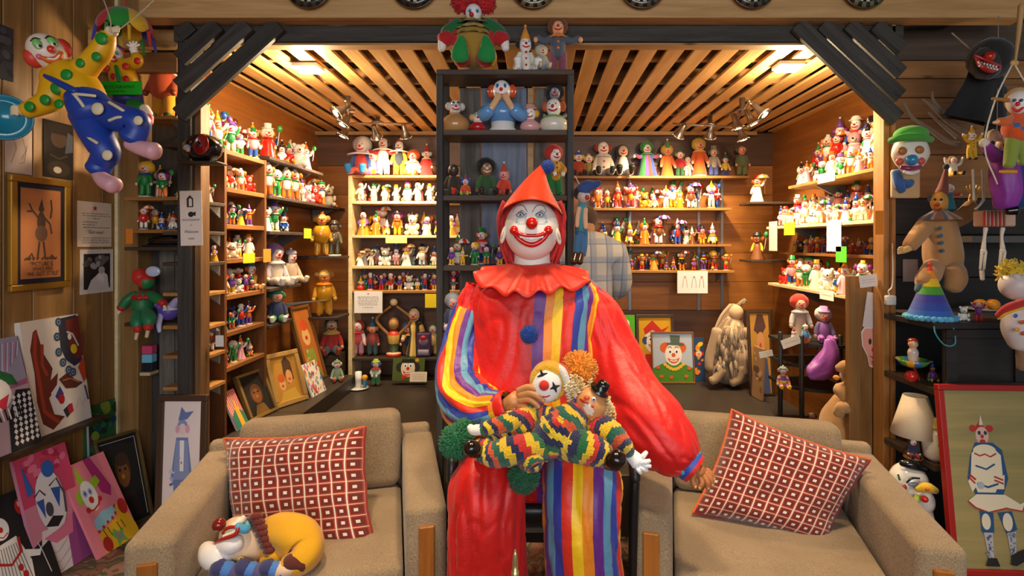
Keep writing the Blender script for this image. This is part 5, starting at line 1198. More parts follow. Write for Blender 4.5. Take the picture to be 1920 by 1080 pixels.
# long shelf boards deeper in
sy0 = cy1 + .004
LS = [(zl(2.165), sy0, yl(602), 'top', W_sdark), (zl(1.91), sy0, yl(643), 'second', W_sdark), (zl(1.675), sy0, yl(588), 'third', W_sdark), (zl(1.30), sy0, yl(560), 'fourth', W_sdark), (1.03, sy0, yl(545), 'fifth', W_sdark)]
for z, a0, a1, nm, mt in LS:
    shelf('side_shelf', f'{nm} long dark shelf on the left alcove wall', (-2.095, a0, z - .022), (LX + .02, a1, z), mt, [((-2.09, a0 + .25), (.2, 0)), ((-2.09, a1 - .12), (.2, 0))])
# the shelf above the cabinet carries the tallest crowd
for rw, (off, h0, h1, pal) in enumerate(((.05, .19, .26, 'mixed'), (.17, .26, .34, 'warm'))):
    row(f'in {("front", "back")[rw]} row above cabinet', 'crowd of clowns above the cabinet', (LX - off, 3.0, zl(2.13) + .001), (LX - off, cy1 - .01, zl(2.13) + .001), h0, h1, pal, R(35), seed=90 + rw, gap=.003)
    row(f'in {("front", "back")[rw]} row, top left shelf', 'crowd of clowns on the top left side shelf', (LX - off + .02, cy1 + .02, zl(2.165) + .001), (LX - off + .02, yl(602) - .02, zl(2.165) + .001), h0, h1 * .95, pal, R(35), seed=93 + rw, gap=.003)
shelf('side_shelf', 'short board above the pigeonhole cabinet beside the post', (-2.095, 2.985, zl(2.13) - .026), (LX, cy0 - .002, zl(2.13)), W_sdark)
row('in front, second left side shelf', 'figures on second left side shelf', (LX - .04, sy0 + .02, zl(1.91) + .001), (LX - .04, yl(640), zl(1.91) + .001), .18, .25, 'mixed', R(35), seed=101, gap=.004)
row('at back, second left side shelf', 'back figures on second left side shelf', (LX - .16, sy0 + .02, zl(1.91) + .001), (LX - .16, yl(640), zl(1.91) + .001), .2, .27, 'porcelain', R(35), seed=102, gap=.02)
row('in front, third left side shelf', 'figures on third left side shelf', (LX - .05, sy0 + .02, zl(1.675) + .001), (LX - .05, yl(560), zl(1.675) + .001), .17, .22, 'mixed', R(35), seed=103, gap=.004)
row('at back, third left side shelf', 'back figures on third left side shelf', (LX - .16, sy0 + .02, zl(1.675) + .001), (LX - .16, yl(575), zl(1.675) + .001), .2, .25, 'warm', R(35), seed=104, gap=.02)
# corner shelves with gilded statues
shelf('corner_shelf', 'upper dark corner shelf with gilded and bronze statues', (-2.09, yl(600), 1.46), (X(648, 4.75), 4.84, 1.482), W_sdark)
shelf('corner_shelf', 'lower dark corner shelf with yellow statue', (-2.09, yl(598), .94), (X(648, 4.75), 4.84, .962), W_sdark)
D('gilded_statue', 'fat gilded clown statue on the upper corner shelf', 603, 4.62, 1.482, 84, dict(pose='stand', suit='#b8801c', pants='#c08a20', skin='#c8963a', hair='#a06a18', hstyle='tufts', fat=1.5, sleeve='#b07818', shoes='#8a5a14', nose='#b03018', hat='mini', hatc='#a83a1c', mat=VG), 25, cat='statue')
D('bronze_statue', 'dark bronze clown statue on white base on the upper corner shelf', 627, 4.66, 1.482, 68, dict(pose='stand', suit='#5a4a38', pants='#4a4a3a', skin='#6a5a44', hair='#3a2e22', hat='bowler', hatc='#3a3026', shoes='#2a241c', base='#d8d0c4', sleeve='#4e5a48', mat=VG, nose='#5a3a2a', mouth='#4a2a20'), 15, cat='statue')
D('gilded_statue', 'yellow clown statue standing on the lower corner shelf', 608, 4.62, .962, 88, dict(pose='stand', suit='#c8901c', pants='#b88420', skin='#d0a040', hair='#8a5a14', fat=1.3, sleeve='#c08a1c', shoes='#6a4210', collar='#d87a1c', mat=VG, nose='#b03018'), 25, cat='statue')
# cloth dolls slumped on the fourth shelf
for px, d_, hp, cfg, ds in ((520, 3.62, 62, dict(pose='sit', suit='#d8a020', pants='#c89018', stripe=['#d8a020', '#b84a20', '#e0b848'], hair='#c85a20', hstyle='tufts', hat='cone', hatc='#3a8a9a', sleeve='#d88a2a', shoes='#e0b890', spread=.1), 'yellow and rust doll slumped'),
                             (548, 3.95, 80, dict(pose='sit', suit='#d8ccc0', pants='#cfc2b4', hair='#8a6ab0', hstyle='afro', sleeve='#c8bcc8', collar='#e8e0d8', shoes='#e8e0d4', spread=.1), 'pale lilac-haired doll slumped'),
                             (502 + 60, 4.2, 66, dict(pose='sit', suit='#cdb8a0', pants='#b8a088', hair='#5a3a20', hstyle='bob', hat='beanie', hatc='#c8b8c8', shoes='#d8c8b0'), 'beige doll slumped')):
    doll('clown_doll', f'{ds} on the fourth left side shelf', 'doll', (-1.93, d_, zl(1.30)), hp * d_ / F, cfg, R(60), 'cloth dolls on the fourth left side shelf')
# light blue metal bracket arm
o = MB().add([(-.10, 0, 0), (.48, 0, .05), (-.10, 0, -.035), (-.10, .02, 0), (.48, .02, .05), (-.10, .02, -.035)], [(0, 1, 2), (5, 4, 3), (0, 3, 4, 1), (1, 4, 5, 2), (2, 5, 3, 0)], '#c8d0d8').build('bracket_arm', Mmetal, None, smooth=False); o.location = Vector((-2.0, 3.9, Z(575, 3.9))); tag(o, 'pale metal bracket arm jutting out below the slumped dolls', 'bracket')
D('clown_doll', 'navy and green puppet hanging at the cabinet edge below slumped dolls', 520, 3.85, 1.031, 64, dict(pose='sit', suit='#27345c', pants='#3a8a4a', hair='#2a6a4a', hat='beanie', hatc='#2a7a4a', skin='#e0b090', shoes='#e8e0d8'), 30)
# leaning framed pictures at the left of the platform
BN = .45; bn_ = boxobj('display_bench', (-1.845, 3.02, PZ + .001), (-1.57, 4.64, BN), pf); tag(bn_, 'low dark bench under the leaning pictures at the left of the platform', 'bench')
def tiltpic(name, label, bl, br, tl, *a_, **k_): return board(name, label, 'painting', bl, br, tl, *a_, **k_)
a = tiltpic('framed_painting', 'gilt-framed painting of two hobo faces leaning on the left platform', FL(517, 768, BN + .002), FL(578, 748, BN + .002), P(489, 668, FL(517, 768, BN).y + .03), '#c8942e', .02, frame='#b08a4a', fw=.035)
a.poly([(0, 0), (1, 0), (1, 1), (0, 1)], '#b8842a'); a.poly([(.45, .9), (.62, 1), (.78, .85), (.8, .45), (.55, .35), (.42, .6)], '#4a3018'); a.ell(.62, .52, .13, .16, '#d89a5a'); a.ell(.62, .46, .05, .03, '#c8402a'); a.ell(.3, .38, .12, .15, '#d8a468'); a.ell(.3, .52, .14, .1, '#c85a20'); a.ell(.3, .34, .04, .03, '#c02a1c'); a.poly([(.1, 0), (.9, 0), (.75, .25), (.25, .2)], '#c8a03a'); a.finish()
a = tiltpic('framed_painting', 'tall orange painting of a clown in wooden frame behind the two faces', FL(578, 722, BN + .002), FL(612, 706, BN + .002), P(538, 578, FL(578, 722, BN).y + .0), '#c87a28', .02, frame='#7a5228', fw=.025)
a.poly([(0, 0), (1, 0), (1, 1), (0, 1)], '#b86a20'); a.ell(.5, .6, .24, .13, '#e0b070'); a.ell(.5, .76, .2, .08, '#d84a20'); a.ell(.5, .58, .08, .03, '#c8281c'); a.poly([(.1, 0), (.9, 0), (.75, .42), (.25, .42)], '#8a9a3a'); a.blobs(14, .15, .85, .05, .4, .04, .1, ['#d8a030', '#c84a28', '#e0c070'], 4); a.finish()
a = tiltpic('canvas_painting', 'small white canvas covered in bright paint dashes beside the two faces', FL(587, 745, BN + .002), FL(612, 731, BN + .002), P(567, 684, FL(587, 745, BN).y + .02), '#ece8e0', .014)
r_ = random.Random(3)
for i in range(60): u, v = r_.random(), r_.random(); a.line([(u, v), (u + r_.uniform(-.03, .03), v + r_.uniform(.05, .12))], .06, r_.choice(['#d8281e', '#2f6ac0', '#f0b020', '#2f9a4a', '#e0589a', '#30a0b0']))
a.finish()
a = tiltpic('framed_painting', 'dark painting of a brown face in a gilt frame leaning below the cabinet', FL(470, 792, BN + .002), FL(520, 768, BN + .002), P(436, 708, FL(470, 792, BN).y - .0), '#17110c', .02, frame='#8a6a34', fw=.02)
a.ell(.5, .5, .24, .26, '#5a3418'); a.ell(.5, .46, .18, .18, '#8a5224'); a.ell(.5, .44, .05, .04, '#b07a30'); a.ell(.42, .55, .04, .03, '#1c100a'); a.ell(.58, .55, .04, .03, '#1c100a'); a.poly([(.2, 0), (.8, 0), (.65, .24), (.35, .24)], '#7a5a20'); a.finish()
a = tiltpic('canvas_painting', 'small striped red canvas with a yellow figure beside the left armchair back', FL(447, 808, BN + .002), FL(468, 795, BN + .002), P(416, 738, FL(447, 808, BN).y - .0), '#f0d8d0', .014)
for i in range(8): a.line([(i / 8 + .05, .35), (i / 8 + .1, 1)], .06, '#d0382c')
a.poly([(0, 0), (1, 0), (1, .35), (.5, .55), (0, .35)], '#2f7a6a'); a.poly([(.4, 0), (.75, 0), (.7, .5), (.55, .75), (.42, .5)], '#f0b020'); a.finish()

# ------------------------------------------------------------------ right side of the alcove (front plane x = 1.75)
RX = 2.0
def zr(z): return 1.6 + (z - 1.6) * 1.143
def yr(px): return RX * F / (px - VX)
R1 = [(zr(1.99), yr(1478), 3.08, 'top'), (zr(1.72), yr(1437), 3.08, 'second'), (zr(1.30), yr(1440), 3.08, 'lowest')]
for z, far, near, nm in R1:
    shelf('side_shelf', f'{nm} crowded shelf on the right alcove wall', (RX, near, z - .022), (2.275, far, z), W_cream if nm != 'top' else W_shelfx, [((2.275, near + .15), (-.22, 0)), ((2.275, far - .3), (-.22, 0))])
shelf('side_shelf', 'narrow dim shelf between the crowded shelves on the right alcove wall', (RX + .1, 3.08, zr(1.53) - .02), (2.275, 4.6, zr(1.53)), W_shelf)
# stepped risers so that the crowd stands in tiers
o = boxobj('display_riser', (RX + .13, 3.09, (zr(1.99) + .001)), (2.27, yr(1482), zr(1.99) + .12), W_shelf); tag(o, 'brown step riser behind figures on the top right side shelf', 'riser')
o = boxobj('display_riser', (RX + .15, 3.09, (zr(1.72) + .001)), (2.27, yr(1445), zr(1.72) + .08), W_shelf); tag(o, 'brown step riser behind figures on the second right side shelf', 'riser')
for nm, x_, z, far, h0, h1, pal, gp, sd in (('front row, top right side shelf', RX + .05, (zr(1.99) + .001), yr(1482), .14, .19, 'mixed', .003, 110), ('tier two, top right side shelf', RX + .16, (zr(1.99) + .121), yr(1482), .2, .26, 'mixed', .002, 111), ('tier three, top right side shelf', RX + .225, (zr(1.99) + .121), yr(1482), .28, .36, 'bright', .004, 112),
                               ('front row, second right side shelf', RX + .06, (zr(1.72) + .001), yr(1445), .14, .19, 'porcelain', .002, 113), ('tier two, second right side shelf', RX + .2, (zr(1.72) + .081), yr(1445), .16, .21, 'mixed', .003, 114),
                               ('front row, lowest right side shelf', RX + .06, (zr(1.30) + .001), yr(1450), .16, .24, 'mixed', .003, 115), ('back row, lowest right side shelf', RX + .19, (zr(1.30) + .001), yr(1450), .2, .27, 'warm', .008, 116), ('on narrow dim right shelf', RX + .16, zr(1.53) + .001, 4.5, .10, .14, 'dark', .006, 117)):
    row(nm, nm, (x_, far - .02, z), (x_, 3.09, z), h0, h1, pal, R(-38), seed=sd, gap=gp)
# corner shelves at the far right corner
for py, nm, pal, h in ((380, 'upper', 'porcelain', .28), (487, 'lower', 'dark', .26)):
    z = Z(py, 4.75); shelf('corner_shelf', f'{nm} dark corner shelf at the right rear of the alcove', (X(1398, 4.75), 4.62, z - .02), (2.27, 4.90, z), W_sdark); row(f'on {nm} right corner shelf', f'figures on {nm} right corner shelf', (X(1403, 4.7), 4.70, z), (2.2, 4.70, z), h * .75, h, pal, R(-25), seed=120 + py, gap=.005)
def tagc(label, px0, py0, px1, py1, d, col, tilt=0, rows_=(), seed=1):
    if d in 'LR' if isinstance(d, str) else False:
        xp = LX + .026 if d == 'L' else RX - .006; q = lambda px, py: P(px, py, xp * F / (px - VX))
    else: q = lambda px, py: P(px, py, d)
    b0 = q(px0, py1); b1 = q(px1, py1 - tilt * 0); t0 = q(px0, py0)
    if isinstance(d, str): b1.z = b0.z
    else: b1 = q(px1, py1 - tilt)
    a = board('paper_tag', label, 'tag', b0, b1, t0, col, .0015); scribble(a, rows_, seed); a.finish()
tagc('white card clipped under the top right side shelf', 1533, 328, 1565, 345, 'R', '#efe9dc', 3, (.6, .4), 1)
tagc('yellow note under the second right side shelf', 1470, 418, 1490, 441, 'R', '#f2cc1c')
tagc('long white paper hanging below the second right side shelf', 1550, 414, 1577, 471, 'R', '#efeae4', 0, (.85, .7), 2)
tagc('neon green note beneath the long white paper', 1567, 462, 1587, 491, 'R', '#4fe02a', 1)
tagc('white tag on the lowest right side shelf edge', 1537, 542, 1563, 560, 'R', '#f2ece0', -2, (.5,), 3)
tagc('tilted white card by the right post on the lowest shelf', 1613, 517, 1646, 540, 2.90, '#f0e6dc', 4, (.6, .4), 4)
tagc('white card hanging by the second right shelf far end', 1442, 416, 1457, 470, 'R', '#eee4cc')
tagc('yellow note on the third cabinet shelf edge', 456, 475, 478, 494, 'L', '#f0c818')
tagc('orange tag on the cabinet upright', 494, 467, 508, 492, 'L', '#e89028')
tagc('lime note below the third left side shelf', 570, 428, 584, 447, 'L', '#b8e02a')
tagc('white card on the short shelves beside the cabinet', 404, 629, 419, 650, 2.978, '#e8e4dc')
# black tiered corner stand with dolls
o = thing('tiered_stand', 'black quarter-round tiered stand full of dolls at the right of the platform', 'stand', (X(1530, 3.75), 3.75, PZ)); so = Vector(o.location)
SZ = [Z(640, 3.7), Z(680, 3.7), Z(722, 3.7), PZ + .03]
def qshelf(z, r, c):
    m = MB(); pts = [(c.x + .12, c.y - r * .55)] + [(c.x + .12 - math.cos(t) * r * 1.0, c.y + .0 - math.sin(t) * r * .55) for t in [i * math.pi / 2 / 8 for i in range(9)][::-1]] + [(c.x + .12 - r, c.y + .22), (c.x + .12, c.y + .22)]
    n = len(pts); m.add([(x_, y_, z - .02) for x_, y_ in pts] + [(x_, y_, z) for x_, y_ in pts], [tuple(range(n))[::-1], tuple(range(n, 2*n))] + [(i, (i+1) % n, (i+1) % n + n, i + n) for i in range(n)], '#1c1a18'); return m
for i, z in enumerate(SZ[:3]): sub(qshelf(z, .38, so + Vector((.02, .0, 0))), 'shelf_board', W_black, o, so, smooth=False)
for px, dd in ((1463, 3.7), (1503, 3.56), (1575, 3.58)): sub(MB().tube([(X(px, dd), dd, PZ, .016), (X(px, dd), dd, SZ[0] + .06, .016)], '#2a2a2e', seg=10, n=3), 'pole', W_black, o, so)
TG = 'dolls on the black tiered stand'
for px, dd, z, hp, cfg, ds, rt in ((1500, 3.72, SZ[0], 88, dict(pose='robe', suit='#b8a090', skin='#e0b898', hair='#d8301c', hstyle='afro', sleeve='#c8c4c0', collar='#c0c0c4', flare=.2), 'red-haired grandmother doll', -10),
                             (1489, 3.62, SZ[0], 30, dict(pose='stand', suit='#e8e4dc', pants='#3a8a4a', hair='#e8e0d0', hat='cone', hatc='#c82a20'), 'tiny white clown', 0),
                             (1510, 3.60, SZ[0], 38, dict(pose='stand', suit='#6aa8d8', pants='#c85a20', skin='#f0ece4', nose='#e05a18', hair='#3a8a3a', hat='beanie', hatc='#f0ece4', nose_r=.4), 'tiny blue clown', 0),
                             (1545, 3.70, SZ[0], 66, dict(pose='sit', suit='#8a5aa0', pants='#a05ab0', skin='#d8b098', hair='#d8ccc0', hstyle='afro', hat='top', hatc='#c080c0', sleeve='#6a5a90', shoes='#a05ab0'), 'grey-haired doll in lilac hat', -15),
                             (1468, 3.64, SZ[2], 42, dict(pose='sit', suit='#b8ac98', pants='#5a4a9a', stripe=['#5a4a9a', '#d85a3a', '#e0b840'], skin='#c8b49c', hair='#8a8070', hat='beanie', hatc='#8a9a9a', shoes='#e8b818'), 'striped-legged little doll', -10),
                             (1540, 3.66, SZ[1], 36, dict(pose='sit', suit='#c02a2a', pants='#8a2020', hair='#3a241c', skin='#b08a68'), 'dark-haired red doll', -10),
                             (1522, 3.58, PZ + .002, 34, dict(pose='bust', suit='#4a3628', skin='#a07a58', hair='#2a1c16', hat='none', hstyle='tufts'), 'small brown clown head', -5)):
    D('clown_doll', f'{ds} on the black tiered stand', px, dd, z, hp, cfg, rt, TG)
m = MB(); so2 = P(1542, 690, 3.52); m.tube([(*P(1556, 640, 3.55), .035), (*P(1556, 665, 3.53), .06), (*P(1542, 690, 3.52), .075), (*P(1520, 700, 3.5), .045)], '#9a50b0', seg=18, n=14, flat=(.5, 1), rf=lambda t, a: 1 + .16 * math.sin(5 * a + 7 * t) + .1 * noise.noise(Vector((math.cos(a) * 2, math.sin(a) * 2, t * 5)))); o2 = sub(m, 'satin_bundle', VT, None, so2); o2.location = so2; tag(o2, 'shiny purple satin bundle draped over the tiered stand', 'cloth')
# burlap scarecrow doll
ro = P(1592, 800, 3.1); ro.z = PZ
o = thing('burlap_doll', 'tan burlap scarecrow clown doll by the right post', 'doll', tuple(ro)); BU = ['#a87c48', '#8f6838', '#b88c58']
def PB(px, py, dd): return tuple(P(px, py, dd) - ro)
wr3 = lambda t, a: 1 + .1 * noise.noise(Vector((math.cos(a) * 3, math.sin(a) * 3, t * 6)))
MB().tube([(*PB(1585, 848, 3.12), .16), (*PB(1590, 800, 3.12), .15), (*PB(1600, 755, 3.12), .11), (*PB(1602, 735, 3.12), .07)], BU[0], seg=26, n=18, rf=wr3).build('burlap_gown', VC, o)
MB().tube([(*PB(1570, 730, 3.08), .035), (*PB(1592, 735, 3.04), .07), (*PB(1612, 728, 3.06), .05)], BU[2], seg=18, n=12, rf=wr3).build('burlap_ruff', VC, o)
MB().ell(PB(1606, 706, 3.1), (.085, .08, .075), BU[1], 20, 14, rf=lambda d: 1 + .1 * noise.noise(d * 4)).build('head', VC, o)
MB().tube([(*PB(1600, 700, 3.05), .05), (*PB(1585, 690, 3.04), .045), (*PB(1570, 690, 3.05), .02)], BU[0], seg=14, n=10, rf=wr3).build('sack_hat', VC, o)
MB().ell(PB(1568, 708, 3.02), (.018, .018, .014), '#d8841c', 10, 8).build('nose', VC, o)
MB().tube([(*PB(1572, 775, 3.0), .03), (*PB(1580, 762, 2.97), .03), (*PB(1590, 770, 2.97), .02)], BU[2], seg=12, n=10, rf=wr3).build('bow', VC, o)
# framed portraits by the tiered stand
a = board('portrait', 'framed portrait of a hobo in a brown hat leaning at the right rear', 'painting', Vector((X(1407, 4.4), 4.4, PZ + .005)), Vector((X(1452, 4.4), 4.4, PZ + .005)), Vector((X(1417, 4.45), 4.48, Z(582, 4.48))), '#c89038', .02, frame='#4a3424', fw=.02)
a.poly([(.2, .78), (.55, .7), (.85, .82), (.7, .98), (.4, .98)], '#5a3a34'); a.ell(.55, .62, .2, .14, '#d89a68'); a.ell(.52, .58, .06, .04, '#c84a2a'); a.poly([(.1, 0), (.95, 0), (.85, .42), (.3, .46)], '#4a5a8a'); a.finish()
a = board('portrait', 'narrow brown clown picture tilted against the hobo portrait', 'painting', FL(1409, 742, PZ + .004), FL(1428, 752, PZ + .004), P(1432, 655, 4.25), '#a8845c', .016)
a.blobs(10, .1, .9, .1, .9, .1, .22, ['#8a6040', '#c8a078', '#6a4a34', '#d8b890'], 8); a.finish()
tagc('white card on the arm of the tiered stand', 1469, 637, 1503, 655, 3.55, '#efe6d2', 12, (.5,), 6)
tagc('small white card left of the tiered stand', 1425, 660, 1450, 672, 3.9, '#efe6d2', 5)
# drawings pinned on the right return wall
a = board('clown_drawing', 'white pencil drawing pinned to the right return wall', 'drawing', P(1617, 612, D0 + .094), P(1652, 617, D0 + .094), P(1619, 546, D0 + .094), '#dcd2cc', .0015)
a.line([(.55, .15), (.5, .4), (.65, .62), (.8, .4), (.8, .12)], .03, '#8a7a7a'); a.ell(.66, .68, .09, .06, '#b08a8a'); a.line([(.6, .8), (.75, .84)], .04, '#a05a5a'); a.finish()
o = thing('face_cutout', 'pink cut-out paper clown face on the right return wall', 'drawing', tuple(P(1634, 650, D0 + .096))); s_ = D0 / F
fp = [(-20, 28), (-14, 38), (4, 38), (18, 32), (20, 8), (14, -12), (6, -30), (2, -41), (-4, -38), (-8, -18), (-18, 2)]
MB().prism([(x_ * s_, z_ * s_) for x_, z_ in fp], .002, '#f0e4dc').build('sheet', VP, o, smooth=False)
a = Art(1, 1); a.poly = lambda pts, col, _a=a: _a.m.add([(u, _a.lay(), v) for u, v in pts], [tuple(range(len(pts)))], col)
lay0 = [0]
def P2(pts, col): 
    lay0[0] += 1; a.m.add([(x_ * s_, -.0006 - .0003 * lay0[0], z_ * s_) for x_, z_ in pts], [tuple(range(len(pts)))], col)
def E2(x_, z_, rx, rz, col): P2([(x_ + math.cos(t) * rx, z_ + math.sin(t) * rz) for t in [i * .42 for i in range(15)]], col)
P2([(x_ * .9, z_ * .92) for x_, z_ in fp], '#e8a08c'); E2(-3, 10, 3, 6, '#2a2a2a'); E2(8, 8, 3, 6, '#2a2a2a'); E2(3, -6, 3.5, 4, '#d8402c'); P2([(-6, -16), (2, -20), (10, -14), (3, -24)], '#c02a24'); P2([(-1, -28), (4, -26), (2, -37)], '#d84a3a'); a.m.build('artwork', VP, o, smooth=False)

# ------------------------------------------------------------------ track lights and ceiling lamps
LMP = plain('lamp_glow', '#fff1d8', .5, emit=60, ecol='#ffe2b0'); GLS = plain('white_glass', '#f6efe0', .3, emit=6, ecol='#ffe6bc')
WARM = (1.0, .74, .44)
def track(label, c0, c1, heads, ds):
    t = thing('track_light', label, 'light', tuple(c0)); o0 = Vector(c0)
    MB().tube([(*(Vector(c0) - o0), .009), (*(Vector(c1) - o0), .009)], '#8a8078', seg=8, n=3).build('track_bar', Mbrass, t)
    mid = (Vector(c0) + Vector(c1)) / 2; MB().lathe([(.05, 0), (.05, .015), (.02, .03), (.02, max(.032, CZ - mid.z))], '#999', 16, M=Matrix.Translation(mid - o0)).build('ceiling_mount', Mbrass, t)
    for i, (p, tgt, en) in enumerate(heads):
        p = Vector(p); dr = (Vector(tgt) - p).normalized(); q = dr.to_track_quat('Z', 'Y').to_matrix().to_4x4(); M4 = Matrix.Translation(p - o0) @ q
        h = MB().lathe([(.012, -.09), (.02, -.085), (.022, -.03), (.034, -.005), (.052, .03), (.055, .032)], '#a09488', 20, M=M4).build('spot_head', Mbrass, t)
        MB().lathe([(.05, .026), (.047, .03), (.001, .034)], '#ffffff', 20, M=M4).build('bulb', LMP, h)
        near = min((Vector(c0) + (Vector(c1) - Vector(c0)) * k for k in np.linspace(0, 1, 20)), key=lambda w: (w - p).length); MB().tube([(*(near - o0), .006), (*(p - o0 - dr * .06), .006)], '#888', seg=6, n=3).build('stem', Mbrass, h)
        light('spot_lamp', 'SPOT', tuple(p + dr * .06), en, WARM, .04, tuple(tgt), 95, .8)
tz = Z(228, 4.55)
track('track light with three steel spot heads on the left of the slatted ceiling', P(640, 232, 4.45), P(775, 232, 4.55), [(P(645, 250, 4.45), (-1.95, 4.3, 1.7), 80), (P(705, 252, 4.5), (-1.3, 5.1, 1.9), 60), (P(760, 252, 4.55), (-1.0, 5.1, 1.5), 60)], 0)
track('track light with three steel spot heads on the right of the slatted ceiling', P(1262, 232, 4.5), P(1402, 240, 4.4), [(P(1275, 250, 4.5), (.9, 5.1, 1.8), 60), (P(1332, 252, 4.5), (1.5, 5.1, 1.6), 60), (P(1392, 256, 4.4), (2.0, 4.4, 1.6), 70)], 0)
track('left track light with a pair of angled spot heads nearer the viewer', P(648, 190, 3.5), P(655, 226, 4.2), [(P(636, 208, 3.6), (-1.95, 3.1, 1.8), 75), (P(646, 228, 3.95), (-1.95, 3.6, 1.5), 55)], 0)
track('right track light with angled spot heads nearer the viewer', P(1405, 190, 3.6), P(1380, 228, 4.2), [(P(1428, 210, 3.6), (2.0, 3.2, 1.8), 75), (P(1410, 226, 3.8), (2.0, 3.7, 1.5), 50), (P(1382, 234, 4.0), (1.9, 4.0, 1.3), 45)], 0)
for px, py, nm in ((578, 121, 'left'), (1478, 118, 'right')):
    dd = (CZ - H) * F / (VY - py); c = Vector((X(px, dd), dd, CZ - .004)); t = thing('ceiling_lamp', f'small square glowing ceiling lamp at the {nm} of the slats', 'light', tuple(c))
    MB().rbox((0, 0, -.012), (.15, .12, .024), .006, '#ddd', 2).build('fitting', plain('white_fitting', '#e8e0d0', .5), t, smooth=False)
    MB().rbox((0, 0, -.032), (.12, .09, .018), .006, '#fff', 2).build('diffuser', LMP, t, smooth=False)
    light('ceiling_lamp_light', 'POINT', tuple(c + Vector((0, 0, -.09))), 26, WARM, .04)
# ------------------------------------------------------------------ centre rack of dark timber
rx0, rx1, ry0, ry1 = X(818, 2.62), X(1076, 2.62), 2.62, 2.83
rk = thing('display_rack', 'tall open dark-timber display rack behind the seated clown', 'rack', ((rx0 + rx1) / 2, ry0, 0))
RKZ = [Z(p, 2.62) for p in (130, 243, 366, 498, 624, 740)]
for x_ in (rx0, rx1 - .032):
    for y_ in (ry0, ry1 - .03): cb(rk, 'post', (x_, y_, 0), (x_ + .032, y_ + .03, RKZ[0] - .026), W_darkz)
for z in RKZ[1:]: cb(rk, 'shelf_board', (rx0 + .033, ry0 + .002, z - .026), (rx1 - .033, ry1 - .002, z), wood('rack_board', '#5b4a3c', '#33281f', 'x', 1, .65, False))
cb(rk, 'top_board', (rx0, ry0, RKZ[0] - .025), (rx1, ry1, RKZ[0]), MATS['rack_board'])
W_blue = wood('blue_grey_barn_board', '#8d97a8', '#5a6070', 'z', .7, .85)
for a0, a1, mt in ((862, 901, W_barn), (903, 988, W_blue), (989, 1001, W_nat), (1003, 1026, W_barn)):
    cb(rk, 'back_plank', (X(a0, ry1), ry1 + .001, .3), (X(a1, ry1) - .002, ry1 + .016, RKZ[0] - .03), mt)
# dolls sitting on top of the rack
TD = 'dolls seated on top of the centre rack'
ro = Vector((X(888, 2.70), 2.72, RKZ[0])); o = thing('plush_clown', 'plush clown with red curly wig and huge green feet on top of the rack', 'doll', tuple(ro), group=TD)
def PX(px, py, dd): return tuple(P(px, py, dd) - ro)
def px_t(m, pts, col, **k): return m.tube([(*PX(a, b, d), r * d / F) for a, b, d, r in pts], col, **k)
px_t(MB(), [(888, 112, 2.74, 34), (888, 80, 2.74, 40), (888, 58, 2.74, 30), (888, 45, 2.74, 14)], '#a8802a', seg=20, n=14).build('body', VC, o)
m = MB()
for i in range(3): m.lathe([(.03, 0), (.095 + .008 * i, -.03 - .01 * i), (.03, .01)], ('#8a7a3a', '#a8904a', '#7a6a30')[i], 28, M=Matrix.Translation(Vector(PX(888, 40 + 8 * i, 2.73))), wob=lambda t, a: 1 + .1 * math.sin(a * 11))
m.build('gold_ruff', VC, o)
for s_ in (-1, 1):
    px_t(MB(), [(888 + s_ * 26, 48, 2.73, 15), (888 + s_ * 46, 62, 2.70, 15), (888 + s_ * 52, 72, 2.68, 12)], '#0f6a34', seg=14, n=12).build('sleeve', VC, o)
    px_t(MB(), [(888 + s_ * 46, 70, 2.68, 14), (888 + s_ * 58, 76, 2.67, 14)], '#b8161c', seg=14).build('cuff', VC, o)
    px_t(MB(), [(888 + s_ * 58, 80, 2.67, 9), (888 + s_ * 60, 92, 2.66, 7)], '#f0ebe4', seg=12).build('hand', VC, o)
    px_t(MB(), [(888 + s_ * 15, 108, 2.70, 16), (888 + s_ * 24, 112, 2.64, 15)], ('#c83a2a'), seg=12).build('leg', VC, o)
    m = MB(); px_t(m, [(888 + s_ * 25 - 1, 108, 2.58, 17), (888 + s_ * 25, 90, 2.575, 14), (888 + s_ * 22, 70, 2.58, 6)], '#148a3c', seg=18, n=14, flat=(.55, 1.0)); m.build('green_foot', VC, o)
    px_t(MB(), [(888 + s_ * 40, 40, 2.74, 6), (888 + s_ * 36, 60, 2.69, 7), (888 + s_ * 34, 85, 2.67, 6)], '#c01a22', seg=10).build('lapel', VC, o)
MB().ell(PX(888, 25, 2.71), (.042, .04, .046), '#efe6e0', 20, 14).build('head', VC, o)
MB().ell(PX(884, 27, 2.665), .012, '#d01a1a', 12, 8).build('nose', VG, o)
m = MB()
for q in (-1, 1): m.ell(PX(888 + q * 7, 20, 2.672), (.009, .004, .010), '#5aa8d8', 10, 6); m.ell(PX(888 + q * 7, 21, 2.669), (.004, .003, .005), '#101820', 8, 5)
m.build('eyes', VG, o)
m = MB(); m.fuzz(PX(866, 8, 2.74), .055, '#c8141c', 420, .3, 31); m.fuzz(PX(912, 10, 2.74), .052, '#c8141c', 420, .3, 32); m.fuzz(PX(889, -6, 2.75), .062, '#c8141c', 420, .3, 33); m.build('curly_wig', VC, o)
for k, (a0, b0) in enumerate(((870, 84), (906, 82), (922, 90))): px_t(MB(), [(a0, b0, 2.66, 5), (a0 + 4, b0 + 16, 2.64, 6), (a0 + 2, b0 + 32, 2.65, 4)], '#d8a820', seg=10).build('tassel', VC, o)
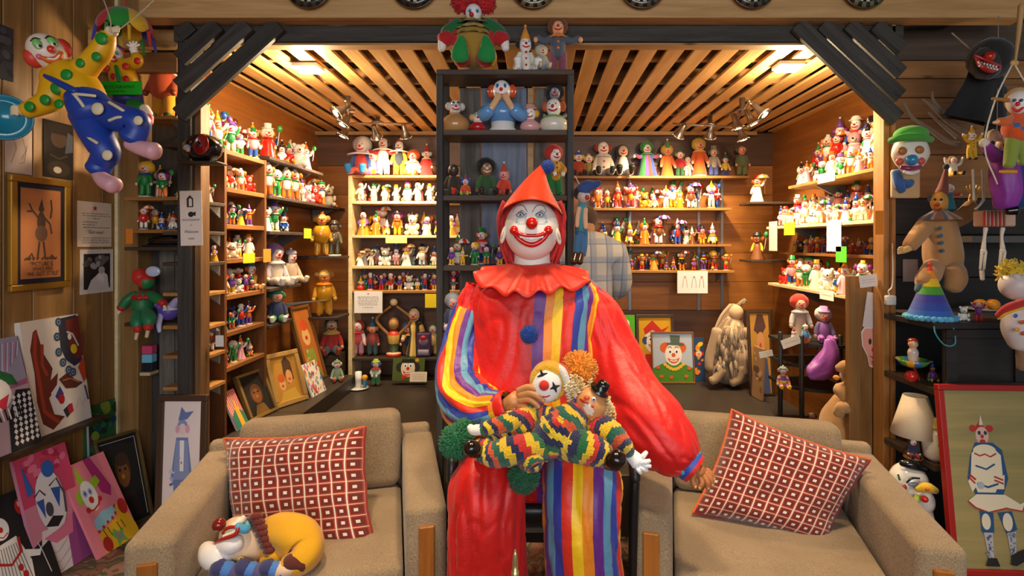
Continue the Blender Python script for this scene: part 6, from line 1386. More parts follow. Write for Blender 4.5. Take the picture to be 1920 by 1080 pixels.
D('clown_doll', 'white clown doll with orange topknot and long white shoes on top of the rack', 985, 2.74, RKZ[0], 98, dict(pose='sit', suit='#efe6d8', pants='#f2eee8', skin='#f4f0ea', hair='#2a1c16', hat='cone', hatc='#e8941c', pom='#e8941c', shoes='#f2efe8', shoe_size=1.5, sleeve='#e8dcc4', dots='#c82a20', spread=.17, mouth='#c01c1c'), 8, TD)
D('rag_doll', 'small grey curly rag doll leaning on the white clown on top of the rack', 1016, 2.66, RKZ[0], 52, dict(pose='sit', suit='#a8a49c', pants='#8fa0ac', hair='#b8b4a8', hstyle='afro', skin='#d8c4a0', sleeve='#b8b2a6', shoes='#d8b888'), 15, TD)
D('boy_doll', 'boy clown doll in grey jacket with orange collar and brown curls on the rack', 1046, 2.76, RKZ[0], 116, dict(pose='stand', suit='#565a68', pants='#8a4a5a', stripe=None, skin='#e8a878', hair='#7a3c14', hstyle='afro', collar='#e8801c', collar_r=.14, sleeve='#565a68', gloves='#e8a878', arms='out', shoes='#7a4a2a', head=.115, dots='#e8801c'), 0, TD)
# busts on the second board
BZ2 = RKZ[1]; BG2 = 'ceramic clown busts on the rack\'s upper shelf'; CE = dict(mat=VG, hmat=VG, hatmat=VG)
D('clown_bust', 'pale hobo clown bust with orange and blue coat at the shelf\'s left', 854, 2.73, BZ2, 64, dict(pose='bust', suit='#c89058', skin='#e8e0d8', hair='#d8cfc8', hstyle='tufts', collar='#5a86b8', patch='#3a3a3a', **CE), 12, BG2, 'bust')
D('clown_bust', 'small round clown head jar with red ruff on the rack', 896, 2.68, BZ2, 38, dict(pose='bust', suit='#c02024', skin='#f0e4d8', hair='#e0a860', hstyle='tufts', head=.22, patch='#5a9a6a', mouth='#f0e4d8', **CE), 5, BG2, 'bust')
D('clown_bust', 'pink lady clown bust in a tiny brown hat on the rack', 994, 2.70, BZ2, 55, dict(pose='bust', suit='#e8a8a4', skin='#f4ece4', hair='#e0a020', hstyle='tufts', hat='bowler', hatc='#d8a090', head=.18, nose='#e89a90', nose_r=.12, **CE), -8, BG2, 'bust')
D('clown_bust', 'bald clown bust with big red mouth and green bow on the rack', 1038, 2.72, BZ2, 66, dict(pose='bust', suit='#e8dcc8', skin='#f2e8dc', hair='#c85a24', hstyle='tufts', collar='#6aa84a', collar_r=.24, head=.17, nose='#c02020', mouth='#c02020', arms=None, **CE), -8, BG2, 'bust')
ro = Vector((X(943, 2.72), 2.72, BZ2)); o = thing('thinking_clown', 'large ceramic clown with chin on folded hands, blue shirt and white base', 'figurine', tuple(ro)); kq = 2.72 / F
m = MB(); m.lathe([(.072, 0), (.075, .012), (.06, .03), (.062, .055), (.04, .06)], '#efe8e0', 26); m.build('base', VG, o)
m = MB(); m.tube([(0, .0, .06, .065), (0, 0, .10, .085), (0, .01, .15, .06), (0, .01, .175, .03)], '#5f93c8', seg=22, n=12); m.build('shirt', VG, o)
for s_ in (-1, 1):
    MB().tube([(s_ * .07, 0, .13, .032), (s_ * .095, -.045, .085, .036), (s_ * .06, -.085, .10, .03)], '#6aa0d4', seg=14, n=10).build('sleeve', VG, o)
    MB().tube([(s_ * .055, -.085, .105, .017), (s_ * .03, -.08, .145, .016), (s_ * .016, -.07, .175, .018)], '#e8b888', seg=12, n=10).build('forearm', VG, o)
h_ = MB().ell((-.005, -.02, .212), (.046, .045, .055), '#f2ece6', 24, 16).build('head', VG, o)
for s_, cc in ((-1, '#d8542a'), (1, '#d8542a')): MB().ell((s_ * .052 - .005, .0, .215), (.024, .028, .036), cc, 14, 10, rf=lambda d: 1 + .1 * noise.noise(d * 9)).build('hair_tuft', VG, h_)
MB().ell((-.005, -.066, .208), .010, '#d0241c', 12, 8).build('nose', VG, h_)
m = MB(); m.tube([(-.032, -.055, .192, .004), (-.015, -.063, .181, .006), (.008, -.063, .181, .006), (.024, -.055, .193, .004)], '#c82018', seg=8, n=8); m.build('mouth', VG, h_)
m = MB()
for s_ in (-1, 1): m.ell((s_ * .018 - .005, -.058, .227), (.009, .004, .013), '#3f7fc8', 10, 6); m.ell((s_ * .018 - .005, -.062, .226), (.004, .003, .006), '#101820', 8, 5)
m.build('eyes', VG, h_)
D('hanging_doll', 'dark red doll with grey cap at the back of the rack\'s upper shelf', 1040, 2.80, BZ2 + .01, 98, dict(pose='stand', suit='#5a1c14', pants='#3a1410', hair='#141010', hstyle='afro', skin='#8a9098', hat='none', sleeve='#4a1812'), 0)
# third board
TG3 = 'cloth dolls on the rack\'s middle shelf'
D('cloth_doll', 'dark-skinned doll with black afro and green camouflage suit on the rack', 912, 2.74, RKZ[2], 76, dict(pose='sit', suit='#3a5a32', pants='#4a4438', skin='#9a6a44', hair='#0e0c0b', hstyle='afro', sleeve='#3f6a36', shoes='#3a3028', nose='#e8e0d8', mouth='#e8e0d8', head=.15), 12, TG3)
D('cloth_doll', 'pink-cheeked doll in orange-red clothes and cone hat on the rack', 945, 2.70, RKZ[2], 66, dict(pose='sit', suit='#e0442c', pants='#d85a24', skin='#f0a8a0', hair='#e89a9a', hstyle='bob', hat='cone', hatc='#d8402c', sleeve='#e8563a', shoes='#1a1614'), -5, TG3)
D('cloth_doll', 'brown skeleton-limbed doll lying at the left of the rack', 850, 2.74, RKZ[2], 62, dict(pose='sit', suit='#3f3428', pants='#4a3e30', skin='#4a3a2c', hair='#2a2018', hstyle='none', sleeve='#4a3c2e', shoes='#d83a2a', nose='#6a4a34', mouth='#2a1c14'), -10, TG3)
D('cloth_doll', 'colourful felt jester toy between the dolls on the rack', 873, 2.68, RKZ[2], 40, dict(pose='sit', suit='#e0582a', pants='#2a9a4a', skin='#f0d8c0', hair='#3a62c8', hat='jester', hatc='#2a52b8', hatc2='#d8281e', shoes='#e8b81c'), 0, TG3)
D('cloth_doll', 'clown doll with red hair and yellow jacket at the right of the rack', 1040, 2.72, RKZ[2], 100, dict(pose='stand', suit='#d8981c', pants='#1f7a34', skin='#f0e8e0', hair='#c02a1c', hstyle='afro', sleeve='#d89a20', gloves='#f2ece4', arms='lap', shoes='#1a6a2e', dots='#8a4a1c', nose='#c01c1c'), 20, TG3)
row('on fourth rack shelf', 'figurines on the rack\'s fourth shelf', (rx0 + .04, 2.70, RKZ[3]), (rx1 - .04, 2.70, RKZ[3]), .10, .16, 'bright', seed=140, gap=.002)
row('at back of fourth rack shelf', 'back figurines on the rack\'s fourth shelf', (rx0 + .04, 2.785, RKZ[3]), (rx1 - .04, 2.785, RKZ[3]), .15, .21, 'mixed', seed=141, gap=.01)
D('cloth_doll', 'silver-haired doll with pink ball on the rack\'s fifth shelf', 850, 2.71, RKZ[4], 70, dict(pose='sit', suit='#5a6a90', pants='#6a7080', skin='#e8c0b0', hair='#b8bec8', hstyle='afro', prop='ball', propc='#e89ab0', sleeve='#5a6488', shoes='#d8d4d0', nose='#e05a5a'), 8)
D('cloth_doll', 'small blue clown doll on the rack\'s lowest visible shelf', 848, 2.71, RKZ[5], 60, dict(pose='stand', suit='#c8a050', pants='#7ab0d8', hair='#c83020', hat='cone', hatc='#e0b050', collar='#d83a2a'), 5)
# puppet hanging off the rack's right post
ro = P(1094, 420, 2.58); o = thing('hanging_puppet', 'thin puppet in blue cap and overalls hanging on the rack\'s right post', 'puppet', tuple(ro))
def PH(pts): return [(*(P(a, b, d) - ro), r * d / F) for a, b, d, r in pts]
MB().tube(PH([(1092, 382, 2.58, 8), (1090, 405, 2.58, 12), (1090, 432, 2.58, 12)]), '#3f8a96', seg=14, n=10).build('shirt', VC, o)
for dx in (-5, 6): MB().tube(PH([(1090 + dx * .6, 430, 2.58, 9), (1088 + dx, 458, 2.57, 8), (1086 + dx, 478, 2.57, 7)]), '#3a6a98', seg=12, n=10).build('leg', VC, o)
for dx in (-4, 6): MB().tube(PH([(1084 + dx, 476, 2.56, 6), (1080 + dx, 492, 2.54, 7)]), '#4a2a18', seg=12, n=8).build('shoe', VG, o)
for a0, c_ in (((1086, 390), (1082, 425)), ((1098, 392), (1098, 428))): MB().tube(PH([(*a0, 2.56, 4.5), ((a0[0] + c_[0]) / 2 - 1, 408, 2.55, 4.5), (*c_, 2.54, 4)]), '#d8a888', seg=10, n=8).build('arm', VC, o)
h_ = MB().ell(P(1094, 368, 2.57) - ro, (.032, .034, .036), '#c0b4ac', 18, 12).build('head', VS, o)
MB().ell(P(1101, 370, 2.54) - ro, .012, '#c02a24', 10, 8).build('nose', VG, h_)
MB().ell(P(1087, 362, 2.585) - ro, (.034, .034, .034), '#1c1614', 14, 10, rf=lambda d: 1 + .12 * noise.noise(d * 8)).build('hair', VC, h_)
MB().tube(PH([(1092, 358, 2.57, 14), (1102, 350, 2.57, 13), (1116, 346, 2.57, 8), (1124, 342, 2.57, 5)]), '#2f4a86', seg=14, n=12).build('cap', VC, h_)
MB().tube(PH([(1092, 356, 2.57, 1), (1078, 330, 2.60, 1)]), '#d8d0c0', seg=5, n=3).build('string', VC, o)
# ------------------------------------------------------------------ visitor in a plaid shirt, seen from behind among the shelves
po = Vector((X(1104, 3.75), 3.75, PZ)); per = thing('person', 'person in pale plaid shirt browsing the rear shelves, half hidden by the rack', 'person', tuple(po))
m, nt, b = new_mat('pale_plaid'); L = nt.links.new; tc = nd(nt, 'ShaderNodeTexCoord'); sp = nd(nt, 'ShaderNodeSeparateXYZ'); L(tc.outputs['Object'], sp.inputs[0])
def band(ax, N, w):
    f = nd(nt, 'ShaderNodeMath', operation='MULTIPLY'); L(ax, f.inputs[0]); f.inputs[1].default_value = N; g = nd(nt, 'ShaderNodeMath', operation='FRACT'); L(f.outputs[0], g.inputs[0]); h = nd(nt, 'ShaderNodeMath', operation='LESS_THAN'); L(g.outputs[0], h.inputs[0]); h.inputs[1].default_value = w; return h.outputs[0]
base = (*lin('#d9d3c8'), 1); prev = None
for ax, N, w, c in ((sp.outputs[0], 9, .4, '#8fa0ba'), (sp.outputs[2], 8, .35, '#9aa8bd'), (sp.outputs[0], 9, .07, '#5a6a90'), (sp.outputs[2], 8, .06, '#6a7a9c')):
    mx = nd(nt, 'ShaderNodeMix', data_type='RGBA'); fm = nd(nt, 'ShaderNodeMath', operation='MULTIPLY'); L(band(ax, N, w), fm.inputs[0]); fm.inputs[1].default_value = .55; L(fm.outputs[0], mx.inputs[0])
    if prev is None: mx.inputs[6].default_value = base
    else: L(prev, mx.inputs[6])
    mx.inputs[7].default_value = (*lin(c), 1); prev = mx.outputs[2]
L(prev, b.inputs['Base Color']); b.inputs['Roughness'].default_value = .9
def skinbody(name, joints, edges, mat, par, sub_=2):
    me = bpy.data.meshes.new(name); me.from_pydata([j[:3] for j in joints], edges, []); ob = bpy.data.objects.new(name, me); COL.objects.link(ob); ob.parent = par
    sk = ob.modifiers.new('skin', 'SKIN'); sk.use_smooth_shade = True
    for i, j in enumerate(joints): me.skin_vertices[0].data[i].radius = (j[3], j[4] if len(j) > 4 else j[3])
    me.skin_vertices[0].data[0].use_root = True
    ob.modifiers.new('sub', 'SUBSURF').levels = sub_; ob.modifiers['sub'].render_levels = sub_; me.materials.append(mat); return ob
J = [(0, 0, .74, .15, .11), (0, .0, .95, .10, .09), (0, -.0, 1.12, .09, .08), (0, .01, 1.22, .06, .06), (0, .10, 1.33, .05, .05), (0, .2, 1.39, .078, .085), (0, .25, 1.44, .075, .08),
     (.17, 0, 1.17, .045, .045), (.24, .06, .95, .045, .045), (.19, .26, .86, .045, .045), (-.17, 0, 1.17, .045, .045), (-.24, .06, .95, .045, .045), (-.19, .26, .86, .045, .045),
     (.09, 0, .66, .105, .105), (.10, 0, .34, .08, .08), (.10, .01, .06, .06, .06), (-.09, 0, .66, .105, .105), (-.10, 0, .34, .08, .08), (-.10, .01, .06, .06, .06), (.10, .1, .035, .045, .035), (-.10, .1, .035, .045, .035)]
E_ = [(0, 1), (1, 2), (2, 3), (3, 4), (4, 5), (5, 6), (3, 7), (7, 8), (8, 9), (3, 10), (10, 11), (11, 12), (0, 13), (13, 14), (14, 15), (0, 16), (16, 17), (17, 18), (15, 19), (18, 20)]
J = [(j[0], j[1], j[2] * 1.0, *j[3:]) for j in J]
skinbody('body', J, E_, plain('visitor_skin', '#b98a68', .6), per)
Js = [(0, 0, .58, .185, .16), (0, 0, .74, .18, .15), (0, 0, .95, .18, .15), (0, -.01, 1.12, .205, .15), (0, 0, 1.24, .15, .125), (0, .08, 1.345, .09, .08), (.19, 0, 1.19, .10, .10), (.245, .05, .97, .082, .082), (.21, .18, .89, .07, .07), (-.19, 0, 1.19, .10, .10), (-.245, .05, .97, .082, .082), (-.21, .18, .89, .07, .07)]
skinbody('plaid_shirt', Js, [(0, 1), (1, 2), (2, 3), (3, 4), (4, 5), (4, 6), (6, 7), (7, 8), (4, 9), (9, 10), (10, 11)], MATS['pale_plaid'], per)
Jt = [(0, 0, .78, .15, .12), (.09, 0, .64, .118, .118), (.10, 0, .34, .095, .095), (.10, .0, .07, .085, .085), (-.09, 0, .64, .118, .118), (-.10, 0, .34, .095, .095), (-.10, .0, .07, .085, .085)]
skinbody('trousers', Jt, [(0, 1), (1, 2), (2, 3), (0, 4), (4, 5), (5, 6)], plain('visitor_trousers', '#4a5a74', .9), per)
MB().ell((0, .21, 1.44), (.09, .105, .10), '#4a3524', 18, 12, rf=lambda d: 1 + .05 * noise.noise(d * 6)).build('hair', VC, per)
# ------------------------------------------------------------------ left wall: pictures, hanging clowns, leaning canvases
def WL(px, py, off=.004):
    x_ = LW + off; d = x_ * F / (px - VX); return P(px, py, d)
def onwall(name, label, cat, px0, px1, pyt, pyb, col, th=.003, **k):
    """picture on the left wall: pixel columns and rows measured at its left edge"""
    off = th + .014 if k.get('frame') else th + .002
    bl = WL(px0, pyb, off); br = WL(px1, pyb, off); tl = WL(px0, pyt, off); br.z = bl.z
    return board(name, label, cat, bl, br, tl, col, th, **k)
a = onwall('framed_drawing', 'gold-framed tan drawing of a juggling clown with handwritten caption on left wall', 'drawing', 18, 130, 326, 548, '#1c1626', .012, frame='#a8782c', fw=.032, fmat=plain('gilt_frame', '#b98a34', .3, .6))
a.poly([(.08, .05), (.92, .05), (.92, .95), (.08, .95)], '#b5703e'); ink = '#4a3226'
a.ell(.5, .62, .09, .1, ink); a.ell(.5, .75, .06, .035, ink); a.poly([(.46, .78), (.54, .78), (.51, .86)], ink); a.ell(.5, .5, .13, .08, '#6a4a34')
for pts in ([(.43, .66), (.3, .74), (.25, .8)], [(.57, .66), (.68, .6), (.72, .5)], [(.46, .42), (.43, .3), (.42, .24)], [(.54, .42), (.57, .3), (.58, .24)], [(.7, .85), (.72, .75), (.69, .66)], [(.2, .72), (.3, .72)], [(.2, .24), (.3, .3), (.34, .24)], [(.66, .24), (.72, .28), (.78, .24)]): a.line(pts, .035, ink)
for u in (.16, .24, .32, .4, .5, .6, .7, .78): a.line([(u, .235), (u + .04, .26)], .03, ink)
for i, tx in enumerate(('"PICTURE IS', 'WHO ARE', 'WE GOT STYLE"')): a.text(tx, .5 + .02 * i, .175 - .05 * i, .030, '#33221a', sx=.8)
a.finish()
a = onwall('notice_sheet', 'cream printed notice with red star pinned on the left wall', 'notice', 145, 209, 376, 463, '#e8d6c0', .002); star5(a, .5, .86, .075); scribble(a, (.74, .69), 5, '#7a6a60', .08, .95); scribble(a, (.63,), 6, '#7a6a60', .38, .62); scribble(a, (.55, .49), 7, '#7a6a60', .12, .55); scribble(a, (.43,), 8, '#7a6a60', .12, .92); a.text('Got one?', .5, .29, .028, '#4a3a34'); scribble(a, (.2, .15, .1), 10, '#8a7a70', .1, .92); a.finish()
a = onwall('photograph', 'black and white photograph of a crowd with white border on the left wall', 'photograph', 150, 212, 468, 553, '#dcd4cc', .002)
a.poly([(.1, .1), (.9, .1), (.9, .9), (.1, .9)], '#1a1718'); r_ = random.Random(6)
a.blobs(16, .18, .82, .6, .85, .05, .09, ['#6a6462', '#a8a09c', '#4a4442'], 6); a.poly([(.2, .1), (.85, .1), (.8, .4), (.62, .52), (.45, .4), (.3, .3)], '#d8d0cc'); a.ell(.62, .52, .1, .09, '#b8b0ac'); a.finish()
a = onwall('pencil_sketch', 'pale pencil sketch pinned at the top of the left wall', 'drawing', 10, 60, 228, 322, '#c9b4a8', .002); a.line([(.2, .2), (.4, .5), (.3, .7), (.6, .8), (.75, .5), (.6, .3)], .02, '#8a7468'); a.line([(.5, .2), (.7, .25), (.8, .6)], .02, '#8a7468'); a.finish()
a = onwall('dark_portrait', 'dark portrait print of a hatted clown on the left wall', 'picture', 82, 137, 222, 330, '#1f1712', .004); a.ell(.5, .7, .28, .16, '#5a4234'); a.poly([(.1, .95), (.9, .95), (.8, .78), (.2, .78)], '#2c211a'); a.ell(.5, .16, .4, .14, '#3a2a20'); a.ell(.45, .14, .14, .06, '#d0c4b4'); a.line([(.2, .4), (.5, .34), (.8, .42)], .06, '#4a3a34'); a.poly([(.7, .45), (.98, .5), (.98, .8), (.8, .85)], '#5a606c'); a.finish()
a = onwall('dark_poster', 'dark grey torn poster at the upper left edge', 'poster', -60, 25, 20, 128, '#34343a', .004); a.blobs(10, .5, .95, .1, .9, .04, .12, ['#22222a', '#4a4a50', '#2a2020'], 2); a.finish()

# ledge carrying two canvases
lg = thing('wall_ledge', 'narrow wooden ledge along the left wall under two canvases', 'shelf', (LW + .08, 2.4, 0)); zL = .655
cb(lg, 'ledge_board', (LW + .001, 1.75, zL - .02), (LW + .15, 2.93, zL), W_sdark)
for yy_ in (1.8, 2.35): cb(lg, 'leg', (LW + .02, yy_, 0), (LW + .06, yy_ + .05, zL - .031), W_sdark)
def ledgepic(name, label, px0, px1, hgt, xb, col, **k):
    d0 = (xb * F) / (px0 - VX); d1 = (xb * F) / (px1 - VX); bl = Vector((xb, d0, zL + .002)); br = Vector((xb, d1, zL + .002)); return board(name, label, 'painting', bl, br, bl + Vector((LW + .025 - xb, 0, hgt)), col, **k)
a = ledgepic('canvas_painting', 'white canvas with two swirling red-brown and blue clown heads', 66, 172, .56, LW + .10, '#e9dccf', th=.03)
BR1, BR2 = '#6e2a1a', '#a5391e'
a.poly([(.18, .9), (.24, .92), (.3, .7), (.42, .55), (.36, .45), (.5, .5), (.45, .38), (.3, .3), (.35, .15), (.52, .1), (.3, .02), (.15, .1), (.1, .3), (.12, .55), (.1, .75)], BR1)
a.line([(.22, .9), (.16, .7), (.18, .45), (.2, .2), (.42, .06)], .06, BR2); a.line([(.3, .78), (.26, .6), (.32, .5)], .05, BR2); a.poly([(.5, .44), (.66, .48), (.78, .4), (.92, .35), (.78, .32), (.6, .34)], '#5e2a1c'); a.line([(.56, .42), (.7, .42), (.86, .36)], .02, '#c06a4a')
a.poly([(.34, .34), (.5, .42), (.6, .3), (.68, .18), (.6, .08), (.42, .14), (.36, .24)], '#e8e4e4'); a.poly([(.4, .3), (.5, .38), (.55, .3), (.48, .22)], '#3a3f8a'); a.ell(.5, .26, .055, .045, '#c01c1c'); a.poly([(.5, .16), (.64, .2), (.66, .12), (.55, .08)], '#2a2a3a'); a.poly([(.58, .17), (.67, .2), (.68, .12), (.6, .1)], '#b8202a')
a.poly([(.62, .98), (.95, .99), (.99, .7), (.95, .55), (.8, .52), (.66, .6), (.6, .72)], '#33313f'); a.poly([(.74, .95), (.99, .98), (.99, .6), (.84, .58), (.76, .72)], '#7a2a1e'); a.ell(.83, .68, .06, .045, '#f0c81c'); a.ell(.78, .8, .035, .03, '#f0ece8'); a.line([(.74, .85), (.84, .82), (.92, .7)], .03, '#d8d0cc'); a.poly([(.86, .5), (.99, .6), (.99, .38), (.93, .35)], '#c8411f')
for u, v in ((.62, .95), (.56, .82), (.55, .68), (.6, .58), (.68, .5), (.75, .47)): a.ell(u, v, .055, .04, '#2f4a6a'); a.ell(u, v, .03, .022, '#8a98a8'); a.ell(u, v, .015, .011, '#22304a')
a.line([(.93, .32), (.96, .18)], .03, '#3a4a6a'); a.line([(.72, .14), (.8, .22), (.84, .14), (.9, .2)], .008, '#a8a0a0'); a.finish()
a = ledgepic('canvas_painting', 'canvas of a harlequin clown with green hair and checked suit on the ledge', -60, 78, .50, LW + .145, '#c8a8b0', th=.02)
a.poly([(0, .5), (1, .55), (1, 1), (0, 1)], '#b0608a'); a.poly([(.5, .55), (1, .6), (1, 1), (.7, 1)], '#a8a0b8')
for i in range(12): a.line([(.6 + i * .03, .6 + .02 * i), (.72 + i * .025, .95)], .015, ('#d890b8', '#8a90b8', '#e0d8e0')[i % 3])
a.poly([(.3, .62), (.6, .74), (.8, .66), (.85, .56), (.6, .6)], '#1f6a3a'); a.ell(.5, .52, .24, .15, '#efe9e4'); a.poly([(.48, .45), (.7, .5), (.6, .36)], '#d83048'); a.ell(.5, .57, .06, .05, '#3a8ab0'); a.poly([(.55, 0), (1, 0), (1, .5), (.8, .52), (.62, .3)], '#221f22')
for i in range(9):
    for j in range(5): a.poly([(.62 + j * .075 + .01 * i, .06 + i * .05), (.65 + j * .075 + .01 * i, .085 + i * .05), (.68 + j * .075 + .01 * i, .06 + i * .05), (.65 + j * .075 + .01 * i, .035 + i * .05)], '#e8e2e0')
for i in range(8): a.line([(.42 + i * .05, .38), (.45 + i * .045, .28)], .022, '#1c1a1c' if i % 2 else '#f0ecea')
a.finish()
def floorpic(name, label, bl, br, tl, col, th=.02, **k):
    b0 = FL(*bl); b1 = FL(*br); b0.z = b1.z = .003; d0 = b0.y; t0 = P(*tl, d0); return board(name, label, 'painting', b0, b1, t0, col, th, **k)
a = floorpic('canvas_painting', 'pink and blue painted clown portrait leaning on floor behind the black canvas', (78, 1098), (172, 1040), (15, 868), '#d98aa0', .018)
a.poly([(0, .6), (1, .6), (1, 1), (0, 1)], '#d8466e'); a.blobs(22, .1, .9, .75, .98, .05, .1, ['#c02a50', '#e8789a', '#d03a5e'], 5); a.poly([(.3, 0), (1, 0), (1, .5), (.62, .3)], '#a04a8a'); a.poly([(.0, .0), (.6, 0), (.66, .36), (.2, .38)], '#e8dcdc'); a.ell(.48, .58, .27, .26, '#e4e0e4'); a.ell(.55, .84, .12, .07, '#2f62b8'); a.poly([(.1, .95), (.22, .7), (.1, .68)], '#2f6ab8'); a.poly([(.22, .62), (.36, .62), (.32, .46)], '#2f58a8'); a.poly([(.52, .68), (.7, .66), (.6, .5)], '#2f58a8'); a.ell(.42, .52, .07, .06, '#4a4652'); a.poly([(.28, .4), (.45, .46), (.64, .42), (.5, .36)], '#1f1c22'); a.line([(.2, .66), (.32, .7), (.4, .64)], .03, '#3a3a48'); a.line([(.5, .7), (.66, .74), (.74, .6), (.7, .44)], .035, '#4a4a58'); a.poly([(.2, .32), (.5, .34), (.8, .4), (.74, .26), (.4, .24)], '#e07a9a')
for v in (.2, .12, .05): a.line([(.1, v), (.4, v - .03), (.66, v + .05)], .008, '#8a8088')
a.finish()
a = floorpic('canvas_painting', 'pink canvas of a green-haired clown in yellow suit leaning on the floor', (185, 1050), (262, 1000), (103, 885), '#f58a98', .016)
a.poly([(.5, 1), (.66, 1), (.84, .62), (.76, .52), (.6, .6)], '#c03078'); a.poly([(.28, .98), (.38, .75), (.26, .72), (.22, .8)], '#a8cc2a'); a.poly([(.06, .66), (.2, .74), (.28, .64), (.2, .56), (.1, .58)], '#a8cc2a'); a.poly([(.42, .76), (.62, .8), (.66, .72), (.5, .66)], '#a8cc2a'); a.ell(.34, .62, .16, .17, '#f8f2ee')
for u, v in ((.27, .66), (.38, .66)): a.ell(u, v, .045, .04, '#b8bce0'); a.ell(u, v, .022, .02, '#5a5a98')
a.ell(.34, .575, .052, .038, '#d0281c'); a.line([(.2, .49), (.3, .465), (.44, .5), (.5, .55)], .04, '#d0281c'); a.ell(.2, .49, .045, .032, '#d0281c'); a.ell(.51, .55, .04, .03, '#d0281c'); a.poly([(.2, .36), (.42, .42), (.68, .42), (.72, .32), (.5, .28), (.2, .24)], '#9fd0e0')
for u, v in ((.22, .24), (.34, .26), (.46, .285), (.58, .3), (.68, .33), (.72, .4)): a.ell(u, v, .028, .02, '#d0281c')
a.poly([(.18, 0), (1, 0), (1, .12), (.86, .42), (.72, .4), (.7, .3), (.5, .26), (.2, .22)], '#f2b81c'); a.ell(.88, .36, .1, .09, '#c02a22'); a.ell(.28, .08, .1, .08, '#c02a22'); a.poly([(.5, .2), (.58, .14), (.7, .16), (.66, .08), (.72, .0), (.58, .03), (.48, 0), (.48, .08), (.42, .14)], '#6fb83a'); a.poly([(.52, .165), (.58, .12), (.665, .13), (.63, .08), (.66, .03), (.57, .05), (.51, .03), (.51, .09), (.47, .125)], '#8a8a80')
for u in (.3, .4, .62, .72): a.line([(u, .24), (u + .03, .14)], .014, '#1c1814')
a.finish()
a = floorpic('canvas_painting', 'black canvas of a white ruffled clown holding a red balloon', (8, 1145), (117, 1082), (-75, 960), '#1b1718', .018)
a.ell(.72, .83, .1, .085, '#c4201c'); a.ell(.69, .86, .02, .03, '#f0a8a0'); a.poly([(.7, .75), (.74, .75), (.75, .72), (.69, .72)], '#c4201c'); a.line([(.72, .72), (.74, .55), (.82, .35), (.86, .1)], .016, '#d8d0cc'); a.ell(.3, .7, .14, .11, '#efeae6'); a.ell(.31, .69, .035, .028, '#c4201c'); a.line([(.22, .64), (.31, .61), (.4, .64)], .022, '#c4201c'); a.poly([(.15, .55), (.5, .58), (.62, .3), (.55, 0), (.05, 0), (.05, .3)], '#e8e2de')
for i in range(9): a.line([(.18 + i * .04, .52), (.08 + i * .06, .04)], .012, '#6a6462')
a.line([(.1, .4), (.3, .34), (.5, .42), (.52, .56)], .05, '#b81c1c'); a.ell(.42, .28, .04, .035, '#b81c1c'); a.ell(.46, .2, .045, .038, '#b81c1c'); a.poly([(.56, .42), (.78, .36), (.84, .38), (.76, .3), (.58, .34)], '#f0ece8'); a.finish()
a = board('framed_painting', 'dark painting of a brown bearded face in thin gold frame on the floor', 'painting', FL(205, 1005, .003), FL(288, 968, .003), P(150, 835, 2.91), '#14100e', .018, frame='#5a4420', fw=.016)
a.line([(.05, .96), (.95, .96)], .012, '#d8d4cc'); a.line([(.95, .96), (.95, .04)], .012, '#d8d4cc'); a.ell(.52, .62, .2, .2, '#4a2a14'); a.ell(.52, .56, .15, .15, '#7a4a1e'); a.ell(.52, .74, .17, .08, '#3a1f10'); a.ell(.5, .54, .04, .03, '#b87a2a'); a.ell(.44, .62, .03, .02, '#120c08'); a.ell(.58, .62, .03, .02, '#120c08'); a.poly([(.25, .05), (.85, .05), (.75, .35), (.35, .38)], '#241510'); a.finish()
a = board('canvas_painting', 'green and blue abstract canvas wedged behind the dark face painting', 'painting', Vector((-2.47, 2.945, .003)), Vector((-2.47, 3.20, .003)), Vector((-2.494, 2.945, .68)), '#2f6a3a', .014)
a.blobs(30, .05, .95, .4, .98, .04, .14, ['#1f4a7a', '#2f8a4a', '#6a2a4a', '#1a3a2a', '#8aa83a'], 12); a.line([(.04, .1), (.04, 1)], .06, '#c8d8e8'); a.finish()
a = board('framed_painting', 'brown-framed pale watercolour of a blue hobo clown standing by the post', 'painting', Vector((X(290, 2.79), 2.785, .003)), Vector((X(384, 2.79), 2.785, .003)), Vector((X(290, 2.79), 2.82, Z(740, 2.82))), '#e8d8d4', .018, frame='#4a3424', fw=.034, fd=.006)
a.poly([(0, 0), (1, 0), (1, 1), (0, 1)], '#ecdcd8'); a.ell(.5, .82, .14, .05, '#8a98c0'); a.poly([(.38, .86), (.62, .87), (.8, .93), (.58, .92), (.46, .96)], '#6a7ab0'); a.ell(.5, .8, .1, .04, '#e8d0d0'); a.ell(.37, .8, .06, .03, '#e0a8b8'); a.ell(.64, .8, .06, .03, '#e0a8b8'); a.poly([(.22, .45), (.34, .74), (.66, .74), (.8, .45), (.7, .4), (.62, .6), (.38, .6), (.3, .4)], '#7484b4'); a.poly([(.34, .72), (.66, .72), (.72, .42), (.28, .42)], '#8a98c4'); a.poly([(.44, .72), (.56, .72), (.56, .5), (.46, .5)], '#f2ecec'); a.poly([(.3, .44), (.7, .44), (.66, .14), (.53, .14), (.5, .34), (.44, .14), (.32, .14)], '#6f7fb0'); a.ell(.5, .56, .02, .01, '#c85a70'); a.poly([(.28, .15), (.44, .15), (.44, .11), (.24, .11)], '#4a5680'); a.poly([(.53, .15), (.68, .15), (.74, .11), (.53, .11)], '#4a5680'); a.blobs(12, .2, .8, .1, .7, .03, .07, ['#a8b4d4', '#5a6a9c', '#c8d0e4'], 7); a.finish()

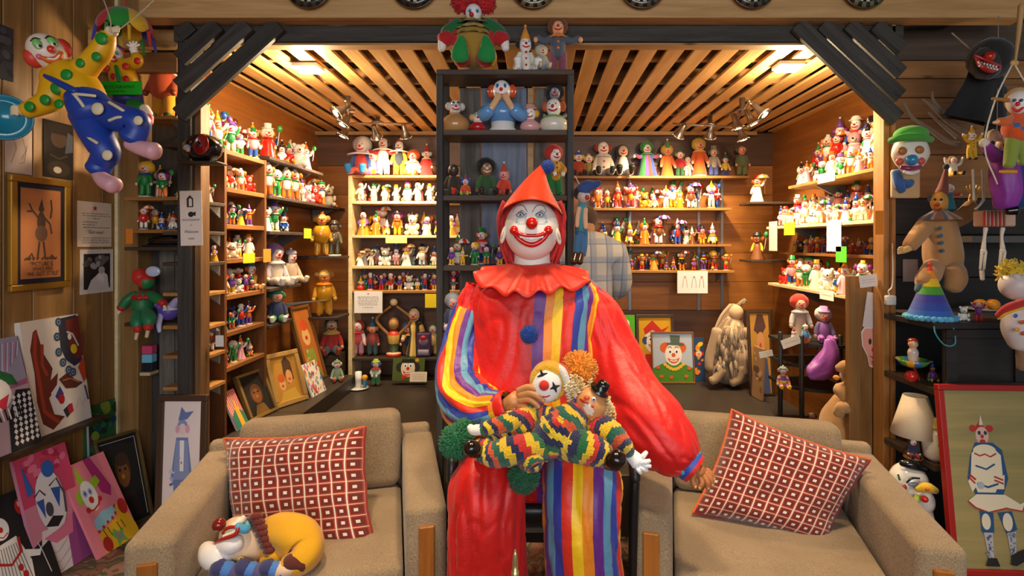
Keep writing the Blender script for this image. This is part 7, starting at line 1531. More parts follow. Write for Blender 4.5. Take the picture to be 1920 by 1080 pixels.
# ------------------------------------------------------------------ big papier-mache clown hanging on the left
DH = 2.2; OH = P(140, 160, DH)
hc1 = thing('hanging_clown', 'papier-mache clown in green-dotted yellow shirt and blue overalls hanging at left', 'hanging clown', tuple(OH))
YE, GR, BU1, CR = '#e8ac10', '#1c8a2c', '#1f3f9c', '#e8d0a8'
def hp(m, pts, col, **k): return pt(m, [(a, b, DH + dd, r) for a, b, dd, r in pts], col, **k)
def dots(m, lst, col, par_d):
    for (a, b, dd, r) in lst: pe(m, a, b, DH + dd, (r, r * .35, r), col, seg=12, rings=6)
m = MB(); hp(m, [(98, 152, 0, 24), (130, 145, 0, 33), (150, 165, 0, 34), (165, 190, 0, 32)], YE, seg=24, n=16); sub(m, 'shirt', VS, hc1, OH)
m = MB(); hp(m, [(150, 138, 0, 24), (170, 118, -.01, 20), (190, 95, -.02, 19), (200, 74, -.02, 16), (206, 64, -.02, 11)], YE, seg=20, n=16); sub(m, 'sleeve', VS, hc1, OH)
m = MB(); hp(m, [(106, 158, 0, 24), (96, 185, -.02, 22), (75, 198, -.03, 18), (50, 208, -.04, 15)], YE, seg=20, n=16); sub(m, 'sleeve', VS, hc1, OH)
for dt in [(124, 140, -.072, 11), (106, 165, -.062, 12), (150, 118, -.052, 9), (180, 106, -.06, 9), (190, 72, -.058, 12), (84, 187, -.072, 10), (55, 200, -.075, 10), (110, 195, -.06, 9), (133, 205, -.06, 8)]: m = MB(); dots(m, [dt], GR, 0); sub(m, 'painted_dot', VS, hc1, OH)
m = MB(); hp(m, [(148, 172, -.012, 26), (165, 195, -.012, 35), (180, 215, -.012, 37)], BU1, seg=24, n=12); hp(m, [(86, 142, -.05, 5), (110, 155, -.075, 6), (142, 172, -.08, 7)], BU1, seg=10); sub(m, 'overalls', VS, hc1, OH)
m = MB(); hp(m, [(165, 215, 0, 30), (180, 250, -.02, 27), (198, 285, -.03, 24), (190, 305, -.02, 20), (184, 318, -.02, 21)], BU1, seg=20, n=18); sub(m, 'trouser_leg', VS, hc1, OH)
m = MB(); hp(m, [(192, 212, 0, 28), (225, 222, -.03, 27), (255, 228, -.05, 24), (258, 245, -.05, 20), (250, 258, -.05, 24)], BU1, seg=20, n=18); sub(m, 'trouser_leg', VS, hc1, OH)
m = MB(); hp(m, [(182, 322, -.02, 10), (195, 338, -.04, 14), (214, 348, -.05, 16)], '#d8a0a8', seg=16, n=10); sub(m, 'shoe', VS, hc1, OH)
m = MB(); hp(m, [(244, 270, -.05, 12), (265, 278, -.06, 14), (290, 284, -.06, 17)], '#d8a0a8', seg=16, n=10); sub(m, 'shoe', VS, hc1, OH)
m = MB()
for pts in ([(137, 176, -.082, 3), (160, 178, -.088, 3), (178, 180, -.08, 3)], [(140, 178, -.083, 3), (150, 190, -.088, 3), (157, 200, -.088, 3)], [(205, 192, -.075, 3), (222, 202, -.09, 3), (238, 212, -.085, 3)], [(205, 226, -.085, 3), (222, 220, -.095, 3), (240, 221, -.09, 3)], [(143, 240, -.05, 3), (160, 254, -.07, 3), (182, 268, -.085, 3)]): hp(m, pts, '#e0cfae', seg=8, n=8)
dots(m, [(183, 204, -.094, 12), (259, 226, -.105, 9), (201, 291, -.085, 10)], '#e0cfae', 0); sub(m, 'painted_trim', VS, hc1, OH)
m = MB(); hp(m, [(204, 66, -.02, 9), (210, 58, -.025, 11)], CR, seg=12)
for i in range(4): hp(m, [(208 + i * 3, 58, -.04, 4), (212 + i * 3, 54 - i, -.05, 3.6), (214 + i * 2, 60, -.055, 3)], CR, seg=8, n=6)
sub(m, 'hand', VS, hc1, OH)
m = MB(); hp(m, [(48, 208, -.04, 9), (36, 207, -.045, 11)], CR, seg=12)
for i in range(4): hp(m, [(34, 202 + i * 4, -.06, 4), (26, 200 + i * 4, -.065, 3.6), (22, 206 + i * 3, -.06, 3)], CR, seg=8, n=6)
sub(m, 'hand', VS, hc1, OH)
rot_h = Matrix.Rotation(R(44), 3, 'Z') @ Matrix.Rotation(R(-24), 3, 'Y'); kh = DH / F; hcc = P(88, 97, DH - .02)
m = MB(); m.ell(hcc, (29 * kh, 28 * kh, 33 * kh), '#ead9c4', 28, 20, rot=rot_h); hp(m, [(98, 125, 0, 14), (104, 138, 0, 15)], '#ead9c4', seg=14); hd1 = sub(m, 'head', VS, hc1, OH)
def onh(u, v, lift=0):     # head-local right / up in px
    e = max(.04, 1 - (u / 29) ** 2 - (v / 33) ** 2); q = rot_h @ Vector((u * kh, -28 * kh * math.sqrt(e), v * kh)); q += (rot_h @ Vector((0, -1, 0))) * lift; return hcc + q
for nm, u, v in (('hair_tuft', -26, -8), ('hair_tuft', 27, 2)):
    m = MB(); m.ell(onh(u * .93, v) - (rot_h @ Vector((0, -1, 0))) * .03, (13 * kh, 15 * kh, 17 * kh), '#d8402f', 16, 12, rot=rot_h, rf=lambda d: 1 + .12 * noise.noise(d * 7)); sub(m, nm, VS, hd1, OH)
m = MB()
for u in (-10, 11): m.ell(onh(u, 9, -.002), (7.5 * kh, .012, 10 * kh), '#7cc060', 14, 8, rot=rot_h); m.ell(onh(u, 4, .004), (4.5 * kh, .008, 4 * kh), '#f0ece4', 10, 6, rot=rot_h); m.ell(onh(u + 1, 4, .010), (2.6 * kh, .005, 2.8 * kh), '#14202a', 8, 5, rot=rot_h); m.tube([(*onh(u - 7, 17, .003), .002), (*onh(u, 21, .004), .003), (*onh(u + 7, 17, .003), .002)], '#1c1a18', seg=6, n=6)
sub(m, 'eyes', VS, hd1, OH)
m = MB(); m.ell(onh(3, -4, .01), (6 * kh, 6 * kh, 7 * kh), '#e0342c', 14, 10); sub(m, 'nose', VG, hd1, OH)
m = MB(); m.tube([(*onh(-15, -13, .002), .008), (*onh(-6, -20, .004), .013), (*onh(6, -20, .004), .014), (*onh(16, -10, .002), .009)], '#e0641c', seg=12, n=12); m.tube([(*onh(-8, -18, .016), .003), (*onh(2, -21, .018), .004), (*onh(11, -15, .014), .003)], '#f4efe6', seg=8, n=8); m.ell(onh(-17, -11, .002), (5 * kh, .01, 5 * kh), '#e0668a', 10, 6); sub(m, 'mouth', VS, hd1, OH)
m = MB(); pt(m, [(206, 60, DH - .02, 1.2), (205, 30, DH - .0, 1.2), (172, -60, DH + .1, 1.2)], '#b8a888', seg=5); pt(m, [(214, 62, DH - .02, 1.2), (262, 25, DH + .05, 1.2), (330, -40, DH + .1, 1.2)], '#b8a888', seg=5); sub(m, 'hanging_cord', VC, hc1, OH)
od = P(6, 220, 2.12); o = thing('teal_disc', 'shiny teal disc held by the hanging clown at the left edge', 'disc', tuple(od)); MQ = Matrix.Rotation(R(40), 4, 'Z') @ Matrix.Rotation(R(90), 4, 'X'); MB().lathe([(.088, 0), (.086, .006), (.05, -.004), (.03, -.02), (.001, -.022)], '#1f7f98', 36, M=MQ).build('dish', VG, o); MB().lathe([(.090, -.005), (.092, .004), (.086, .008), (.084, -.004)], '#1a6a84', 36, M=MQ).build('rim', VG, o)

# second hanging clown with a parachute canopy and the green sign
D2_ = 2.62; O2 = P(232, 130, D2_); h2 = thing('hanging_clown', 'smaller clown in red-dotted yellow hanging under a striped canopy', 'hanging clown', tuple(O2))
def h2t(m, pts, col, **k): return pt(m, [(a, b, D2_ + dd, r) for a, b, dd, r in pts], col, **k)
m = MB(); h2t(m, [(226, 118, 0, 16), (230, 140, 0, 22), (236, 160, 0, 22)], '#d8a010', seg=18, n=12); sub(m, 'shirt', VS, h2, O2)
m = MB(); h2t(m, [(240, 122, 0, 12), (256, 115, -.02, 11), (257, 104, -.02, 9)], '#d8a010', seg=14); sub(m, 'sleeve', VS, h2, O2)
m = MB(); h2t(m, [(212, 122, 0, 12), (196, 122, -.02, 11), (178, 120, -.02, 9)], '#d8a010', seg=14); sub(m, 'sleeve', VS, h2, O2)
for a0, b0, dd in ((235, 124, -.055), (257, 114, -.055), (236, 148, -.07), (213, 143, -.055), (199, 128, -.055), (181, 121, -.05)): m = MB(); pe(m, a0, b0, D2_ + dd, (6.5, 2.5, 6.5), '#c8241c', seg=12, rings=6); sub(m, 'painted_dot', VS, h2, O2)
m = MB(); h2t(m, [(217, 124, -.055, 3), (221, 138, -.07, 4), (224, 152, -.072, 4)], '#1f8a3a', seg=8); sub(m, 'tie', VS, h2, O2)
m = MB(); h2t(m, [(253, 100, -.02, 6), (250, 92, -.02, 7)], '#efe6d8', seg=10)
for ang in (-60, -30, 0, 30, 60): h2t(m, [(250, 90, -.02, 2.6), (250 + 13 * math.sin(R(ang)), 90 - 13 * math.cos(R(ang)), -.03, 2)], '#efe6d8', seg=7, n=4)
sub(m, 'hand', VS, h2, O2)
m = MB(); h2t(m, [(238, 168, 0, 24), (240, 190, 0, 25)], '#1c2f8a', seg=18, n=8); sub(m, 'shorts', VS, h2, O2)
m = MB(); h2t(m, [(248, 196, -.02, 12), (268, 204, -.04, 10)], '#1f8a2c', seg=14); sub(m, 'leg', VS, h2, O2)
m = MB(); h2t(m, [(270, 203, -.04, 9), (278, 214, -.05, 8)], '#e8dcd0', seg=12); h2t(m, [(278, 218, -.05, 9), (277, 230, -.05, 9)], '#d84a6a', seg=12); sub(m, 'shoe', VS, h2, O2)
m = MB(); m.ell(P(214, 103, D2_ - .02), (.036, .036, .044), '#efe6dc', 18, 12); hh2 = sub(m, 'head', VS, h2, O2)
m = MB(); m.ell(P(213, 106, D2_ - .06), .009, '#c8241c', 10, 8); m.ell(P(208, 99, D2_ - .05), (.008, .004, .01), '#3a9a7a', 8, 5); m.ell(P(218, 99, D2_ - .05), (.008, .004, .01), '#3a9a7a', 8, 5); m.tube([(*P(207, 112, D2_ - .05), .003), (*P(213, 115, D2_ - .055), .004), (*P(219, 112, D2_ - .05), .003)], '#c8241c', seg=6, n=5); sub(m, 'face_details', VS, hh2, O2)
m = MB(); m.ell(P(214, 94, D2_ - .0), (.042, .036, .03), '#3a3a9a', 14, 10); m.ell(P(227, 100, D2_), (.014, .02, .026), '#c8401c', 10, 8); sub(m, 'cap', VS, hh2, O2)
m = MB(); cn = P(235, 60, D2_ + .02); seg = 48; vs = []; fs = []; cs = []
for i in range(10):
    t = i / 9 * 1.45
    for j in range(seg):
        a_ = 2 * math.pi * j / seg; rr_ = math.sin(t) * .115 * (1 + (.0 if i < 9 else -.0)); zz_ = math.cos(t) * .115 - (.03 * abs(math.sin(a_ * 4)) if i == 9 else 0); vs.append(cn + Vector((math.sin(a_) * rr_, -math.cos(a_) * rr_, zz_)))
for i in range(9):
    for j in range(seg): fs.append((i*seg + j, i*seg + (j+1) % seg, (i+1)*seg + (j+1) % seg, (i+1)*seg + j)); cs.append(('#1f8a2c', '#d8a818', '#b8242c', '#3a3a98', '#d8a818', '#1f8a2c', '#b8242c', '#b8242c')[int((j + .5) / seg * 8)])
m.add(vs, fs, cs)
for j in range(8): a_ = R(45 * j); m.tube([(*(cn + Vector((math.sin(a_) * .114, -math.cos(a_) * .114, .0))), .008), (*(cn + Vector((math.sin(a_) * .125, -math.cos(a_) * .125, -.07))), .006)], ('#1f8a2c', '#d8a818', '#b8242c', '#3a3a98')[j % 4], seg=7, n=3)
cno = sub(m, 'striped_canopy', VC, h2, O2); cno.modifiers.new('t', 'SOLIDIFY').thickness = .003
m = MB(); pt(m, [(235, 18, D2_, 1.5), (236, -60, D2_, 1.5)], '#c02a2a', seg=6); pt(m, [(220, 70, D2_, 1.2), (218, 130, D2_, 2.5)], '#5a4a6a', seg=6); sub(m, 'hanging_cord', VC, h2, O2)
a = board('green_sign', 'neon green sign reading photography welcome hanging before the clowns', 'sign', P(160, 178, 2.548), P(265, 177, 2.548), P(160, 153, 2.548), '#16c41c', .004); a.text('PHOTOGRAPHY', .56, .46, .021, '#0a3a10', sx=1.1, shear=.2); a.text('IS WELCOME HERE', .52, .18, .011, '#0a3a10', sx=1.1); a.finish()

# ------------------------------------------------------------------ narrow shelves left of the dark post
NS = [(Z(222, 3.1), 'uppermost'), (Z(371, 3.1), 'second'), (Z(431, 3.1), 'third'), (Z(463, 3.05), 'fourth, darkest'), (Z(602, 3.1), 'lowest')]
for z, nm in NS:
    shelf('corner_shelf', f'{nm} little shelf left of the dark post', (-2.34 if nm[0] != 'u' else -2.26, 3.03, z - .02), (-2.04, 3.23, z), W_sdark if nm[0] in 'fl' else W_shelfx, [((-2.10, 3.23), (0, -.16))])
D('clown_doll', 'plush clown in rust jacket and yellow trousers on uppermost corner shelf', 307, 3.12, NS[0][0], 118, dict(pose='stand', suit='#b84a1c', pants='#d89a18', hair='#e8e0d8', hstyle='none', skin='#8a3a1c', collar='#efe6dc', sleeve='#b0481c', shoes='#2a4a2a', head=.09, arms='down', fat=1.4, nose='#7a2a14', mouth='#7a2a14'), 0)
for k, (h0, h1, pal, nm) in enumerate(((.17, .22, 'bright', 'second'), (.12, .15, 'mixed', 'third'))):
    row(f'on {nm} shelf left of post', f'figurines on {nm} shelf left of post', (-2.31, 3.09, NS[k + 1][0]), (-2.05, 3.09, NS[k + 1][0]), h0, h1, pal, R(15), seed=150 + k, gap=.003)
    row(f'at back, {nm} shelf left of post', f'back figurines on {nm} shelf left of post', (-2.31, 3.18, NS[k + 1][0]), (-2.05, 3.18, NS[k + 1][0]), h0, h1 * 1.1, 'warm', R(15), seed=155 + k, gap=.01)
o = thing('black_shoe', 'glossy black clown shoe on the dark corner shelf', 'shoe', (-2.12, 3.07, NS[3][0])); MB().tube([(-.10, 0, .025, .024), (-.02, 0, .035, .034), (.09, 0, .04, .034)], '#0f0e0e', seg=14, n=10).build('upper', VG, o); MB().rbox((0, 0, .006), (.25, .075, .012), .005, '#161414', 2).build('sole', VS, o)
tagc('orange tag standing on the dark corner shelf', 236, 429, 249, 457, 3.03, '#d87a1c')
ro = P(270, 600, 3.0); ro.z = NS[4][0]; o = thing('jester_doll', 'red and green satin jester doll with white mask hat on lowest corner shelf', 'doll', tuple(ro))
def PJ(pts, dd=3.04): return [(*(P(a, b, dd + c) - ro), r * dd / F) for a, b, c, r in pts]
MB().tube(PJ([(268, 588, 0, 16), (268, 570, 0, 18), (268, 552, 0, 13)]), '#14703a', seg=18, n=12).build('tunic', VT, o)
m = MB(); m.lathe([(.02, .0), (.05, -.03), (.055, -.05), (.02, -.005)], '#a81c1c', 20, M=Matrix.Translation(P(268, 545, 3.04) - ro), wob=lambda t, a: 1 + .15 * math.sin(a * 7)); m.build('collar', VT, o)
for s_, pts in ((-1, [(255, 552, 0, 8), (240, 562, -.02, 9), (230, 575, -.03, 8)]), (1, [(282, 552, 0, 8), (295, 560, -.02, 9), (303, 566, -.03, 8)])):
    MB().tube(PJ(pts), '#14703a', seg=12, n=10).build('sleeve', VT, o); e_ = pts[-1]; MB().tube(PJ([(e_[0], e_[1], -.03, 8), (e_[0] + s_ * 4, e_[1] + 4, -.035, 7)]), '#b8241c', seg=12).build('cuff', VT, o)
    MB().tube(PJ([(e_[0] + s_ * 3, e_[1] + 5, -.035, 3), (e_[0] + s_ * 9, e_[1] + 14, -.04, 2)]), '#e0d0b8', seg=8).build('hand', VT, o)
for pts in ([(262, 588, -.02, 12), (258, 602, -.10, 11), (258, 616, -.12, 7)], [(275, 588, -.02, 12), (280, 598, -.10, 11), (278, 612, -.12, 7)]): MB().tube(PJ(pts), '#17784a', seg=14, n=10).build('leg', VT, o); e_ = pts[-1]; MB().tube(PJ([(e_[0], e_[1] - 2, -.12, 8), (e_[0] + 1, e_[1] + 4, -.12, 7)]), '#b8241c', seg=12).build('ankle_cuff', VT, o); MB().tube(PJ([(e_[0], e_[1] + 5, -.12, 3.5), (e_[0] - 3, e_[1] + 20, -.13, 3)]), '#cdb890', seg=8).build('stocking', VT, o)
hj = MB().ell(P(275, 528, 3.03) - ro, (.04, .04, .042), '#1a7a3c', 18, 12, colf=lambda d: '#1a7a3c' if d.x > -.1 and d.z < .3 else '#c0281c').build('head', VT, o)
MB().tube(PJ([(262, 510, 0, 12), (264, 520, 0, 15), (268, 530, 0, 11)]), '#c4281c', seg=14).build('red_cap', VT, hj); MB().ell(P(287, 509, 3.0) - ro, (.042, .012, .030), '#b8c4dc', 20, 10).build('mask', VG, hj)
ro = P(314, 598, 3.0); ro.z = NS[4][0]; o = thing('jester_mask', 'purple and white jester mask head on the lowest corner shelf', 'mask', tuple(ro))
MB().ell(P(316, 584, 3.06) - ro, (.055, .05, .05), '#5a48a8', 20, 14, colf=lambda d: '#5a48a8' if d.z < .15 or d.x < -.1 else '#e0d4c4').build('head', VT, o)
for pts, c_ in (([(305, 578, 0, 9), (296, 570, -.02, 6), (292, 574, -.03, 3)], '#6a50b8'), ([(325, 572, 0, 8), (332, 562, -.02, 5), (336, 566, -.03, 3)], '#b0a8d8'), ([(303, 588, -.02, 5), (298, 605, -.06, 5), (299, 622, -.08, 3)], '#b8b8e0')): MB().tube(PJ(pts, 3.05) if False else [(*(P(a, b, 3.05 + c) - ro), r * 3.05 / F) for a, b, c, r in pts], c_, seg=10, n=10).build('hat_point', VT, o)
for i, (c_, t_) in enumerate((('#d84a7a', 636), ('#7ac0e0', 655), ('#20242c', 672))): o = MB().rbox((0, 0, 0), (.06, .05, .05), .004, c_, 1).build('toy_box', VS, None, smooth=False); o.location = (-2.32, 3.2, .96 - i * .052); tag(o, ('pink', 'pale blue', 'black')[i] + ' little toy box in the dark gap left of the grey boards', 'box')
cbk = shelf('corner_shelf', 'thin shelf under the little toy boxes', (-2.35, 3.16, .81), (-2.29, 3.24, .8295), W_cream)
# monster mug on the post and the white photography sign
ro = P(380, 278, 2.74); o = thing('monster_mask', 'black shaggy mask with wide red mouth hanging on the dark post', 'mask', tuple(ro))
MB().ell((0, 0, 0), (.095, .08, .072), '#17161a', 24, 16, rf=lambda d: 1 + .08 * noise.noise(d * 5)).build('head', VG, o); m = MB(); m.lathe([(.033, 0), (.036, .012), (.03, .014), (.026, -.012), (.001, -.02)], '#8a1414', 26, M=Matrix.Translation((.045, -.075, .002)) @ Matrix.Rotation(R(80), 4, 'X') @ Matrix.Scale(1.5, 4, (0, 1, 0))); m.build('red_mouth', VG, o)
m = MB(); m.ell((-.03, -.078, -.01), (.02, .012, .016), '#9ab0b8', 10, 7); m.ell((-.02, -.084, -.02), (.012, .01, .014), '#d8a0a0', 10, 7); m.build('teeth', VG, o); MB().rbox((0, .0, -.078), (.2, .1, .012), .003, '#2a221c', 1).build('bracket', W_sdark, o)
a = board('photography_sign', 'tall white sign reading photography is welcome here on the dark post', 'sign', P(339, 461, 2.80), P(380, 460, 2.80), P(343, 358, 2.80), '#e9d9cc', .002)
a.poly([(.32, .7), (.62, .7), (.62, .86), (.47, .92), (.32, .86)], '#3a3430'); a.poly([(.42, .72), (.56, .72), (.56, .84), (.49, .87), (.42, .84)], '#e9d9cc'); a.ell(.5, .57, .13, .05, '#2a2624'); a.poly([(.6, .6), (.72, .62), (.72, .54), (.6, .55)], '#2a2624'); a.text('PHOTOGRAPHY', .5, .45, .015, '#4a4240', sx=.85); a.text('IS', .5, .36, .011, '#4a4240'); a.text('Welcome', .5, .23, .022, '#4a4240', sx=.85, shear=.25); a.text('HERE', .5, .11, .014, '#4a4240'); a.finish()
# plates along the beam
for i, (px, c_) in enumerate(((578, '#3a3a30'), (776, '#2a2a2a'), (905, '#8a2020'), (1000, '#7a6a40'), (1205, '#5a5040'), (1412, '#4a4438'), (1622, '#6a6a48'))):
    if px == 905: continue
    t = thing('round_plate', f'dark patterned round plate on the top beam, {ordn(i + 1 if i < 2 else i)} from left', 'plate', tuple(P(px, -28, 2.71)), group='plates along the top beam'); Mx = Matrix.Rotation(R(90), 4, 'X')
    MB().lathe([(.115, 0), (.118, .006), (.09, .012), (.001, .010)], c_, 32, M=Mx, colf=lambda t_, u: (c_, '#cfc4a4', '#1c1a18')[int(u * 48 + t_ * 5) % 3]).build('dish', VG, t); MB().lathe([(.119, -.004), (.122, .004), (.117, .008), (.112, .0)], '#5a3a1c', 32, M=Mx).build('rim', VG, t)
# ------------------------------------------------------------------ right side: hanging masks, marionettes, black cabinet, framed painting
def hang(name, label, cat, px, py, d): 
    o = thing(name, label, cat, tuple(P(px, py, d))); o0 = P(px, py, d)
    def T_(part, pts, col, mat=VC, par=None, **k):
        k.setdefault('seg', 14); k.setdefault('n', 12)
        return MB().tube([(*(P(a, b, d + c) - o0), r * d / F) for a, b, c, r in pts], col, **k).build(part, mat, par or o)
    def E_(part, a, b, c, r, col, mat=VS, par=None, **k):
        r = r if hasattr(r, '__len__') else (r, r, r); return MB().ell(P(a, b, d + c) - o0, tuple(x * d / F for x in r), col, k.pop('seg', 18), k.pop('rings', 12), **k).build(part, mat, par or o)
    return o, T_, E_
# clown mask with green hat
o, T_, E_ = hang('clown_mask', 'white clown mask with green hat and blue nose on the right post', 'mask', 1707, 285, 2.68)
f_ = E_('face', 1707, 290, 0, (33, 24, 40), '#e0d8cc', seg=28, rings=20, rf=lambda d: 1 - .28 * max(0, -d.z) * abs(d.x) * 1.2)
E_('nose', 1710, 300, -.072, 10, '#2f86b8', VG, f_); E_('eyelid', 1692, 283, -.052, (8.5, 5, 7.5), '#a86a34', VS, f_); E_('eyelid', 1724, 281, -.062, (8.5, 5, 7.5), '#a86a34', VS, f_); E_('cheek', 1687, 303, -.040, (7, 5, 7), '#c8543c', VS, f_); E_('cheek', 1727, 302, -.056, (7, 5, 7), '#c8543c', VS, f_)
T_('lips', [(1690, 314, -.045, 3.5), (1707, 316, -.06, 4.5), (1726, 313, -.045, 3.5)], '#8a2a5a', VG, f_); T_('lower_lip', [(1695, 322, -.04, 3), (1708, 325, -.05, 3.5), (1722, 321, -.04, 3)], '#e8e0d8', VG, f_)
T_('hat_brim', [(1670, 264, -.02, 6), (1690, 258, -.07, 7), (1725, 257, -.07, 7), (1745, 262, -.02, 6)], '#3f9a2a', VC); E_('hat_crown', 1708, 252, 0, (30, 24, 16), '#46a82c', VC)
# cloth bag with bow
o, T_, E_ = hang('cloth_bag', 'beige cloth bag with polka-dot blue bow below the clown mask', 'bag', 1697, 345, 2.80)
m = MB(); m.rbox((0, 0, 0), (.145, .03, .15), .012, '#c4a678', 3); m.build('bag', VC, o)
T_('bow', [(1680, 322, -.02, 8), (1686, 345, -.03, 9), (1692, 358, -.03, 6)], '#2f5a9a', VC); T_('bow', [(1688, 340, -.03, 6), (1702, 345, -.03, 8), (1710, 340, -.03, 5)], '#2f5a9a', VC)
# black hooded monster puppet
o, T_, E_ = hang('hooded_monster', 'black hooded clown mask with red toothy grin hanging on the right', 'mask', 1845, 150, 2.62)
MB().tube([(*(P(a, b, 2.62 + c) - P(1845, 150, 2.62)), r * 2.62 / F) for a, b, c, r in ((1853, 100, .03, 34), (1846, 145, .04, 34), (1834, 195, .05, 46), (1824, 228, .06, 56))], '#0d0c0c', seg=40, n=20, flat=(.22, 1), cap=False, rf=lambda t, a: 1 + .22 * math.sin(5 * a + 2) * t + .03 * noise.noise(Vector((math.cos(a) * 2, math.sin(a) * 2, t * 5)))).build('black_cloak', VC, o)
MB().tube([(*(P(a, b, 2.62 + c) - P(1845, 150, 2.62)), r * 2.62 / F) for a, b, c, r in ((1868, 170, .06, 22), (1866, 230, .07, 20), (1855, 290, .08, 14))], '#0d0c0c', seg=18, n=14, flat=(.4, 1)).build('black_cloak', VC, o)
f_ = E_('hood', 1857, 110, -.02, (38, 34, 38), '#1a1715', VC, seg=24, rings=16, rf=lambda d: 1 + .06 * noise.noise(d * 4)); E_('face', 1850, 118, -.06, (27, 18, 30), '#2a2420', VC, rf=lambda d: 1 + .1 * noise.noise(d * 5))
T_('lips', [(1830, 106, -.11, 3), (1838, 122, -.115, 4), (1856, 133, -.115, 4), (1874, 128, -.10, 3)], '#a8201c', VG); T_('lips', [(1828, 104, -.11, 2.5), (1846, 112, -.12, 3), (1862, 119, -.118, 3), (1876, 124, -.10, 2.5)], '#a8201c', VG)
m = MB()
for i in range(7): m.lathe([(.0, 0), (.006, .014)], '#f0ead8', 7, M=Matrix.Translation(P(1834 + i * 5.6, 121 + i * 1.4, 2.5) - P(1845, 150, 2.62))); m.lathe([(.006, 0), (.0, .013)], '#f0ead8', 7, M=Matrix.Translation(P(1836 + i * 5.6, 125 + i * 1.2, 2.5) - P(1845, 150, 2.62)))
m.build('teeth', VG, o); E_('nose', 1855, 106, -.12, 9, '#b8281c', VG)
T_('hanging_stick', [(1785, 62, .06, 1.6), (1812, 86, .05, 1.6), (1830, 100, .02, 1.6)], '#8a7460', VS, seg=6)
# bare branches
ro = P(1800, 250, 2.8); o = thing('bare_branch', 'bare grey branch jutting from behind the hooded monster', 'branch', tuple(ro)); gr_ = '#7a6652'
for nm, pts in (('stem', [(1694, 192, 0, 2), (1712, 222, 0, 3), (1745, 243, .02, 4), (1775, 265, .04, 4.5), (1800, 272, .06, 5)]), ('twig', [(1730, 186, 0, 1.8), (1748, 200, 0, 3), (1780, 230, .02, 4), (1815, 250, .05, 4.5)]), ('twig', [(1748, 172, 0, 1.6), (1750, 188, 0, 2.4), (1765, 208, .01, 3)]), ('twig', [(1742, 212, 0, 2), (1768, 235, .02, 3), (1795, 258, .04, 3.4)])):
    MB().tube([(*(P(a, b, 2.75 + c) - ro), r * 2.8 / F) for a, b, c, r in pts], gr_, seg=8, n=14).build(nm, VC, o)
# dotted marionette on strings
o, T_, E_ = hang('marionette', 'marionette in orange dotted blouse and green trousers on white strings', 'puppet', 1905, 240, 2.2)
T_('blouse', [(1908, 218, 0, 12), (1905, 238, 0, 22), (1908, 256, 0, 20)], '#d8581c', dots=None) if False else T_('blouse', [(1908, 218, 0, 12), (1905, 238, 0, 22), (1908, 256, 0, 20)], '#d8581c', colf=lambda t, u: '#3a6a9a' if (int(t * 9) + int(u * 14)) % 5 == 0 else '#d8581c')
T_('sleeve', [(1896, 224, 0, 8), (1884, 228, -.02, 8), (1874, 228, -.03, 7)], '#d8641c'); T_('hand', [(1872, 228, -.03, 4), (1864, 230, -.03, 3)], '#e8b888', VS)
f_ = E_('head', 1909, 192, -.02, (18, 18, 22), '#f0e2d8'); E_('nose', 1908, 195, -.066, 4, '#d0241c', VG, f_); T_('mouth', [(1898, 202, -.05, 2), (1908, 208, -.055, 2.6), (1918, 202, -.05, 2)], '#c8241c', VS, f_); E_('hair', 1909, 186, .02, (24, 18, 22), '#d8a858', VC, f_, rf=lambda d: 1 + .1 * noise.noise(d * 8))
for ex in (1902, 1915): E_('eye', ex, 188, -.058, 3, '#2a5a7a', VG, f_)
T_('trouser_leg', [(1900, 258, 0, 12), (1896, 285, 0, 11), (1892, 310, -.01, 9)], '#8a9a3a'); T_('trouser_leg', [(1914, 258, 0, 12), (1918, 285, 0, 11), (1920, 305, -.01, 9)], '#8a9a3a'); T_('foot', [(1876, 322, -.02, 3), (1905, 322, -.03, 3.5)], '#d8941c', VS)
T_('control_bar', [(1862, 185, -.04, 3), (1890, 188, -.02, 4)], '#a8783c', VS); T_('string', [(1898, 120, -.02, 1.3), (1866, 188, -.04, 1.3), (1846, 275, -.02, 1.3), (1870, 345, .0, 1.3)], '#e0d4bc', seg=6, n=14); T_('string', [(1902, 120, -.02, 1.3), (1925, 160, -.02, 1.3)], '#e0d4bc', seg=6, n=4); E_('string_ring', 1902, 118, -.02, (8, 4, 6), '#c89a5a'); T_('hanging_stick', [(1915, 10, .0, 5), (1910, 60, .0, 4), (1904, 112, -.01, 2)], '#b8905a', VS, seg=8)
# purple satin doll
o, T_, E_ = hang('satin_doll', 'shiny purple satin doll with pale hands below the marionette', 'doll', 1885, 330, 2.35)
T_('gown', [(1880, 290, 0, 18), (1885, 325, 0, 24), (1888, 360, 0, 24), (1884, 385, 0, 18)], '#8a2f98', VT, seg=22, n=16, rf=lambda t, a: 1 + .08 * math.sin(6 * a + 5 * t)); T_('sleeve', [(1868, 295, 0, 12), (1855, 280, -.02, 10), (1848, 272, -.03, 8)], '#8a2f98', VT); T_('sleeve', [(1895, 295, 0, 12), (1910, 290, -.02, 11), (1922, 284, -.03, 9)], '#8a2f98', VT)
E_('hand', 1846, 268, -.03, (9, 8, 9), '#dcd0c0', VC); f_ = E_('head', 1882, 272, -.01, (13, 13, 15), '#e8d4c4'); E_('nose', 1886, 272, -.045, 5, '#c82a24', VG, f_); T_('hair', [(1872, 262, 0, 6), (1862, 250, -.01, 8), (1856, 262, -.01, 5)], '#e0c8a8', VC, f_)
T_('shoe', [(1888, 396, -.02, 7), (1905, 394, -.03, 9)], '#121010', VG)
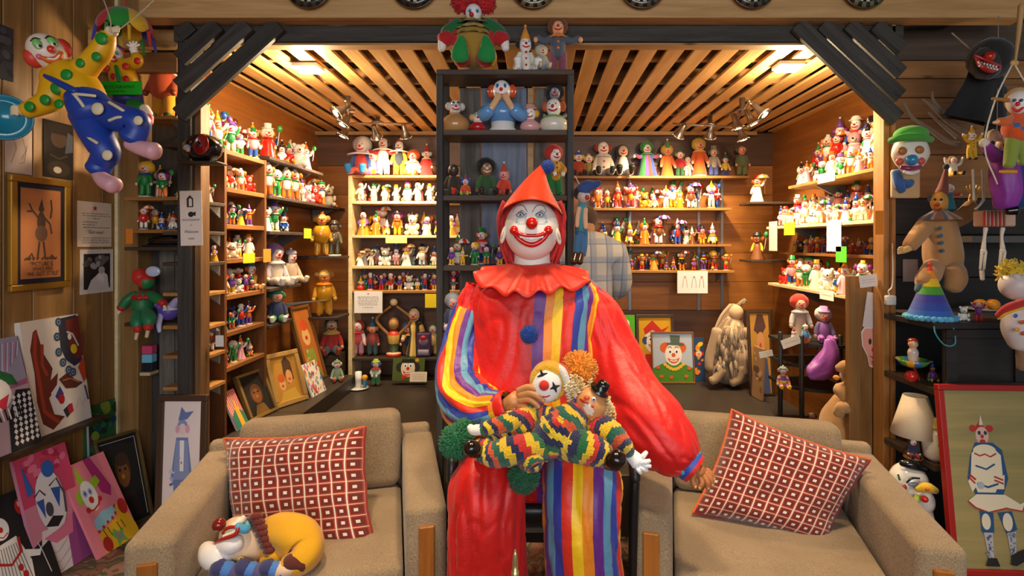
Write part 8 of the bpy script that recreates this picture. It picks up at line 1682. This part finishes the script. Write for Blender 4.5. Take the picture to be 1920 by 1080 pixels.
# small hanging clowns
for nm, ds, px, top, bot, d, cfg in (('hanging_clown', 'tiny yellow jumping-jack clown hanging beside the hooded monster', 1822, 235, 300, 2.7, dict(pose='stand', suit='#e0b020', pants='#e0b020', hair='#d0842a', hat='cone', hatc='#e0a020', sleeve='#e0a81c', dots='#c8281c', arms='up', hstyle='tufts')),
                             ('hanging_clown', 'tiny clown ornament in yellow swing below the branch', 1787, 292, 332, 2.8, dict(pose='sit', suit='#e8e0d0', pants='#d8a020', hair='#8a5a2a', hstyle='bob', arms='up')),
                             ('hanging_clown', 'tiny clown with red ball nose and teal skirt ornament', 1781, 345, 392, 2.75, dict(pose='robe', suit='#2a7a8a', skin='#e8d8c8', hair='#e8e4e0', hstyle='afro', sleeve='#c83a30', arms='out', flare=.2))):
    doll(nm, ds, 'ornament', tuple(P(px, bot, d)), (bot - top) * d / F, cfg, R(-10))
# skeleton with circus box
o, T_, E_ = hang('skeleton_puppet', 'hanging skeleton puppet legs under a red and white box', 'puppet', 1865, 430, 2.5)
m = MB(); m.rbox(P(1864, 410, 2.5) - P(1865, 430, 2.5), (.14, .08, .075), .006, '#c8a088', 1); m.build('box', VS, o, smooth=False); m = MB()
for i in range(6): m.box(P(1846 + i * 7.4, 410, 2.457) - P(1865, 430, 2.5), (.008, .004, .07), ('#b8281c', '#8a4a3a')[i % 2])
m.build('stripe', VS, o, smooth=False)
BN = '#dcd0bc'
for x0, x1, x2, x3 in ((1848, 1844, 1841, 1842), (1880, 1880, 1876, 1876)):
    T_('thigh_bone', [(x0, 428, -.02, 4), (x0 - 2, 445, -.02, 2.6), (x1, 466, -.02, 4)], BN, VS, seg=8); T_('shin_bone', [(x1 - 3, 472, -.02, 2.6), (x2 - 3, 505, -.02, 2)], BN, VS, seg=8); T_('shin_bone', [(x1 + 4, 472, -.02, 2.6), (x2 + 4, 505, -.02, 2)], BN, VS, seg=8); T_('foot_bone', [(x2, 508, -.02, 4), (x3, 524, -.03, 3.5)], BN, VS, seg=8); E_('knee', x1, 470, -.02, 5, BN)
for x0 in (1824, 1842): T_('arm_bone', [(x0, 318, 0, 2.4), (x0 + 1, 345, 0, 2), (x0 + 2, 375, 0, 2.4)], BN, VS, seg=8)
T_('string', [(1862, 400, 0, 1), (1868, 300, .1, 1), (1872, 30, .2, 1)], '#8a7a60', VC, seg=5); T_('hand_bone', [(1844, 375, 0, 2.4), (1836, 386, 0, 2), (1828, 392, 0, 1.8)], BN, VS, seg=8)
# tan clown doll, one arm raised
o, T_, E_ = hang('tan_clown_doll', 'large tan clown doll with one arm raised and blue buttons on the dark wall', 'doll', 1765, 450, 2.75)
TN = '#b08250'; wob = lambda t, a: 1 + .05 * math.sin(6 * a + 5 * t)
T_('smock', [(1762, 412, 0, 24), (1765, 445, 0, 28), (1768, 480, 0, 32), (1770, 505, 0, 30)], TN, seg=24, n=18, rf=wob); T_('sleeve', [(1742, 415, 0, 15), (1722, 440, -.03, 15), (1706, 460, -.04, 13)], TN, rf=wob); T_('sleeve', [(1785, 415, 0, 15), (1806, 405, -.02, 15), (1822, 385, -.03, 12)], '#9a6c3c', rf=wob)
T_('hand', [(1704, 466, -.05, 6), (1692, 470, -.06, 6)], '#d8b070', VS); 
for i in range(4): T_('finger', [(1692, 464 + i * 3, -.06, 2.4), (1684 + (i == 0) * 2, 465 + i * 3.4, -.065, 2)], '#d8b070', VS, seg=7, n=4)
T_('hand', [(1822, 378, -.04, 6), (1826, 366, -.045, 7)], '#d0a050', VS)
for i in range(5): T_('finger', [(1820 + i * 3, 362, -.045, 2.4), (1813 + i * 6.5, 350 - (2 - abs(i - 2)) * 3, -.05, 2)], '#d0a050', VS, seg=7, n=4)
T_('trouser_leg', [(1754, 500, -.01, 18), (1740, 520, -.12, 18), (1734, 535, -.13, 15)], TN, rf=wob); T_('trouser_leg', [(1782, 500, -.01, 18), (1792, 520, -.12, 18), (1786, 540, -.13, 14)], TN, rf=wob)
MB().lathe([(.03, .02), (.085, -.02), (.088, -.03), (.03, -.0)], '#8a5a44', 28, M=Matrix.Translation(P(1762, 402, 2.72) - P(1765, 450, 2.75)), wob=lambda t, a: 1 + .08 * math.sin(a * 12), colf=lambda t, u: ('#8a5a44', '#4a5a6a', '#b08a6a')[int(u * 24) % 3]).build('ruff', VC, o)
f_ = E_('head', 1761, 378, -.02, (14, 15, 19), '#d0923c'); E_('nose', 1758, 384, -.065, 3.6, '#b8281c', VG, f_); T_('mouth', [(1751, 391, -.055, 1.6), (1758, 394, -.06, 2), (1765, 391, -.055, 1.6)], '#8a2a1c', VS, f_); E_('hair', 1747, 372, .0, (6, 8, 8), '#3a4a52', VC, f_)
for ex in (1753, 1765): E_('eye', ex, 374, -.06, 2.4, '#1c2430', VG, f_)
T_('cone_hat', [(1766, 362, -.01, 11), (1770, 342, .0, 7), (1773, 318, .01, 2.5)], '#8a4a3c', VC, f_); E_('hat_pompom', 1774, 313, .01, 5.5, '#26343c', VC, f_)
for y_ in (428, 442, 455, 470): E_('button', 1763 + (y_ - 428) * .1, y_, -.085, 3.4, '#2a6a8a', VG)
T_('leg_band', [(1730, 538, -.13, 12), (1726, 546, -.13, 10)], '#3f5a72', VC)
# grey ledge and plate with oranges behind
zz_ = Z(455, 2.95); shelf('wall_shelf', 'grey ledge on the dark right wall behind the skeleton', (X(1795, 2.95), 2.85, zz_), (2.75, 3.04, zz_ + .035), plain('grey_paint', '#5a5450', .6)); zp = Z(585, 2.85)
shelf('wall_shelf', 'dim glass shelf with a plate of oranges on the right wall', (X(1790, 2.85), 2.80, zp - .012), (2.7, 3.04, zp), plain('dim_glass', '#3a3c3c', .1, coat=.5))
o = thing('plate', 'white plate on the dim glass shelf', 'plate', (X(1850, 2.88), 2.9, zp)); MB().lathe([(.05, 0), (.09, .012), (.092, .016), (.05, .006), (.001, .006)], '#c8c0b4', 28).build('dish', VG, o)
for i, px in enumerate((1838, 1862)): o = MB().ell((0, 0, 0), (.032, .032, .030), '#e08a1c', 18, 12, rf=lambda d: 1 - .04 * max(0, d.z) ** 6).build('orange', VS, None); o.location = (X(px, 2.88), 2.88, zp + .037); tag(o, ('left', 'right')[i] + ' orange on the plate upon the glass shelf', 'orange')
# big doll at the right edge
o, T_, E_ = hang('dotted_doll', 'white polka-dot clown doll with yellow wig and red collar at right edge', 'doll', 1915, 580, 2.3)
T_('gown', [(1912, 585, 0, 24), (1912, 615, 0, 28), (1918, 645, 0, 22)], '#d8d0cc', seg=20); E_('head', 1908, 535, 0, (30, 28, 28), '#d0c4c0'); MB().fuzz(P(1898, 512, 2.32) - P(1915, 580, 2.3), .06, '#d0b020', 260, .3, 41).build('yellow_wig', VC, o); T_('red_collar', [(1872, 592, -.05, 6), (1890, 578, -.075, 8), (1925, 566, -.075, 8)], '#b8241c'); T_('collar_edge', [(1872, 598, -.055, 2), (1890, 587, -.09, 2.4), (1925, 575, -.09, 2.4)], '#e0b020', seg=7)
for i, (a, b, c_) in enumerate(((1904, 592, '#2a62a8'), (1917, 604, '#c8541c'), (1908, 618, '#d89a20'), (1920, 625, '#c83a2a'))): E_('dot', a, b, -.062, (4, 1.5, 4), c_)
T_('leg', [(1916, 650, 0, 10), (1917, 690, 0, 9)], '#8a6a4a'); T_('blue_cape', [(1912, 310, .05, 20), (1914, 350, .05, 24), (1916, 380, .05, 22)], '#1c3a7a')

# ------------------------------------------------------------------ black cabinet
cx = 1.86; cyA, cyB = 2.49, 2.98; CT = 1.226
cbn = thing('black_cabinet', 'black open-sided cabinet with curios at the right', 'cabinet', (cx, cyA, 0))
for z in (CT, .918, .56, .06): cb(cbn, 'shelf_board', (cx, cyA, z - .03), (2.75, cyB, z), W_black if z == CT else W_sdark)
cb(cbn, 'back_post', (cx + .0, cyB - .05, 0), (cx + .07, cyB, CT - .031), W_black); cb(cbn, 'side_panel', (2.72, cyA, 0), (2.75, cyB, CT - .031), W_black); cb(cbn, 'rear_panel', (cx + .071, cyB - .02, 0), (2.719, cyB, CT - .031), W_black)
bx0 = X(1772, cyA); cb(cbn, 'door', (bx0, cyA + .002, .92), (2.28, cyA + .02, CT - .032), W_black)
for lo_, hi_ in (((bx0, cyA - .012, CT - .07), (2.28, cyA + .001, CT - .031)), ((bx0, cyA - .012, .921), (2.28, cyA + .001, .95)), ((bx0, cyA - .012, .951), (bx0 + .05, cyA + .001, CT - .071)), ((2.23, cyA - .012, .951), (2.28, cyA + .001, CT - .071))): cb(cbn, 'door_frame', lo_, hi_, W_black)
# on top: rainbow party hat, tiny figures
o = thing('party_hat', 'rainbow cone party hat with light blue fluffy brim on the black cabinet', 'hat', (X(1744, 2.6), 2.6, CT)); RB = ['#2a62b8', '#2f4aa8', '#3a3a98', '#4a9a2a', '#e8c01c', '#ee8a1a', '#e0441c']
MB().lathe([(.098 * (1 - i / 21), .012 + .0125 * i) for i in range(21)], RB[0], 36, colf=lambda t, u: RB[min(6, int(t * 7))]).build('cone', VC, o)
m = MB()
for i in range(26): a_ = R(360 / 26 * i); m.ell((math.sin(a_) * .098, -math.cos(a_) * .098, .012), (.016, .016, .014), ('#4fa8d0', '#5ab8e0', '#3f98c4')[i % 3], 8, 6, rf=lambda d: 1 + .2 * noise.noise(d * 9 + Vector((i, 0, 0))))
m.build('fluffy_brim', VC, o); MB().ell((0, 0, .268), .011, '#d83a2a', 10, 8).build('tip', VC, o)
MB().tube([(-.05, -.09, .0, .003), (-.07, -.13, -.05, .003), (-.03, -.135, -.10, .003), (.02, -.13, -.09, .003), (.03, -.1, 0, .003)], '#3f98a8', seg=6, n=20).build('chin_strap', VC, o)
row('on top of black cabinet', 'tiny figures on the black cabinet', (X(1792, 2.56), 2.55, CT), (X(1850, 2.56), 2.55, CT), .075, .10, 'bright', R(-25), seed=160, gap=.004)
# second shelf: clown in bowl and trinkets; third: lamp and jar; below: masks
z2 = .918
o = thing('umbrella_clown', 'toy clown riding in an upturned green umbrella with red ball', 'toy', (X(1712, 2.64), 2.64, z2)); MB().lathe([(.01, .06), (.05, .075), (.075, .105), (.07, .105), (.045, .082), (.005, .07)], '#4a8a3a', 24, colf=lambda t, u: ('#4a8a3a', '#d89a20', '#3a6a9a')[int(u * 12) % 3]).build('umbrella', VG, o); MB().tube([(0, 0, .10, .02), (0, 0, .14, .024), (0, 0, .16, .015)], '#c8b8b0', seg=12, n=8).build('body', VG, o); MB().ell((0, 0, .18), .022, '#d8a888', 14, 10).build('head', VG, o); MB().ell((.004, .006, .195), (.024, .022, .014), '#a03a20', 12, 8).build('hair', VG, o); MB().ell((-.03, -.03, .028), .028, '#b8241c', 16, 12).build('red_ball', VG, o); MB().tube([(0, 0, .07, .006), (.02, 0, .03, .006), (.03, 0, .0, .006)], '#8a2a20', seg=8, n=6).build('stand', VG, o)
row('on black cabinet middle shelf', 'trinkets on the black cabinet\'s middle shelf', (X(1736, 2.62), 2.62, z2), (X(1770, 2.62), 2.62, z2), .13, .16, 'dark', R(-25), seed=165, gap=.004)
o = thing('table_lamp', 'small lamp with cream conical shade in the black cabinet', 'lamp', (X(1716, 2.62), 2.62, .56)); MB().lathe([(.045, 0), (.045, .01), (.02, .02), (.024, .05), (.012, .08), (.008, .12), (.008, .16)], '#6a4a2a', 20).build('base', VG, o); sh_ = MB().lathe([(.105, .10), (.052, .29)], '#e0cbaa', 36).build('lamp_shade', VC, o)
# open shade: drop the caps
me = sh_.data; bm = bmesh.new(); bm.from_mesh(me); bmesh.ops.delete(bm, geom=[f for f in bm.faces if len(f.verts) > 4], context='FACES_ONLY'); bm.to_mesh(me); bm.free(); sh_.modifiers.new('t', 'SOLIDIFY').thickness = .003
o = thing('cookie_jar', 'white clown cookie jar with green spots and gold lid beside the lamp', 'jar', (X(1756, 2.55), 2.55, .56)); MB().lathe([(.035, 0), (.055, .02), (.06, .08), (.045, .13), (.03, .15)], '#e4dccc', 24).build('body', VG, o); MB().lathe([(.032, .15), (.034, .165), (.015, .18), (.012, .20), (.002, .205)], '#e8c878', 20).build('lid', VG, o)
for x_, z_, c_ in ((-.02, .09, '#1f6a34'), (.02, .11, '#e0b830'), (-.01, .025, '#c8241c')): MB().ell((x_, -.054, z_), (.012, .008, .012), c_, 10, 6).build('spot', VG, o)
D('clown_doll', 'small dark toy clown on a wooden base under the lamp', 1712, 2.58, .56, 36, dict(pose='sit', suit='#2a3050', pants='#a02a24', hair='#2a1c18', base='#8a5a30', base_r=.35), -15)
o, T_, E_ = hang('clown_head_jar', 'large winking white clown head with black hat low in the cabinet', 'head', 1703, 905, 2.58)
f_ = E_('face', 1703, 905, 0, (34, 30, 38), '#e8e0d6', VG, seg=26, rings=18); T_('hat', [(1690, 868, -.03, 6), (1712, 872, -.045, 9), (1735, 880, -.03, 6)], '#17191c', VG); T_('eyebrow', [(1700, 905, -.08, 1.6), (1710, 897, -.085, 2), (1724, 897, -.075, 1.6)], '#1c2a3a', VG, f_); E_('closed_eye', 1713, 908, -.07, (10, 4, 4), '#8aa0b8', VG, f_); E_('mouth', 1696, 914, -.082, (4, 3, 6), '#a82a24', VG, f_); T_('eyebrow', [(1684, 890, -.07, 1.6), (1687, 900, -.08, 1.8)], '#2a5a3a', VG, f_)
o, T_, E_ = hang('clown_head_jar', 'small clown head in a yellow hat beside the winking head', 'head', 1735, 935, 2.5)
f_ = E_('face', 1735, 940, 0, (16, 16, 22), '#ece4dc', VG); E_('nose', 1734, 936, -.045, 6, '#d0281c', VG, f_); T_('hat', [(1720, 918, -.03, 5), (1738, 914, -.045, 9), (1754, 920, -.03, 6)], '#e0b818', VC); E_('hat_flower', 1739, 917, -.065, 4, '#d8702a', VC); T_('hair', [(1720, 930, -.02, 4), (1717, 938, -.02, 5)], '#c8d040', VC); T_('neck', [(1735, 958, 0, 12), (1736, 975, 0, 14)], '#d8b0a0', VC)
# red framed painting
pb = boxobj('plinth_block', (1.86, 2.28, 0), (2.26, 2.44, .105), W_sdark); tag(pb, 'low dark block under the red-framed painting', 'block')
a = board('framed_painting', 'large red-framed oil painting of a clown in ruffled white and blue costume', 'painting', P(1785, 1077, 2.33) , Vector((P(1785, 1077, 2.33).x + .43, 2.31, P(1785, 1077, 2.33).z)), P(1764, 720, 2.43), '#9c8c5e', .02, frame='#a51c16', fw=.026, mat=wood('oil_ground', '#b49a60', '#8a8250', 'x', .35, .7, False, 1.2))

cx_ = .42; WT, NB, RD = '#e9d9b8', '#27527e', '#b5322c'
a.poly([(.30, .76), (.42, .84), (.44, .78)], '#b02a28'); a.ell(.31, .78, .04, .02, RD); a.ell(.50, .78, .045, .02, RD); a.ell(.41, .74, .075, .05, '#d8b0a0'); a.ell(.38, .755, .018, .012, '#22344a'); a.ell(.45, .755, .018, .012, '#22344a'); a.ell(.41, .735, .02, .012, RD); a.ell(.41, .705, .035, .014, RD); a.poly([(.385, .80), (.43, .80), (.41, .86)], '#e8d0c0')
a.poly([(.25, .62), (.32, .70), (.52, .70), (.62, .66), (.66, .50), (.58, .40), (.28, .40), (.2, .5)], NB); a.poly([(.27, .64), (.36, .68), (.5, .68), (.6, .63), (.6, .52), (.5, .42), (.3, .42), (.24, .52)], WT); a.ell(.42, .655, .13, .035, WT); a.line([(.3, .64), (.36, .625), (.42, .635), (.48, .62), (.55, .64)], .018, RD)
a.poly([(.2, .48), (.28, .54), (.3, .46), (.24, .42)], WT); a.line([(.22, .52), (.29, .49)], .025, RD); a.line([(.22, .5), (.28, .47)], .02, RD); a.poly([(.5, .5), (.62, .52), (.6, .44), (.5, .44)], WT); a.line([(.5, .51), (.6, .49)], .02, RD); a.line([(.5, .49), (.6, .47)], .02, RD); a.line([(.3, .57), (.42, .55), (.52, .58)], .02, NB); a.line([(.3, .47), (.42, .45), (.54, .47)], .022, NB); a.ell(.34, .46, .04, .02, '#a8b4bc')
a.poly([(.2, .38), (.28, .41), (.6, .41), (.76, .36), (.84, .38), (.78, .32), (.6, .34), (.4, .31), (.26, .335), (.18, .37)], WT); a.line([(.18, .37), (.26, .335), (.4, .31), (.6, .335), (.78, .32), (.84, .385)], .018, RD)
a.poly([(.3, .32), (.45, .31), (.44, .2), (.3, .2)], NB); a.poly([(.5, .31), (.66, .32), (.7, .22), (.58, .19)], NB); a.ell(.36, .26, .05, .045, WT); a.ell(.6, .26, .055, .05, WT); a.poly([(.32, .2), (.42, .2), (.41, .06), (.35, .06)], '#b8b4b8'); a.poly([(.58, .2), (.68, .21), (.66, .08), (.6, .08)], '#b8b4b8'); a.blobs(20, .33, .41, .06, .19, .008, .015, ['#5a5a78', '#8a8a9c'], 3); a.blobs(20, .6, .66, .09, .2, .008, .015, ['#5a5a78', '#8a8a9c'], 4); a.poly([(.3, .02), (.46, .02), (.43, .065), (.34, .065)], '#211c1c'); a.poly([(.58, .03), (.64, .025), (.84, .08), (.82, .115), (.74, .115), (.6, .085)], '#211c1c'); a.finish()
# pinned papers, plug and cord on the right post
tagc('small white paper pinned on the dark wall below the tan doll', 1693, 486, 1721, 528, 3.045, '#a89c98')
o = thing('wall_plug', 'white plug adapter with cord on the right post', 'plug', tuple(P(1669, 563, D0 - .035))); MB().rbox((0, 0, 0), (.05, .03, .05), .006, '#e0d8cc', 2).build('plug_body', VS, o); MB().tube([(0, -.0, .02, .004), (-.015, -.01, .05, .004), (.01, -.005, .09, .004), (.012, 0, .3, .003)], '#d8d0c4', seg=7, n=14).build('cord', VS, o)
tagc('orange paper strip on the inner right post', 1641, 395, 1657, 440, 2.84, '#d8821c')
